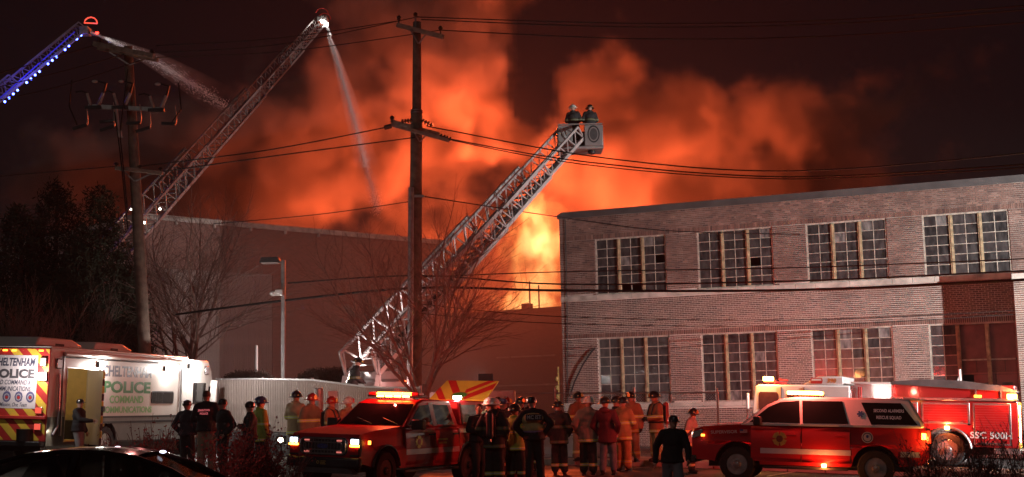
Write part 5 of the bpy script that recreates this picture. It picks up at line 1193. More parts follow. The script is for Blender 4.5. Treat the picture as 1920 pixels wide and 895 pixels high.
# ---- thin white post beyond the hedge and two posts by the fence
for px, d, ztop, r, lb_, mt in ((480,47,648,.06,'slim white post beyond the hedge','white'), (598,36.5,728,.13,'round steel bollard between two firefighters','galv'), (625,36.8,733,.13,'square white bollard beside the red pickup','white')):
    b = foot(px, d); m = MB(); z = at(px,ztop,d).z - b.z
    if px == 625: m.box(-r,r,-r,r,0,z)
    else: m.lathe([(r,0),(r,z-.02),(r*.8,z)], 16)
    o = m.build('post' if px == 480 else 'bollard', MAT[mt], bevel=.01 if px == 625 else 0); o.location = b; tag(o, lb_, 'post' if px == 480 else 'bollard')

# ---- aerial ladders
def ladder(root, A, B, w0, w1, h0, secs, mat, rung_mat, up=(0,0,1), thick=1.):
    """telescopic truss ladder; secs = [(from, to, scale), ...] along A to B"""
    A = Vector(A); B = Vector(B); d = (B-A).normalized(); Lh = (B-A).length
    r = d.cross(Vector(up)).normalized(); u = r.cross(d).normalized(); ob = root.location
    for s0, s1, k in secs:
        a = A + d*Lh*s0; b = A + d*Lh*s1; w = w0*k; h = h0*k; m = MB(); L = (b-a).length
        cr = (.045*k + .02)*thick
        for s in (-1,1):
            m.bar(a+r*s*w/2, b+r*s*w/2, cr*1.3, cr*1.8, up=u)
            m.bar(a+r*s*w/2+u*h+d*.3*h, b+r*s*w/2+u*h-d*.12*h, cr, cr*1.2, up=u)
            m.bar(a+r*s*w/2, a+r*s*w/2+u*h+d*.3*h, cr*.8, cr*.8); m.bar(b+r*s*w/2, b+r*s*w/2+u*h-d*.12*h, cr*.8, cr*.8)
            n = max(4, int(L/(h*1.15)))
            for i in range(n):
                q0 = a + d*L*i/n; q1 = a + d*L*(i+.5)/n; q2 = a + d*L*(i+1)/n
                m.bar(q0+r*s*w/2, q1+r*s*w/2+u*h, cr*.55, cr*.55); m.bar(q1+r*s*w/2+u*h, q2+r*s*w/2, cr*.55, cr*.55)
        sec = wb(m, 'ladder_section', mat, root)
        n = int(L/.36); rm = MB(); rm.tube(-r*w/2, r*w/2, .02, n=6); me = rm.mesh('rung', rung_mat)
        for i in range(n): q = a + d*(.18+.36*i) - ob; inst(me, 'rung', sec, q)
    return d, r, u
MAT['ladder_grey'] = M_('ladder_grey', (.30,.28,.27), .45, .5, var=.2, scale=3)
MAT['ladder_white'] = M_('ladder_white', (.46,.43,.42), .4, .1, var=.12, scale=3)
# ladder of the truck hidden behind the evergreens
A = at(150, 560, 50); B = at(606, 42, 68); bs = foot(140, 49.6)
l2 = thing('aerial_ladder', 'long grey aerial ladder with a nozzle spraying water straight down', 'aerial ladder', bs)
m = MB(); m.lathe([(.9,0),(.9,1.0),(.6,1.2),(.5,2.6)], 20, Matrix.Translation(bs)); wb(m, 'turntable', MAT['engine_red'], l2)
m = MB(); m.bar(bs+Vector((0,0,2.2)), A, .5,.5); wb(m, 'ladder_foot', MAT['ladder_grey'], l2)
d2, r2, u2 = ladder(l2, A, B, 1.0, .5, .62, [(0,.42,1.15),(.30,.66,.92),(.58,.86,.74),(.80,1,.58)], MAT['ladder_grey'], MAT['ladder_grey'])
m = MB(); m.box(B.x-.3,B.x+.25,B.y-.4,B.y+.4,B.z-.05,B.z+.25); tipb = wb(m, 'tip_box', MAT['ladder_grey'], l2, bevel=.03)
m = MB(); m.tube(B+Vector((.1,-.1,-.05)), B+Vector((.42,.1,-.75)), .13,.06); sub(m, 'nozzle', MAT['galv'], tipb, l2)
for s in (-1,1): m = MB(); c = B+Vector((.1,s*.45,.3)); m.path([c+Vector((.35*math.cos(a*.4)-.1,0,.35*math.sin(a*.4))) for a in range(0,8)], .025, 5); sub(m, 'hoop_rail', MAT['chev_red'], tipb, l2)
for px, py in ((612,46),(604,40)): m = MB(); c = at(px,py,67.6); m.ell(c,(.11,.11,.11)); sub(m, 'tip_lamp', L_WHT, tipb, l2)
lamp('tip_light', 'SPOT', at(613,52,67.5), 230, (1,.97,.92), None, .1, target=at(690,330,76), spot=40, blend=.6)
for px, py, d_ in ((271,418,54.2),(262,402,53.6),(246,393,52.6),(300,392,55)): 
    m = MB(); c = at(px,py,d_); m.ell(c,(.045,.045,.045)); wb(m, 'ladder_lamp', L_WARM, l2)
lamp('ladder_light', 'SPOT', at(255,470,49.5), 150, (1,.93,.86), None, .1, target=at(430,230,60), spot=50)
# blue lit ladder at the left edge
A = at(-190, 345, 56); B = at(160, 58, 60); bs = foot(-330, 56)
l1 = thing('aerial_ladder', 'dark aerial ladder studded with blue lights at the upper frame corner', 'aerial ladder', bs)
m = MB(); m.lathe([(.9,0),(.9,1.0),(.6,1.2),(.5,2.6)], 20, Matrix.Translation(bs)); wb(m, 'turntable', MAT['engine_red'], l1); m = MB(); m.bar(bs+Vector((0,0,2.2)), A, .5,.5); wb(m, 'ladder_foot', MAT['ladder_grey'], l1)
d1, r1, u1 = ladder(l1, A, B, .8, .5, .62, [(0,.62,1.0),(.5,1,.78)], MAT['ladder_grey'], MAT['ladder_grey'])
for px, py in ((9,191),(17,184),(25,176.5),(33,169.5),(50,155),(58,148),(66,141),(74,134.5),(90,120),(98,113.5),(106,107),(122,93.5),(129,86.5),(144,73.5),(152,66.5)):
    m = MB(); m.ell(at(px,py,57.0+px*.018),(.055,.055,.055),8,6); wb(m, 'blue_lamp', L_BLU, l1)
m = MB(); m.bar(at(0,184,57), at(140,60,59.6), .05,.05); wb(m, 'blue_strip', E_('blue_strip_light',(.07,.06,1),.28), l1)
lamp('blue_glow', 'POINT', at(70,128,57.2), 50, (.12,.10,1), None, .5)
m = MB(); c = B + Vector((.25,0,.35)); m.path([c+Vector((.32*math.cos(a*.5),0,.32*math.sin(a*.5))) for a in range(0,7)]+[c+Vector((.32,0,0))], .035, 6); wb(m, 'hoop_rail', E_('rail_red_glow',(1,.10,.06),1.2), l1)  # red light on the hoop is put in as the rail's own emission
m = MB(); m.tube(at(170,60,60), at(189,68,60.2), .14,.08); m.box(B.x-.2,B.x+.2,B.y-.3,B.y+.3,B.z-.2,B.z+.15); wb(m, 'nozzle', MAT['galv'], l1)
m = MB(); m.ell(at(182,62,59.8),(.09,.07,.06)); wb(m, 'tip_lamp', L_RED, l1)
lamp('tip_light', 'SPOT', at(186,62,59.6), 140, (1,.96,.92), None, .1, target=at(330,140,66), spot=36, blend=.6)
# tower ladder with bucket
base = at(678, 704, 41.0); tip = at(1075, 262, 50.5); bs = foot(700, 41.5)
tl = thing('tower_ladder', 'white tower ladder truck raising a bucket with two firefighters', 'ladder truck', bs)
d3, r3, u3 = ladder(tl, base, tip, 1.4, .8, .74, [(0,.56,1.0),(.30,.80,.86),(.60,1,.72)], MAT['ladder_white'], MAT['ladder_grey'], thick=1.3)
m = MB(); m.tube(base+d3*2-u3*.12, tip-d3*.6-u3*.16, .09, n=10); wb(m, 'waterway_pipe', MAT['black_metal'], tl)
m = MB(); m.box(bs.x-1.3,bs.x+4.6,bs.y-.4,bs.y+2.1,bs.z+.6,bs.z+2.1); wb(m, 'truck_body', MAT['white'], tl, bevel=.05)
m = MB(); m.lathe([(.95,2.1),(.95,2.45),(.7,2.55),(.65,2.8)], 20, Matrix.Translation(bs+Vector((.2,.6,0)))); wb(m, 'turntable', MAT['ladder_white'], tl)
for s in (-1,1):
    m = MB(); k = base + r3*s*.75; m.bar(k+d3*2.4, bs+Vector((.3,.6,2.5))+r3*s*.4, .16,.2); wb(m, 'lift_cylinder', MAT['chrome'], tl)
    m = MB(); m.bar(k, k+Vector((-.15,0,-.8)), .14,.14); m.bar(k+d3*.3+u3*.4, k+Vector((.1,0,-.7)), .06,.06); wb(m, 'pivot_arm', MAT['ladder_white'], tl)
for x in (-.6,3.6):
    for s in (-.3,2.0): M = Matrix.Translation((x,s,.52)) @ Matrix.Rotation(math.pi/2,4,'X'); m = MB(); m.lathe([(.2,-.15),(.52,-.15),(.52,.15),(.2,.15)], 20, M); m.build('wheel', MAT['rubber'], tl)
m = MB(); m.lathe([(.14,0),(.14,.12),(.08,.24)], 12, Matrix.Translation(at(745,742,40.2))); wb(m, 'beacon', L_RED, tl)
lamp('ladder_floodlight', 'SPOT', at(636,722,40.2), 3000, (1,.88,.85), None, .1, target=at(860,510,45.0), spot=50, blend=.7)
lamp('turntable_light', 'POINT', at(735,728,39.6), 60, (1,.55,.5), None, .1)
yl_ = bs + Vector((3.6,2.0,2.55)); m = MB(); m.box(yl_.x-.25,yl_.x+.25,yl_.y-.08,yl_.y+.08,yl_.z-.14,yl_.z+.14); yb = wb(m, 'yard_lamp', MAT['blackp'], tl, bevel=.02); m = MB(); m.box(yl_.x-.22,yl_.x+.22,yl_.y+.08,yl_.y+.10,yl_.z-.11,yl_.z+.11); sub(m, 'lamp_lens', L_WHT, yb, tl)
m = MB(); m.tube(yl_+Vector((0,0,-.5)), yl_+Vector((0,0,-.1)), .03); sub(m, 'lamp_stand', MAT['blackp'], yb, tl)
lamp('yard_light', 'SPOT', yl_+Vector((0,.16,0)), 5200, (1,.84,.80), None, .1, target=yl_+Vector((-13,20,2.2)), spot=100, blend=.9)
# bucket
bc = at(1092, 262, 50.6)
MAT['bucket'] = M_('bucket_grey', (.24,.225,.22), .5, .3, var=.15, scale=3)
def bpt(x, y, z): return bc + Vector((x, y, z))
m = MB(); m.box(bc.x-1.0,bc.x+.80,bc.y-.55,bc.y+.75,bc.z-.48,bc.z-.36); bk = wb(m, 'bucket', MAT['bucket'], tl, bevel=.03)
for x0, x1, y0, y1 in ((.06,.78,-.56,-.50),(.74,.80,-.50,.72),(-1.0,.8,.70,.76),(-1.02,-.96,-.2,.72),(-1.0,-.42,-.56,-.50)):
    m = MB(); m.box(bc.x+x0,bc.x+x1,bc.y+y0,bc.y+y1,bc.z-.36,bc.z+.48); sub(m, 'bucket_panel', MAT['bucket'], bk, tl, bevel=.02)
m = MB(); m.bar(bpt(-1,-.53,.52), bpt(.78,-.53,.52), .05,.05); sub(m, 'bucket_rail', MAT['ladder_grey'], bk, tl)
FMb = face_frame(bpt(.42,-.565,.1)-bs, (1,0,0), (0,0,1)); e1 = disc(tl, 'round_emblem', MAT['blackp'], FMb, .24, .35, inner=.20, th=.006); disc(e1, 'emblem_core', MAT['dkgrey'], FMb, .15, .24, th=.005)
for x in (-.5,.35): m = MB(); m.ell(bpt(x,-.2,-.55),(.16,.12,.12)); sub(m, 'bucket_lamp', MAT['blackp'], bk, tl)
m = MB(); m.bar(bpt(-.35,-.6,-.42), bpt(-.75,-.6,.05), .08,.08); m.bar(bpt(-.75,-.6,.05), bpt(-.85,-.55,.35), .08,.08); sub(m, 'bucket_bracket', MAT['ladder_white'], bk, tl)

# ---- water jets as clouds of droplets
def jet(pts, r0, r1, n, label, mat):
    P = [at(*p) for p in pts]; rg = random.Random(len(label)); m = MB(); b = P[0]
    k = len(P)-1
    for i in range(n):
        u = rg.random()**1.5; f = u*k; j = min(int(f), k-1); q = P[j].lerp(P[j+1], f-j); r = r0 + (r1-r0)*u
        rho = r*abs(rg.gauss(0,.5)); an = rg.random()*6.283; c = q + Vector((math.cos(an)*rho, rg.gauss(0,.5)*r, math.sin(an)*rho)) - b
        if u > .15: c += Vector((0,0,-abs(rg.gauss(0,1))*u*u*r1*.6))
        s = rg.uniform(.004,.009)*(1+.6*u); L_ = s*rg.uniform(2,5); d = (P[j+1]-P[j]).normalized()
        m.add([c+d*L_, c+Vector((s,0,-s)), c+Vector((-s,s,-s)), c+Vector((0,-s,s)), c-d*L_], [(0,1,2),(0,2,3),(0,3,1),(4,2,1),(4,3,2),(4,1,3)])
    o = m.build('water_spray', mat, angle=0); o.location = b; return tag(o, label, kind='stuff')
def mist(pts, r0, r1, dens, label):
    P = [at(*p) for p in pts]; b = P[0]; n = 30; Q = []; Rr = []
    for i in range(n+1):
        f = i/n*(len(P)-1); j = min(int(f), len(P)-2); Q.append(P[j].lerp(P[j+1], f-j)-b); Rr.append(r0+(r1-r0)*(i/n)**1.2)
    m = MB(); m.path(Q, Rr, 14); L_ = Q[-1].length
    mt = bpy.data.materials.new('water_mist'); mt.use_nodes = True; nt = mt.node_tree; nt.nodes.remove(nt.nodes['Principled BSDF'])
    tc = nd(nt, 'ShaderNodeTexCoord'); ln = nd(nt, 'ShaderNodeVectorMath', operation='LENGTH'); nt.links.new(tc.outputs['Object'], ln.inputs[0])
    mr = nd(nt, 'ShaderNodeMapRange'); mr.inputs[1].default_value = 0; mr.inputs[2].default_value = L_*.97; mr.inputs[3].default_value = 1; mr.inputs[4].default_value = 0; nt.links.new(ln.outputs['Value'], mr.inputs[0])
    pw = nd(nt, 'ShaderNodeMath', operation='POWER'); pw.inputs[1].default_value = 1.5; nt.links.new(mr.outputs[0], pw.inputs[0])
    nz = nd(nt, 'ShaderNodeTexNoise'); nz.inputs['Scale'].default_value = 2.5; nz.inputs['Detail'].default_value = 3; nt.links.new(tc.outputs['Object'], nz.inputs['Vector'])
    mu = nd(nt, 'ShaderNodeMath', operation='MULTIPLY'); nt.links.new(pw.outputs[0], mu.inputs[0]); nt.links.new(nz.outputs[0], mu.inputs[1])
    m2 = nd(nt, 'ShaderNodeMath', operation='MULTIPLY'); m2.inputs[1].default_value = dens*2; nt.links.new(mu.outputs[0], m2.inputs[0])
    v = nd(nt, 'ShaderNodeVolumePrincipled'); v.inputs['Color'].default_value = (.95,.94,.93,1); nt.links.new(m2.outputs[0], v.inputs['Density']); nt.links.new(v.outputs[0], nt.nodes['Material Output'].inputs['Volume'])
    o = m.build('water_mist', mt); o.location = b; return tag(o, label, kind='stuff')
MAT['water'] = M_('water_droplets', (.85,.83,.82), .3, var=.02)
jet([(615,64,67.6),(630,105,69),(648,165,71),(668,235,73),(688,310,75),(708,385,77)], .05, .45, 15000, 'white water jet falling steeply from the long grey ladder', MAT['water'])
jet([(188,68,60.2),(225,84,61.5),(270,104,63),(320,130,64.5),(375,163,66),(435,200,68)], .05, .5, 5000, 'pale water jet arcing right from the blue lit ladder', MAT['water'])

mist([(615,64,67.6),(630,105,69),(648,165,71),(668,235,73),(688,310,75),(708,385,77)], .10, .95, 1.0, 'fine mist around the steep water jet')
mist([(188,68,60.2),(225,84,61.5),(270,104,63),(320,130,64.5),(375,163,66),(435,200,68)], .08, .95, .45, 'fine mist around the arcing water jet')
# ---- fences
MAT['slat'] = M_('pale_vinyl_slat', (.24,.19,.17), .6, var=.12, scale=4)
fc = thing('slatted_fence', 'pale slatted chain fence on a dark low wall behind the firefighters', 'fence', foot(600, 38.2))
def fence_pt(px): 
    d = 41.5 - (px-420)*.0125; return foot(px, d)
pts = [fence_pt(px) for px in range(420, 1049, 8)]
cell = MB(); cell.box(-.03,.03,-.008,.008,0,1.62); cme = cell.mesh('slat', MAT['slat'], 0)
P0, P1 = fence_pt(405), fence_pt(790); dd = P1-P0; n = int(dd.length/.075); rot = math.atan2(dd.y, dd.x)
for i in range(n):
    q = P0.lerp(P1, i/n); q.z = g(q.x) + .68
    inst(cme, 'slat', fc, M=Matrix.Translation(q - fc.location) @ Matrix.Rotation(rot,4,'Z'))
def rail(a, b, z, w, h, name, mat):
    m = MB()
    for i in range(12):
        p = a.lerp(b,i/12); q = a.lerp(b,(i+1)/12); m.bar(Vector((p.x,p.y,g(p.x)+z)), Vector((q.x,q.y,g(q.x)+z)), w, h)
    return wb(m, name, mat, fc)
rail(P0, P1, 2.30, .05,.05, 'top_rail', MAT['galv']); rail(P0, P1, .30, .3,.72, 'base_wall', MAT['dkgrey'])
for i in range(5): q = P0.lerp(P1,i/4); m = MB(); m.tube(Vector((q.x,q.y+.05,g(q.x))), Vector((q.x,q.y+.05,g(q.x)+2.36)), .04); wb(m, 'post', MAT['galv'], fc)
# small flood lamp at the fence foot
lp = foot(527, 37.0); fl = thing('ground_floodlight', 'small lit flood lamp on the ground before the slatted fence', 'floodlight', lp)
m = MB(); m.box(-.14,.14,-.08,.08,.42,.66); hd_ = m.build('lamp_housing', MAT['blackp'], fl, bevel=.02); m = MB(); m.ell((0,.0,.54),(.10,.13,.09)); m.build('lamp_lens', L_WARM, hd_); m = MB(); m.tube((0,0,0),(0,0,.42),.025); m.box(-.2,.2,-.15,.15,0,.03); m.build('stand', MAT['blackp'], fl)
lamp('flood_light', 'POINT', (0,.22,.62), 80, (1,.82,.60), fl, .06)
# chain link fence before the brick front
cl = thing('chain_link_fence', 'chain link fence with steel posts in front of the brick building', 'fence', street(0, 11.8))
t0, t1, oo = -1.2, 9.6, 11.8
ms = MB(); hgt = 2.0; st = .085; n = int((t1-t0)/st)
for i in range(-int(hgt/st), n):
    for sgn in (1,-1):
        a0 = t0 + i*st; z0 = 0.; a1 = a0 + hgt; z1 = hgt
        if sgn < 0: z0, z1 = hgt, 0.
        lo = max(a0, t0); hi = min(a1, t1)
        if hi <= lo: continue
        f0 = (lo-a0)/hgt; f1 = (hi-a0)/hgt
        p = street(lo, oo, .14 + z0 + (z1-z0)*f0); q = street(hi, oo, .14 + z0 + (z1-z0)*f1); ms.tube(p, q, .0035, n=3, caps=False)
o = wb(ms, 'wire_mesh', MAT['galv'], cl); o['kind'] = 'stuff'
for i in range(5): t = t0 + (t1-t0)*i/4; m = MB(); m.tube(street(t,oo,.1), street(t,oo,2.28), .035); wb(m, 'post', MAT['galv'], cl)
m = MB(); m.tube(street(t0,oo,2.14), street(t1,oo,2.14), .022); wb(m, 'top_rail', MAT['galv'], cl)
p = street(6.75, 11.9); m = MB(); m.box(-.19,.19,-.01,.01,1.15,1.72); o = m.build('notice_board', MAT['stripe']); o.matrix_basis = Matrix.Translation(p) @ Matrix.Rotation(FROT,4,'Z'); tag(o, 'blank pale notice fixed on the chain link fence', 'sign')
# white concrete barriers at the foot of the fence
MAT['barrier'] = M_('whitewashed_barrier', (.66,.63,.62), .8, var=.12, scale=2, bump=.2)
for i in range(3):
    a = -.6 + i*2.45; P_ = street(a+1.2, 13.2, .14); m = MB(); m.prism([(-.3,0),(-.3,.10),(-.14,.32),(-.09,.62),(.09,.62),(.14,.32),(.3,.10),(.3,0)], -1.2, 1.2, 'x'); o = m.build('concrete_barrier', MAT['barrier'], bevel=.01, fix=True); o.matrix_basis = Matrix.Translation(P_) @ Matrix.Rotation(FROT,4,'Z') @ Matrix.Rotation(0,4,'X')
    tag(o, ['whitewashed concrete barrier nearest the brick corner', 'middle one of three whitewashed concrete barriers', 'whitewashed concrete barrier nearest the firefighter with the air tank'][i], 'barrier', 'white barriers along the fence')
# yellow gate post with knobs beside the corner
MAT['ochre'] = M_('ochre_paint', (.36,.27,.09), .7, var=.3)
b = foot(1051, 44); yp = thing('yellow_guard', 'yellow knobbed hose tower strap beside the brick corner', 'guard', b)
yp['label'] = 'yellow knobbed post beside the far brick corner'
m = MB(); z = at(1051,688,44).z; m.bar(b, Vector((b.x,b.y,z)), .05,.05); wb(m, 'post', MAT['ochre'], yp)
for i in range(7): m = MB(); m.ell(Vector((b.x-.06,b.y,b.z+.8+i*.3)),(.06,.05,.09),8,6); wb(m, 'knob', MAT['ochre'], yp)

# ---- trees
MAT['bark'] = M_('bark', (.14,.10,.085), .9, var=.35, scale=9, bump=.5)
MAT['twig'] = M_('twig_bark', (.20,.14,.12), .9, var=.3, scale=9)
def grow(rg, p, d, L, r, depth, out, spread, upb, minr):
    n = 4 if depth > 2 else 3; pts = [p]; rad = [r]; q = p.copy(); dd = d.copy()
    for i in range(n):
        dd = (dd + Vector((rg.gauss(0,.09),rg.gauss(0,.09),rg.gauss(0,.06)+upb*.06))).normalized(); q = q + dd*L/n; pts.append(q.copy()); rad.append(max(minr, r*(1-.55*(i+1)/n)))
    out.append((pts, rad, depth))
    if depth == 0: return
    k = {5:7,4:6,3:6,2:6,1:5}.get(depth,4)
    for i in range(k):
        f = .25 + .75*(i+rg.random()*.8)/k; j = min(int(f*n), n-1); b = pts[j].lerp(pts[j+1], f*n-j)
        base = (pts[j+1]-pts[j]).normalized(); ax = base.orthogonal().normalized(); ax.rotate(Quaternion(base, rg.random()*6.283+i*2.4))
        nd_ = (base*math.cos(spread) + ax*math.sin(spread)); nd_ = (nd_ + Vector((0,0,upb*.25))).normalized()
        grow(rg, b, nd_, L*rg.uniform(.5,.72)*(1.1-.35*f), max(minr, rad[j]*.55), depth-1, out, spread*rg.uniform(.85,1.15), upb, minr)
    grow(rg, pts[-1], dd, L*.6, rad[-1], depth-1, out, spread, upb, minr)
def tree(px, d, ztop, trunk_h, label, seed, spread=.75, depth=4, upb=.5, r=.11, trunk=None, lean=(0,0), width=5.0):
    b = foot(px, d); t = thing('bare_tree', label, 'tree', b); rg = random.Random(seed); H = at(px, ztop, d).z - b.z
    tr = MB(); p1 = Vector((lean[0],lean[1],trunk_h)); tr.path([(0,0,-.2),(0,0,.1),p1*.5,p1], [r*1.5,r*1.1,r,r*.9], 10); tr.build('trunk', MAT['bark'], t)
    out = []
    for i in range(7):
        a = i*2.4 + rg.random(); th = .25 + .5*rg.random() if i else .05; dv = Vector((math.cos(a)*math.sin(th), math.sin(a)*math.sin(th), math.cos(th)))
        grow(rg, p1 - Vector((0,0,(.25*trunk_h)*rg.random())), dv, (H-trunk_h)*.48*rg.uniform(.85,1.1), r*.5, depth-1, out, spread, upb, .0045)
    zz_ = sorted(q.z for pts, _, _ in out for q in pts); zt = zz_[int(.985*len(zz_))]; k = (H-trunk_h)/(zt-trunk_h)
    xs_ = sorted(q.x for pts, _, _ in out for q in pts); hw = (xs_[int(.99*len(xs_))]-xs_[int(.01*len(xs_))]); kx = width/hw
    m = MB()
    for pts, rad, dp in out: m.path([Vector((q.x*kx, q.y*kx, trunk_h+(q.z-trunk_h)*k)) for q in pts], rad, 5 if dp > 1 else 3, caps=False)
    m.build('crown', MAT['twig'], t)
    return t
tree(800, 36.6, 418, 2.4, 'leafless street tree standing behind the red pickup', 5, spread=.62, r=.12, width=5.8, depth=4)
tree(348, 45.5, 395, 2.2, 'leafless tree in front of the far brick hall', 9, spread=.7, r=.16, width=7.4, depth=4)
tree(30, 36, 560, 1.2, 'small leafless tree tangled before the evergreens', 14, spread=.6, depth=4, r=.07, width=3.2)
tree(150, 40.5, 560, 1.0, 'thin leafless sapling growing up through the evergreens', 15, spread=.5, depth=4, r=.06, width=3.0)
MAT['needles'] = M_('evergreen_needles', (.035,.05,.03), .8, var=.5, scale=1.5)
def evergreen(px, d, ytop, w, label, seed):
    b = foot(px, d); H = at(px, ytop, d).z - b.z; t = thing('evergreen_tree', label, 'tree', b, group='evergreens behind the command van'); rg = random.Random(seed)
    m = MB(); m.path([(0,0,-.2),(0,0,H*.5),(0,0,H*.95)], [.2,.13,.03], 8); m.build('trunk', MAT['bark'], t)
    m = MB(); N = 1500
    for i in range(N):
        z = H*(1-(rg.random()**.62)*.97); R = w*(1-z/H)**.62*(.55+.5*rg.random())+.05; a = rg.random()*6.283
        c0 = Vector((0,0,z)); L_ = R; dr = Vector((math.cos(a),math.sin(a),rg.uniform(.05,.5)))
        st_ = c0 + dr*L_*rg.uniform(.25,.8)
        for k in range(7):
            f = k/6; q = st_.lerp(c0+dr*L_, f) + Vector((rg.gauss(0,.07),rg.gauss(0,.07),rg.gauss(0,.07))); s = rg.uniform(.09,.2); v1 = Vector((rg.gauss(0,1),rg.gauss(0,1),rg.gauss(.4,.8))).normalized(); v2 = v1.orthogonal().normalized()
            m.add([q, q+v1*s+v2*.02, q+v1*s*1.5, q+v1*s-v2*.02], [(0,1,2,3)])
            m.add([q, q+v2*s*.8+v1*.03, q+v2*s*1.1, q+v2*s*.8-v1*.02], [(0,1,2,3)])
    m.build('crown', MAT['needles'], t, angle=0)
evergreen(30, 42.5, 385, 2.9, 'broad dark evergreen at the left frame edge', 1)
evergreen(96, 44, 342, 2.9, 'tall dark evergreen rising above its neighbours', 2)
evergreen(180, 43, 350, 2.4, 'pointed dark evergreen nearest the cutout pole', 3)
evergreen(140, 41.8, 470, 2.3, 'shorter dark evergreen between two tall ones', 4)
evergreen(228, 43.5, 505, 1.6, 'low dark evergreen beneath the cutout pole', 6)
# ---- hedges beyond the slatted fence
MAT['hedge'] = M_('brown_hedge', (.11,.075,.06), .9, var=.4, scale=3)
def hedge(px0, px1, d, ytop, label, seed, n):
    a = foot(px0, d); b = foot(px1, d); t = thing('hedge', label, 'hedge', (a+b)/2); rg = random.Random(seed); H = at((px0+px1)/2, ytop, d).z - t.location.z; Lh = (b-a).length/2
    core = MB(); core.ell((0,0,H*.42),(Lh*.86,.5,H*.50),24,12); core.build('core', MAT['hedge'], t)
    m = MB()
    for i in range(n):
        u = rg.uniform(-1,1); hh = H*(1-abs(u)**4*.35); x = u*Lh; an = rg.uniform(-.2,3.34); q = Vector((x, -math.cos(an)*.62*rg.uniform(.85,1.05), hh*(.55+.45*math.sin(an))*rg.uniform(.9,1.02) if rg.random() < .8 else hh*rg.random()))
        v1 = Vector((rg.gauss(0,.6),rg.gauss(-.2,.6),rg.gauss(.7,.5))).normalized(); s = rg.uniform(.10,.22); v2 = v1.orthogonal().normalized()*.008
        m.add([q-v2, q+v2, q+v1*s], [(0,1,2)])
        v3 = v1.orthogonal().normalized(); q2 = q+v1*s*.6; m.add([q2, q2+v3*.03+v1*.02, q2+v1*.06], [(0,1,2)])
    o = m.build('twigs', MAT['hedge'], t, angle=0)
hedge(535, 705, 44, 697, 'rounded brown hedge in front of the tower ladder base', 21, 16000)
hedge(400, 530, 46, 702, 'flat brown hedge beyond the front of the command van', 22, 12000)
# ---- foreground shrubs with red tips
MAT['redleaf'] = M_('red_winter_leaf', (.20,.03,.03), .7, var=.5, scale=20)
MAT['stem'] = M_('shrub_stem', (.13,.07,.06), .85, var=.3)
def shrub(px, d, ytop, w, label, seed, leaf, ns=26, nl=1.0):
    b = foot(px, d); t = thing('shrub', label, 'shrub', b); rg = random.Random(seed); H = at(px, ytop, d).z - b.z; out = []
    for i in range(ns):
        a = rg.random()*6.283; th = rg.uniform(.05,.62)*w; dv = Vector((math.cos(a)*math.sin(th), math.sin(a)*math.sin(th), math.cos(th)))
        grow(rg, Vector((rg.gauss(0,.08),rg.gauss(0,.08),-.05)), dv, H*rg.uniform(.5,.62), .014, 2, out, .45, .5, .0035)
    zt = max(q.z for pts,_,_ in out for q in pts); k = H/zt; m = MB(); lf = MB()
    for pts, rad, dp in out:
        P = [Vector((q.x,q.y,q.z*k)) for q in pts]; m.path(P, rad, 4 if dp else 3, caps=False)
        if dp < 2:
            for q in P[1:]:
                for j in range(2):
                    if rg.random() < .5*nl and q.z > H*.35:
                        c = q + Vector((rg.gauss(0,.025),rg.gauss(0,.025),rg.gauss(0,.025))); v1 = Vector((rg.gauss(0,1),rg.gauss(0,1),rg.gauss(0,1))).normalized()*rg.uniform(.018,.032); v2 = v1.orthogonal()*.5; lf.add([c, c+v1+v2, c+v1*2, c+v1-v2], [(0,1,2,3)])
    m.build('stems', MAT['stem'], t, angle=0)
    if leaf and lf.f: lf.build('leaves', leaf, t, angle=0)
shrub(285, 21.5, 775, 1.45, 'bare red tipped shrub before the command van', 31, MAT['redleaf'], 12, .55)
shrub(440, 21.2, 778, 1.05, 'dense red leaved shrub before the group of officers', 32, MAT['redleaf'], 17, 1.3)
shrub(520, 21.6, 815, .9, 'small bare shrub beside the front of the pickup', 35, MAT['redleaf'], 6, .4)
MAT['deadleaf'] = M_('dead_leaf', (.05,.028,.024), .8, var=.4, scale=20)
shrub(1752, 22, 785, 1.3, 'bare dark shrub before the fire engine wheel', 33, MAT['deadleaf'], 8, .22)
shrub(1845, 21, 780, 1.2, 'bare dark shrub before the fire engine lettering', 34, MAT['deadleaf'], 9, .22)
shrub(1925, 20, 770, 1.0, 'bare shrub cut by the right frame edge', 36, MAT['deadleaf'], 8, .22)
# white mast with frozen cables on the brick building side
b = street(16.2, 4.2); mk = thing('white_mast', 'short white mast with fanned lines above the fire engine', 'mast', b)
m = MB(); m.tube((0,0,0),(0,0,3.12),.05); m.build('pole', MAT['white'], mk)
for i in range(5): m = MB(); m.tube((0,0,3.0-.12*i),(-.35-.16*i,0,2.0-.1*i),.012,n=5); m.build('line', MAT['white'], mk)
m = MB(); m.lathe([(.22,2.45),(.05,2.6)], 12, Matrix.Translation((.25,0,0))); m.build('shade', MAT['galv'], mk)
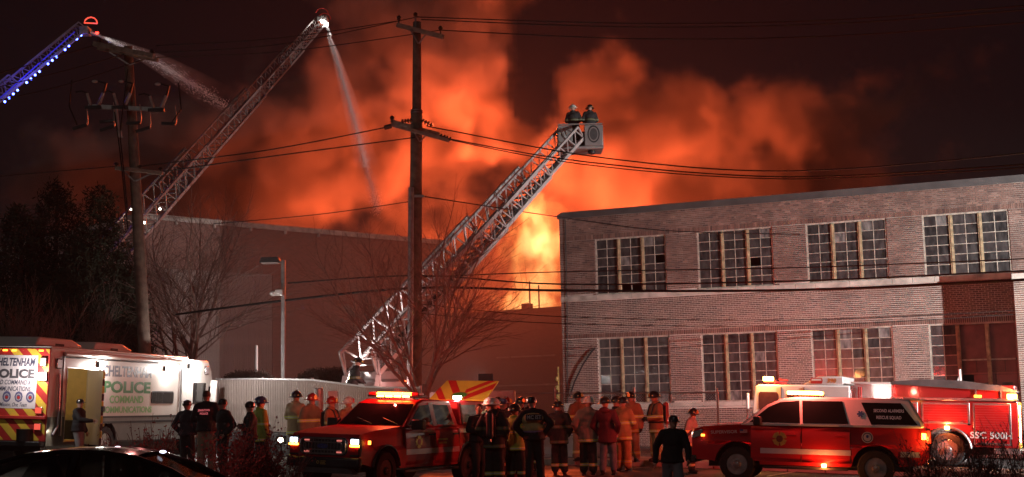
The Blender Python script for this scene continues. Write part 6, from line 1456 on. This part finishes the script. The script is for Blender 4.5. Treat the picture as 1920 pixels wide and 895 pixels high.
# ================================================================ PEOPLE
def cloth(name, col, bands=(), band_col=(.62,.66,.10), silver=(.6,.6,.58), rough=.85, var=.22, ymax=None):
    m = M_(name, col, rough, var=var, scale=5, bump=.35, bscale=22)
    if not bands: return m
    nt = m.node_tree; b = nt.nodes['Principled BSDF']; src = b.inputs['Base Color'].links[0].from_socket
    tc = nd(nt, 'ShaderNodeTexCoord'); sp = nd(nt, 'ShaderNodeSeparateXYZ'); nt.links.new(tc.outputs['Object'], sp.inputs[0]); z = sp.outputs[2]
    def inside(lo, hi):
        a = nd(nt, 'ShaderNodeMath', operation='GREATER_THAN'); a.inputs[1].default_value = lo; nt.links.new(z, a.inputs[0])
        c = nd(nt, 'ShaderNodeMath', operation='LESS_THAN'); c.inputs[1].default_value = hi; nt.links.new(z, c.inputs[0])
        p = nd(nt, 'ShaderNodeMath', operation='MULTIPLY'); nt.links.new(a.outputs[0], p.inputs[0]); nt.links.new(c.outputs[0], p.inputs[1]); return p.outputs[0]
    for lo, hi in bands:
        for (l, h), cc in (((lo,hi), band_col), ((lo+(hi-lo)*.35, hi-(hi-lo)*.35), silver)):
            mx = nd(nt, 'ShaderNodeMix', data_type='RGBA'); nt.links.new(inside(l,h), mx.inputs[0]); nt.links.new(src, mx.inputs[6]); mx.inputs[7].default_value = (*cc,1); src = mx.outputs[2]
    nt.links.new(src, b.inputs['Base Color']); return m
CB = ((.76,.83),(1.13,1.20)); TB_ = ((.20,.27),)
CL = dict(
 tan=cloth('tan_turnout', (.36,.26,.15), CB), tan2=cloth('dark_tan_turnout', (.20,.15,.09), CB), black=cloth('black_turnout', (.022,.021,.021), CB, (.14,.14,.05), (.16,.16,.15)),
 gold=cloth('gold_turnout', (.38,.24,.10), CB), orange=cloth('rust_turnout', (.33,.14,.065), CB), grey=cloth('grey_turnout', (.27,.25,.22), CB, (.7,.62,.08)), lime=cloth('lime_turnout', (.32,.36,.06), CB), khaki=cloth('khaki_turnout', (.22,.185,.14), ((.76,.82),)),
 navy=cloth('navy_uniform', (.03,.032,.045)), jacket=cloth('black_jacket', (.016,.016,.018)), maroon=cloth('maroon_jacket', (.10,.018,.028)), vest=cloth('duty_vest', (.48,.36,.16), ((1.05,1.09),), (.34,.22,.5), (.5,.4,.6)),
 t_black=cloth('black_trousers', (.02,.02,.021)), t_bunker=cloth('black_bunker_trousers', (.022,.021,.02), TB_, (.5,.5,.09)), t_tan=cloth('tan_bunker_trousers', (.33,.25,.15), TB_), t_khaki=cloth('khaki_trousers', (.34,.24,.17)), t_grey=cloth('grey_trousers', (.26,.25,.25)), t_jean=cloth('faded_jeans', (.16,.16,.18)), t_gold=cloth('gold_bunker_trousers', (.42,.29,.13), TB_))
MAT['skin'] = M_('skin', (.46,.27,.20), .5, var=.1, scale=8); MAT['boot'] = M_('boot_leather', (.015,.014,.014), .5, var=.3)
MAT['hair'] = M_('hair', (.05,.03,.02), .7, var=.3, scale=30); MAT['glove'] = M_('glove', (.03,.028,.026), .8); MAT['eye'] = M_('eye_dark', (.02,.015,.012), .2); MAT['lip'] = M_('lip', (.33,.13,.11), .5)
HM = {k: M_(k+'_helmet', c, .3, var=.12, coat=.5) for k, c in dict(black=(.018,.018,.018), white=(.72,.70,.66), red=(.42,.03,.02), blue=(.04,.06,.14)).items()}
MAT['tank'] = M_('air_tank_red', (.36,.05,.035), .35, coat=.5); MAT['tank_dark'] = M_('air_tank_black', (.03,.03,.035), .4)
MAT['refl_y'] = M_('reflective_trapezoid', (.7,.66,.2), .4)
JOBS = []
def remesh(mb_, name, mat, parent, voxel, smooth=3, wr=0., seed=0, extra=None):
    me = mb_.mesh(name+'_src', mat, 0); o = bpy.data.objects.new('tmp', me); COL.objects.link(o)
    r = o.modifiers.new('r', 'REMESH'); r.mode = 'VOXEL'; r.voxel_size = voxel; r.use_smooth_shade = True
    s = o.modifiers.new('s', 'SMOOTH'); s.iterations = smooth; s.factor = .5
    JOBS.append((o, name, mat, parent, wr, seed, extra))
def run_jobs():
    dg = bpy.context.evaluated_depsgraph_get(); dg.update()
    for o, name, mat, parent, wr, seed, extra in JOBS:
        me = bpy.data.meshes.new_from_object(o.evaluated_get(dg)); me.name = name
        if wr:
            off = Vector((seed*3.1, seed*1.7, 0)); nrm = [v.normal.copy() for v in me.vertices]
            for v, nn in zip(me.vertices, nrm):
                p = v.co; k = mnoise.noise(Vector((p.x*9, p.y*9, p.z*5)) + off) + .6*mnoise.noise(Vector((p.x*20, p.y*20, p.z*13)) + off)
                v.co = p + nn*k*wr
        if extra:
            bm = bmesh.new(); bm.from_mesh(me); t2 = extra.mesh('x', mat, 60); bm.from_mesh(t2); bm.to_mesh(me); bm.free()
        me.materials.clear(); me.materials.append(mat)
        me.polygons.foreach_set('use_smooth', [True]*len(me.polygons))
        inst(me, name, parent); bpy.data.objects.remove(o)
    JOBS.clear()
ARMS = dict(
 down=(((-.03,.27,1.14),(.04,.28,.88)),)*2, pocket=(((-.10,.31,1.15),(.08,.22,.96)),)*2, front=(((.02,.28,1.17),(.27,.10,1.12)),)*2, cross=(((.08,.28,1.17),(.24,-.06,1.20)),)*2,
 reach=(((-.03,.27,1.14),(.06,.28,.90)), ((.20,.28,1.19),(.50,.22,1.16))), walk=(((.10,.28,1.16),(.26,.26,.99)), ((-.16,.28,1.17),(-.12,.30,.92))), radio=(((.02,.30,1.18),(.22,.12,1.40)), ((-.04,.27,1.14),(.03,.28,.88))), hip=(((-.08,.36,1.20),(.04,.22,1.02)),)*2)
def person(label, loc, ang, H, top='jacket', bottom='t_black', hat=None, hatcol='black', arms='down', walk=False, bulk=1.0, long=False, gloves=False, tank=None, hair=True, vest=False, group=None, lean=0., hood=False, head_turn=0.):
    rv = random.Random(label); lean = lean or rv.uniform(-.05,.09); head_turn = head_turn or rv.uniform(-.6,.6); sway = rv.uniform(-.05,.05)
    hx = {'helmet': .075, 'cap': .03, 'beanie': .025, None: .01}[hat]
    k = H/(1.75+hx)
    t = thing('person', label, 'person', loc, math.radians(-90+ang), group); t.scale = (k,k,k)
    fire = hat == 'helmet' and top not in ('jacket','navy','maroon')
    R = Matrix.Rotation(lean, 3, 'Y') @ Matrix.Rotation(sway*1.2, 3, 'X'); piv = Vector((0,0,.95))
    U = lambda x, y, z: tuple(R @ (Vector((x,y,z))-piv) + piv) if z > .95 else (x,y,z)
    b = MB(); c = MB(); p = MB(); hnd = MB(); hs = {1: MB(), -1: MB()}
    def limb(mb_, pts, rad):
        for i in range(len(pts)-1):
            mb_.tube(pts[i], pts[i+1], rad[i], rad[i+1], n=10); mb_.ell(pts[i], rad[i], 10, 6)
        mb_.ell(pts[-1], rad[-1], 10, 6)
    th = .045 if fire else .028
    for s in (1,-1):
        st = (.26*s if walk else sway*s*1.4)
        hip = (0,.085*s,.92); kn = (st*.75+.04, .10*s, .50); an = (st*1.2-(.10 if walk and s < 0 else 0), .115*s, .10 + (.06 if walk and s < 0 else 0))
        limb(b, [hip, kn, an], [.085,.058,.042])
        limb(p, [hip, kn, (an[0],an[1],an[2]+.03)], [.095+th*.5,.066+th*.9,.055+th*1.0])
        m = MB(); m.ell((an[0]+.05,an[1],an[2]-.045),(.135,.052,.055),12,8); m.ell((an[0]-.02,an[1],an[2]),(.062,.052,.075),12,8); m.box(an[0]-.08,an[0]+.175,an[1]-.045,an[1]+.045,an[2]-.10,an[2]-.075)
        m.build('boot', MAT['boot'], t, bevel=0)
        e, w = ARMS[arms][0 if s > 0 else 1]
        sh = U(0,.185*s,1.42); el = U(e[0],e[1]*s,e[2]); wr_ = U(w[0],w[1]*s,w[2])
        limb(b, [sh, el, wr_], [.055,.042,.031])
        limb(c, [sh, el, Vector(el).lerp(Vector(wr_),.96)], [.066+th*.6*bulk,.050+th*.8*bulk,.042+th*.6])
        d = (Vector(wr_)-Vector(el)).normalized(); q = Vector(wr_)+d*.05; rt = d.cross(Vector((0,s,0.2))).normalized(); ax = rt.cross(d).normalized()
        hnd_t = b if not gloves else hnd
        b.ell(q, (.034,.034,.046), 10, 6)
        ext = hs[s] if gloves else hnd
        for f in range(4):
            o_ = q + rt*(.024-.016*f) + d*.03; l = (.062,.072,.067,.052)[f]; m1 = o_ + d*l*.55 - ax*s*.008; ext.path([o_, m1, m1 + (d*.8-ax*s*.6).normalized()*l*.5], [.0095,.009,.007], 6)
        o_ = q + rt*.03; ext.path([o_, o_+rt*.03+d*.03, o_+rt*.035+d*.06], [.0105,.010,.008], 6)
    # body core
    for z, r in ((.97,(.115,.155,.13)),(1.12,(.105,.14,.16)),(1.30,(.12,.172,.18))): b.ell(U(0,0,z), r, 14, 8)
    b.tube(U(0,-.16,1.42), U(0,.16,1.42), .06, n=10); b.tube(U(0,0,1.40), U(.01,0,1.57), .056, n=10)
    Q = Matrix.Rotation(head_turn, 3, 'Z')
    hc = Vector(U(.02,0,1.645)); hp = lambda x, y, z: tuple(hc + R @ (Q @ Vector((x,y,z))))
    b.ell(hc, (.098,.077,.108), 14, 10, M=R@Q); b.ell(hp(.028,0,-.06), (.062,.056,.062), 12, 8); b.ell(hp(.10,0,-.012), (.022,.016,.026), 8, 6); b.ell(hp(.092,0,.03),(.02,.05,.014),8,6)
    for s in (1,-1): b.ell(hp(-.005,.078*s,-.005), (.02,.012,.032), 8, 6)
    remesh(b, 'body', MAT['skin'], t, .019, 2, extra=None if gloves else hnd)
    if gloves:
        for s in (1,-1):
            e, w = ARMS[arms][0 if s > 0 else 1]; wr_ = Vector(U(w[0],w[1]*s,w[2])); d = (wr_-Vector(U(e[0],e[1]*s,e[2]))).normalized(); hs[s].ell(wr_+d*.05,(.042,.042,.056),10,6)
            hs[s].build('glove', MAT['glove'], t)
    for s in (1,-1): m = MB(); m.ell(hp(.088,.033*s,.014),(.012,.014,.009),8,6); m.build('eye', MAT['eye'], t)
    m = MB(); m.ell(hp(.083,0,-.066),(.008,.026,.008),8,6); m.build('mouth', MAT['lip'], t)
    # clothes
    bk = bulk
    for z, r in ((1.00,(.135,.165,.14)),(1.14,(.13,.16,.17)),(1.31,(.135,.185,.175))): c.ell(U(0,0,z), (r[0]+th*bk, r[1]+th*bk, r[2]), 16, 10)
    c.tube(U(0,-.17,1.42), U(0,.17,1.42), .085+th*.3, n=12); c.tube(U(.0,0,1.42), U(.01,0,1.53), .085+th*.4, .072+th*.3, n=12)
    hem = .74 if (fire or long) else .90
    c.lathe([(.19+th,hem),(.20+th,hem+.03),(.18+th*.9,.98),(.17+th,1.1)], 18, None, 0, .82*(.9+.1*bk), 1.0)
    if hood: c.ell(U(-.12,0,1.50),(.085,.13,.075),12,8)
    if fire: c.lathe([(.10,1.50),(.105,1.55),(.09,1.565)], 14, Matrix.Translation(Vector(U(0,0,1.5))-Vector((0,0,1.5))))
    p.ell((0,0,.93),(.125+th*.6,.160+th*.6,.14),14,8)
    sd = len(label)
    remesh(c, 'coat' if fire else 'jacket', CL[top], t, .022, 3, .011 if fire else .009, sd)
    remesh(p, 'trousers', CL[bottom], t, .022, 3, .011 if fire else .008, sd+3)
    m = MB(); M = Matrix.Translation(hc) @ (R@Q).to_4x4()
    if hat == 'helmet':
        pr = [(.148,.02),(.142,.045),(.132,.085),(.108,.125),(.07,.150),(.03,.16),(.001,.162)]
        m.lathe([(x*1.0,z) for x, z in pr], 20, M, 0, 1.06, .92)
        hm = m.build('helmet', HM[hatcol], t)
        m = MB(); n = 24; vs = []
        for i in range(n):
            a = 2*math.pi*i/n; ex = .055 if math.cos(a) > .2 else .045; ex += .065*max(0,-math.cos(a))**2
            for rr, z in ((.143,.028),(.145+ex,.010),(.143+ex,.002),(.14,.016)): vs.append(M @ Vector((rr*math.cos(a)*1.06, rr*math.sin(a)*.92, z)))
        m.add(vs, [(i*4+j, ((i+1)%n)*4+j, ((i+1)%n)*4+(j+1)%4, i*4+(j+1)%4) for i in range(n) for j in range(4)]); m.build('brim', HM[hatcol], hm, fix=True)
        m = MB(); m.path([M @ Vector((x,0,z)) for x, z in ((.145,.05),(.115,.125),(.05,.168),(-.03,.17),(-.10,.13),(-.145,.05))], .014, 6); m.build('ridge', HM[hatcol], hm)
        m = MB(); m.prism([(-.03,.03),(-.042,.10),(0,.135),(.042,.10),(.03,.03)], .152, .164, 'x'); m.v = [tuple(M @ Vector(v)) for v in m.v]; m.build('front_shield', MAT['gold'] if hatcol != 'white' else MAT['chev_red'], hm, fix=True)
        for a in (.8,2.3,-.8,-2.3): m = MB(); m.ell(M @ Vector((.142*math.cos(a)*1.06,.142*math.sin(a)*.92,.06)),(.02,.02,.016),8,6); m.build('reflector', MAT['refl_y'], hm)
    elif hat == 'cap':
        m.lathe([(.108,.0),(.108,.04),(.09,.09),(.05,.115),(.001,.12)], 18, M, 0, 1.05, .88); hm = m.build('cap', HM[hatcol], t)
        m = MB(); m.ell(M @ Vector((.135,0,.012)),(.085,.075,.010),14,6); m.build('peak', HM[hatcol], hm)
    elif hat == 'beanie':
        m.lathe([(.108,-.01),(.112,.03),(.098,.085),(.055,.115),(.001,.125)], 18, M, 0, 1.03, .86); m.lathe([(.113,-.015),(.117,.0),(.115,.03)], 18, M, 0, 1.03, .86); m.build('beanie', HM[hatcol], t)
    elif hair:
        m.lathe([(.10,-.02),(.103,.03),(.088,.08),(.05,.108),(.001,.115)], 18, Matrix.Translation(M @ Vector((-.012,0,0))), 0, 1.02, .84); m.build('hair', MAT['hair'], t)
    if tank:
        m = MB(); a = Vector(U(-.30,0,1.02)); e = Vector(U(-.29,0,1.44)); m.tube(a, e, .082, n=14); m.ell(a,.082,14,8); m.ell(e,.082,14,8); tk = m.build('air_tank', MAT[tank], t)
        m = MB(); m.tube(a-Vector((0,0,.06)), a-Vector((0,0,.14)), .03); m.build('tank_valve', MAT['alu'], tk)
        m = MB(); m.box(-.235,-.20,-.10,.10,.98,1.44); m.build('back_plate', MAT['blackp'], t, bevel=.01)
        for s in (1,-1): m = MB(); m.path([U(-.19,.11*s,1.40),U(-.05,.13*s,1.53),U(.12,.12*s,1.46),U(.19,.12*s,1.25),U(.15,.17*s,1.06)], .02, 6); m.build('harness_strap', MAT['blackp'], t)
        m = MB(); m.path([(.21*math.cos(a_)*1.0,.235*math.sin(a_),1.02) for a_ in [2*math.pi*i/20 for i in range(21)]], .022, 6); m.build('waist_belt', MAT['blackp'], t)
    if vest:
        v = MB()
        for z, r in ((1.14,(.222,.232,.16)),(1.30,(.228,.246,.16))): v.ell(U(0,0,z), r, 16, 10)
        remesh(v, 'vest', CL['vest'], t, .02, 2, .004, 3)
        m = MB(); m.box(-.248,-.20,-.165,.165,1.29,1.41); pt = m.build('vest_patch', MAT['blackp'], t, bevel=.004)
        text('MC IST', .105, MAT['stripe'], pt, face_frame((-.2495,0,1.35),(0,-1,0),(0,0,1)), bold=.02, width=.28)
    return t
def stand(label, px, d, ytop, ang, hmin=1.66, hmax=1.99, dz=0., **kw):
    b = foot(px, d); H = max(hmin, min(hmax, at(px, ytop, d).z - b.z - dz)); return person(label, b + Vector((0,0,dz)), ang, H, **kw)
F_ = dict(hat='helmet', gloves=True)
stand('officer in a black cap reaching for the open van door', 146, 32.4, 747, 80, top='jacket', bottom='t_grey', hat='cap', arms='reach')
stand('person in dark uniform and black beanie beside the van front', 350, 29.8, 753, 160, top='navy', bottom='t_black', hat='beanie', arms='pocket')
pj = stand('bareheaded officer in khaki trousers whose black jacket reads police', 386, 29.2, 732, 178, top='jacket', bottom='t_khaki', arms='front')
for s_, z_, w_ in (('JENKINTOWN',1.34,.25),('POLICE',1.27,.17)): text(s_, .06, E_('pink_glow_print',(1,.20,.22),.55) if z_ > 1.3 else bpy.data.materials['pink_glow_print'], pj, face_frame((-.190,0,z_),(0,-1,0),(0,0,1)), bold=.02, width=w_)  # light thrown back by the print is put in as emission
stand('officer in a black jacket and beret looking towards the van', 419, 28.7, 747, -50, top='jacket', bottom='t_black', hat='beanie', arms='pocket')
stand('person in black beanie and dark coat behind the red shrub', 468, 28.4, 752, -70, top='jacket', bottom='t_black', hat='beanie', arms='cross')
stand('firefighter in a blue helmet and lime coat behind the shrub', 489, 30.6, 743, 130, top='lime', bottom='t_bunker', hatcol='blue', arms='down', **F_)
stand('firefighter in tan coat and black helmet nearest the flood lamp', 554, 34.6, 731, 150, top='tan', bottom='t_tan', hatcol='black', arms='front', **F_)
stand('firefighter in dark tan coat and red helmet at the pickup bonnet', 580, 33.4, 734, 55, top='tan2', bottom='t_tan', hatcol='red', arms='down', **F_)
stand('firefighter in red helmet half hidden behind the pickup windscreen', 622, 34.6, 743, 75, top='orange', bottom='t_tan', hatcol='red', arms='front', tank='tank', **F_)
stand('firefighter in white helmet behind the pickup roof', 655, 35.2, 738, 40, top='tan', bottom='t_bunker', hatcol='white', **F_)
stand('person in black jacket leaning beside the pickup topper', 897, 30.6, 757, 40, top='jacket', bottom='t_black', arms='front', hair=True)
stand('firefighter in white helmet with black air tank behind the pickup', 928, 29.6, 742, 165, top='black', bottom='t_bunker', hatcol='white', arms='pocket', tank='tank_dark', **F_)
stand('firefighter in white helmet and tan coat beside the raised hatch', 916, 31.6, 738, 120, top='tan', bottom='t_tan', hatcol='white', **F_)
stand('firefighter in black helmet under the chevron hatch edge', 935, 33.4, 723, 60, top='black', bottom='t_bunker', hatcol='black', **F_)
stand('firefighter in red shield helmet facing out of the crowd', 953, 34.0, 727, 10, top='black', bottom='t_bunker', hatcol='red', arms='cross', **F_)
stand('person in blue cap squeezed among the firefighters', 946, 31.8, 746, 30, top='navy', bottom='t_black', hat='cap', hatcol='blue')
stand('firefighter in black helmet looking at the camera among the crowd', 977, 34.4, 727, 5, top='black', bottom='t_bunker', hatcol='black', arms='cross', **F_)
stand('firefighter in black helmet just behind the person in the vest', 996, 34.8, 729, 150, top='black', bottom='t_bunker', hatcol='black', **F_)
stand('firefighter in lime coat and wide black helmet beside the vest', 968, 30.0, 757, 140, top='lime', bottom='t_bunker', hatcol='black', arms='front', **F_)
stand('person in beanie and yellow vest marked MC IST', 1004, 28.7, 736, 180, top='jacket', bottom='t_black', hat='beanie', arms='hip', vest=True)
stand('firefighter in all black gear with back to the camera', 1050, 33.2, 750, 178, top='black', bottom='t_bunker', hatcol='black', arms='pocket', **F_)
stand('firefighter in rust coat and black helmet looking over the crowd', 1087, 37.6, 720, 35, dz=.14, top='orange', bottom='t_tan', hatcol='black', **F_)
stand('firefighter in white helmet and pale khaki coat seen from behind', 1104, 33.0, 738, 172, top='khaki', bottom='t_bunker', hatcol='white', arms='pocket', **F_)
stand('person in maroon hooded jacket and jeans with a dark helmet', 1141, 32.8, 727, 160, top='maroon', bottom='t_jean', hat='helmet', hatcol='black', arms='pocket', hood=True, long=True)
stand('firefighter in black helmet turned sideways behind the maroon jacket', 1156, 35.2, 727, 80, top='black', bottom='t_bunker', hatcol='black', **F_)
stand('short firefighter in gold coat and black helmet', 1170, 34.6, 742, 150, top='gold', bottom='t_gold', hatcol='black', arms='front', **F_)
stand('tall firefighter in rust coat beside the short gold one', 1187, 36.6, 727, -30, dz=.14, top='orange', bottom='t_tan', hatcol='black', arms='down', **F_)
stand('firefighter in rust coat carrying a red air tank', 1234, 36.4, 731, -70, dz=.14, top='orange', bottom='t_gold', hatcol='black', arms='front', tank='tank', **F_)
stand('person in dark jacket and cap walking towards the camera', 1264, 22.0, 782, 0, hmin=1.64, top='jacket', bottom='t_jean', hat='cap', arms='walk', walk=True, lean=.06)
stand('firefighter in grey coat with yellow bands beside the rescue suv', 1297, 33.6, 765, 60, hmin=1.68, top='grey', bottom='t_bunker', hatcol='black', arms='down', lean=.12, **F_)
for px, hc_, lb_, an_ in ((1077,'white','firefighter with pale helmet standing in the raised bucket',170), (1107,'black','firefighter in black helmet standing in the raised bucket',185)):
    q = at(px, 262, 50.7); person(lb_, (q.x, 50.75, bc.z-.36), an_, 1.86, top='black', bottom='t_bunker', hatcol=hc_, arms='front', **F_)
q = at(662, 690, 40.6); pf = thing('operator_step', 'small step', 'step', (0,0,0)) if 0 else None
person('firefighter crouched at the foot of the tower ladder', (at(660,700,40.4).x, 40.4, at(660,672,40.4).z - 1.80), 110, 1.86, top='black', bottom='t_bunker', hatcol='black', arms='front', lean=.25, **F_)
m = MB(); c_ = at(660,672,40.4); m.box(c_.x-.5-bs.x,c_.x+.5-bs.x,-1.6,.1,c_.z-1.88-bs.z,c_.z-1.80-bs.z); m.build('operator_platform', MAT['alu'], tl)
run_jobs()
# ---- floodlight mast of a lighting truck parked further down the street: lights the brick front
def light_tower():
    p = street(30, 12)
    t = thing('light_tower', 'telescopic floodlight mast on a trailer lighting the brick front', 'light tower', p, FROT)
    y = M_('tower_yellow', (.5,.33,.05), .5); 
    m = MB(); m.box(-.9,.9,-.6,.6,.45,1.3); m.build('generator_box', y, t, bevel=.04)
    for s in (-.55,.55): m = MB(); m.tube((0,s*1.25,.35),(0,s*1.05,.35),.35,n=18); m.build('wheel', MAT['black_metal'], t)
    m = MB(); m.tube((0,0,1.3),(0,0,3.4),.08); m.tube((0,0,3.4),(0,0,5.7),.06); m.build('mast', MAT['coping'], t)
    hd = E_('floodlight_lens', (1,.93,.85), 30)
    for i, x in enumerate((-.5, .5)):
        m = MB(); m.box(-.12,.12,x-.22,x+.22,5.7,6.05); h = m.build('lamp_head', MAT['coping'], t, bevel=.02)
        m = MB(); m.box(-.135,-.125,x-.19,x+.19,5.73,6.02); m.build('lens', hd, h)
    lamp('floodlight', 'SPOT', (-.35,0,5.85), 26000, (1,.96,.94), t, radius=.12, target=(-20, 12, 4.6), spot=62, blend=.35)
light_tower()
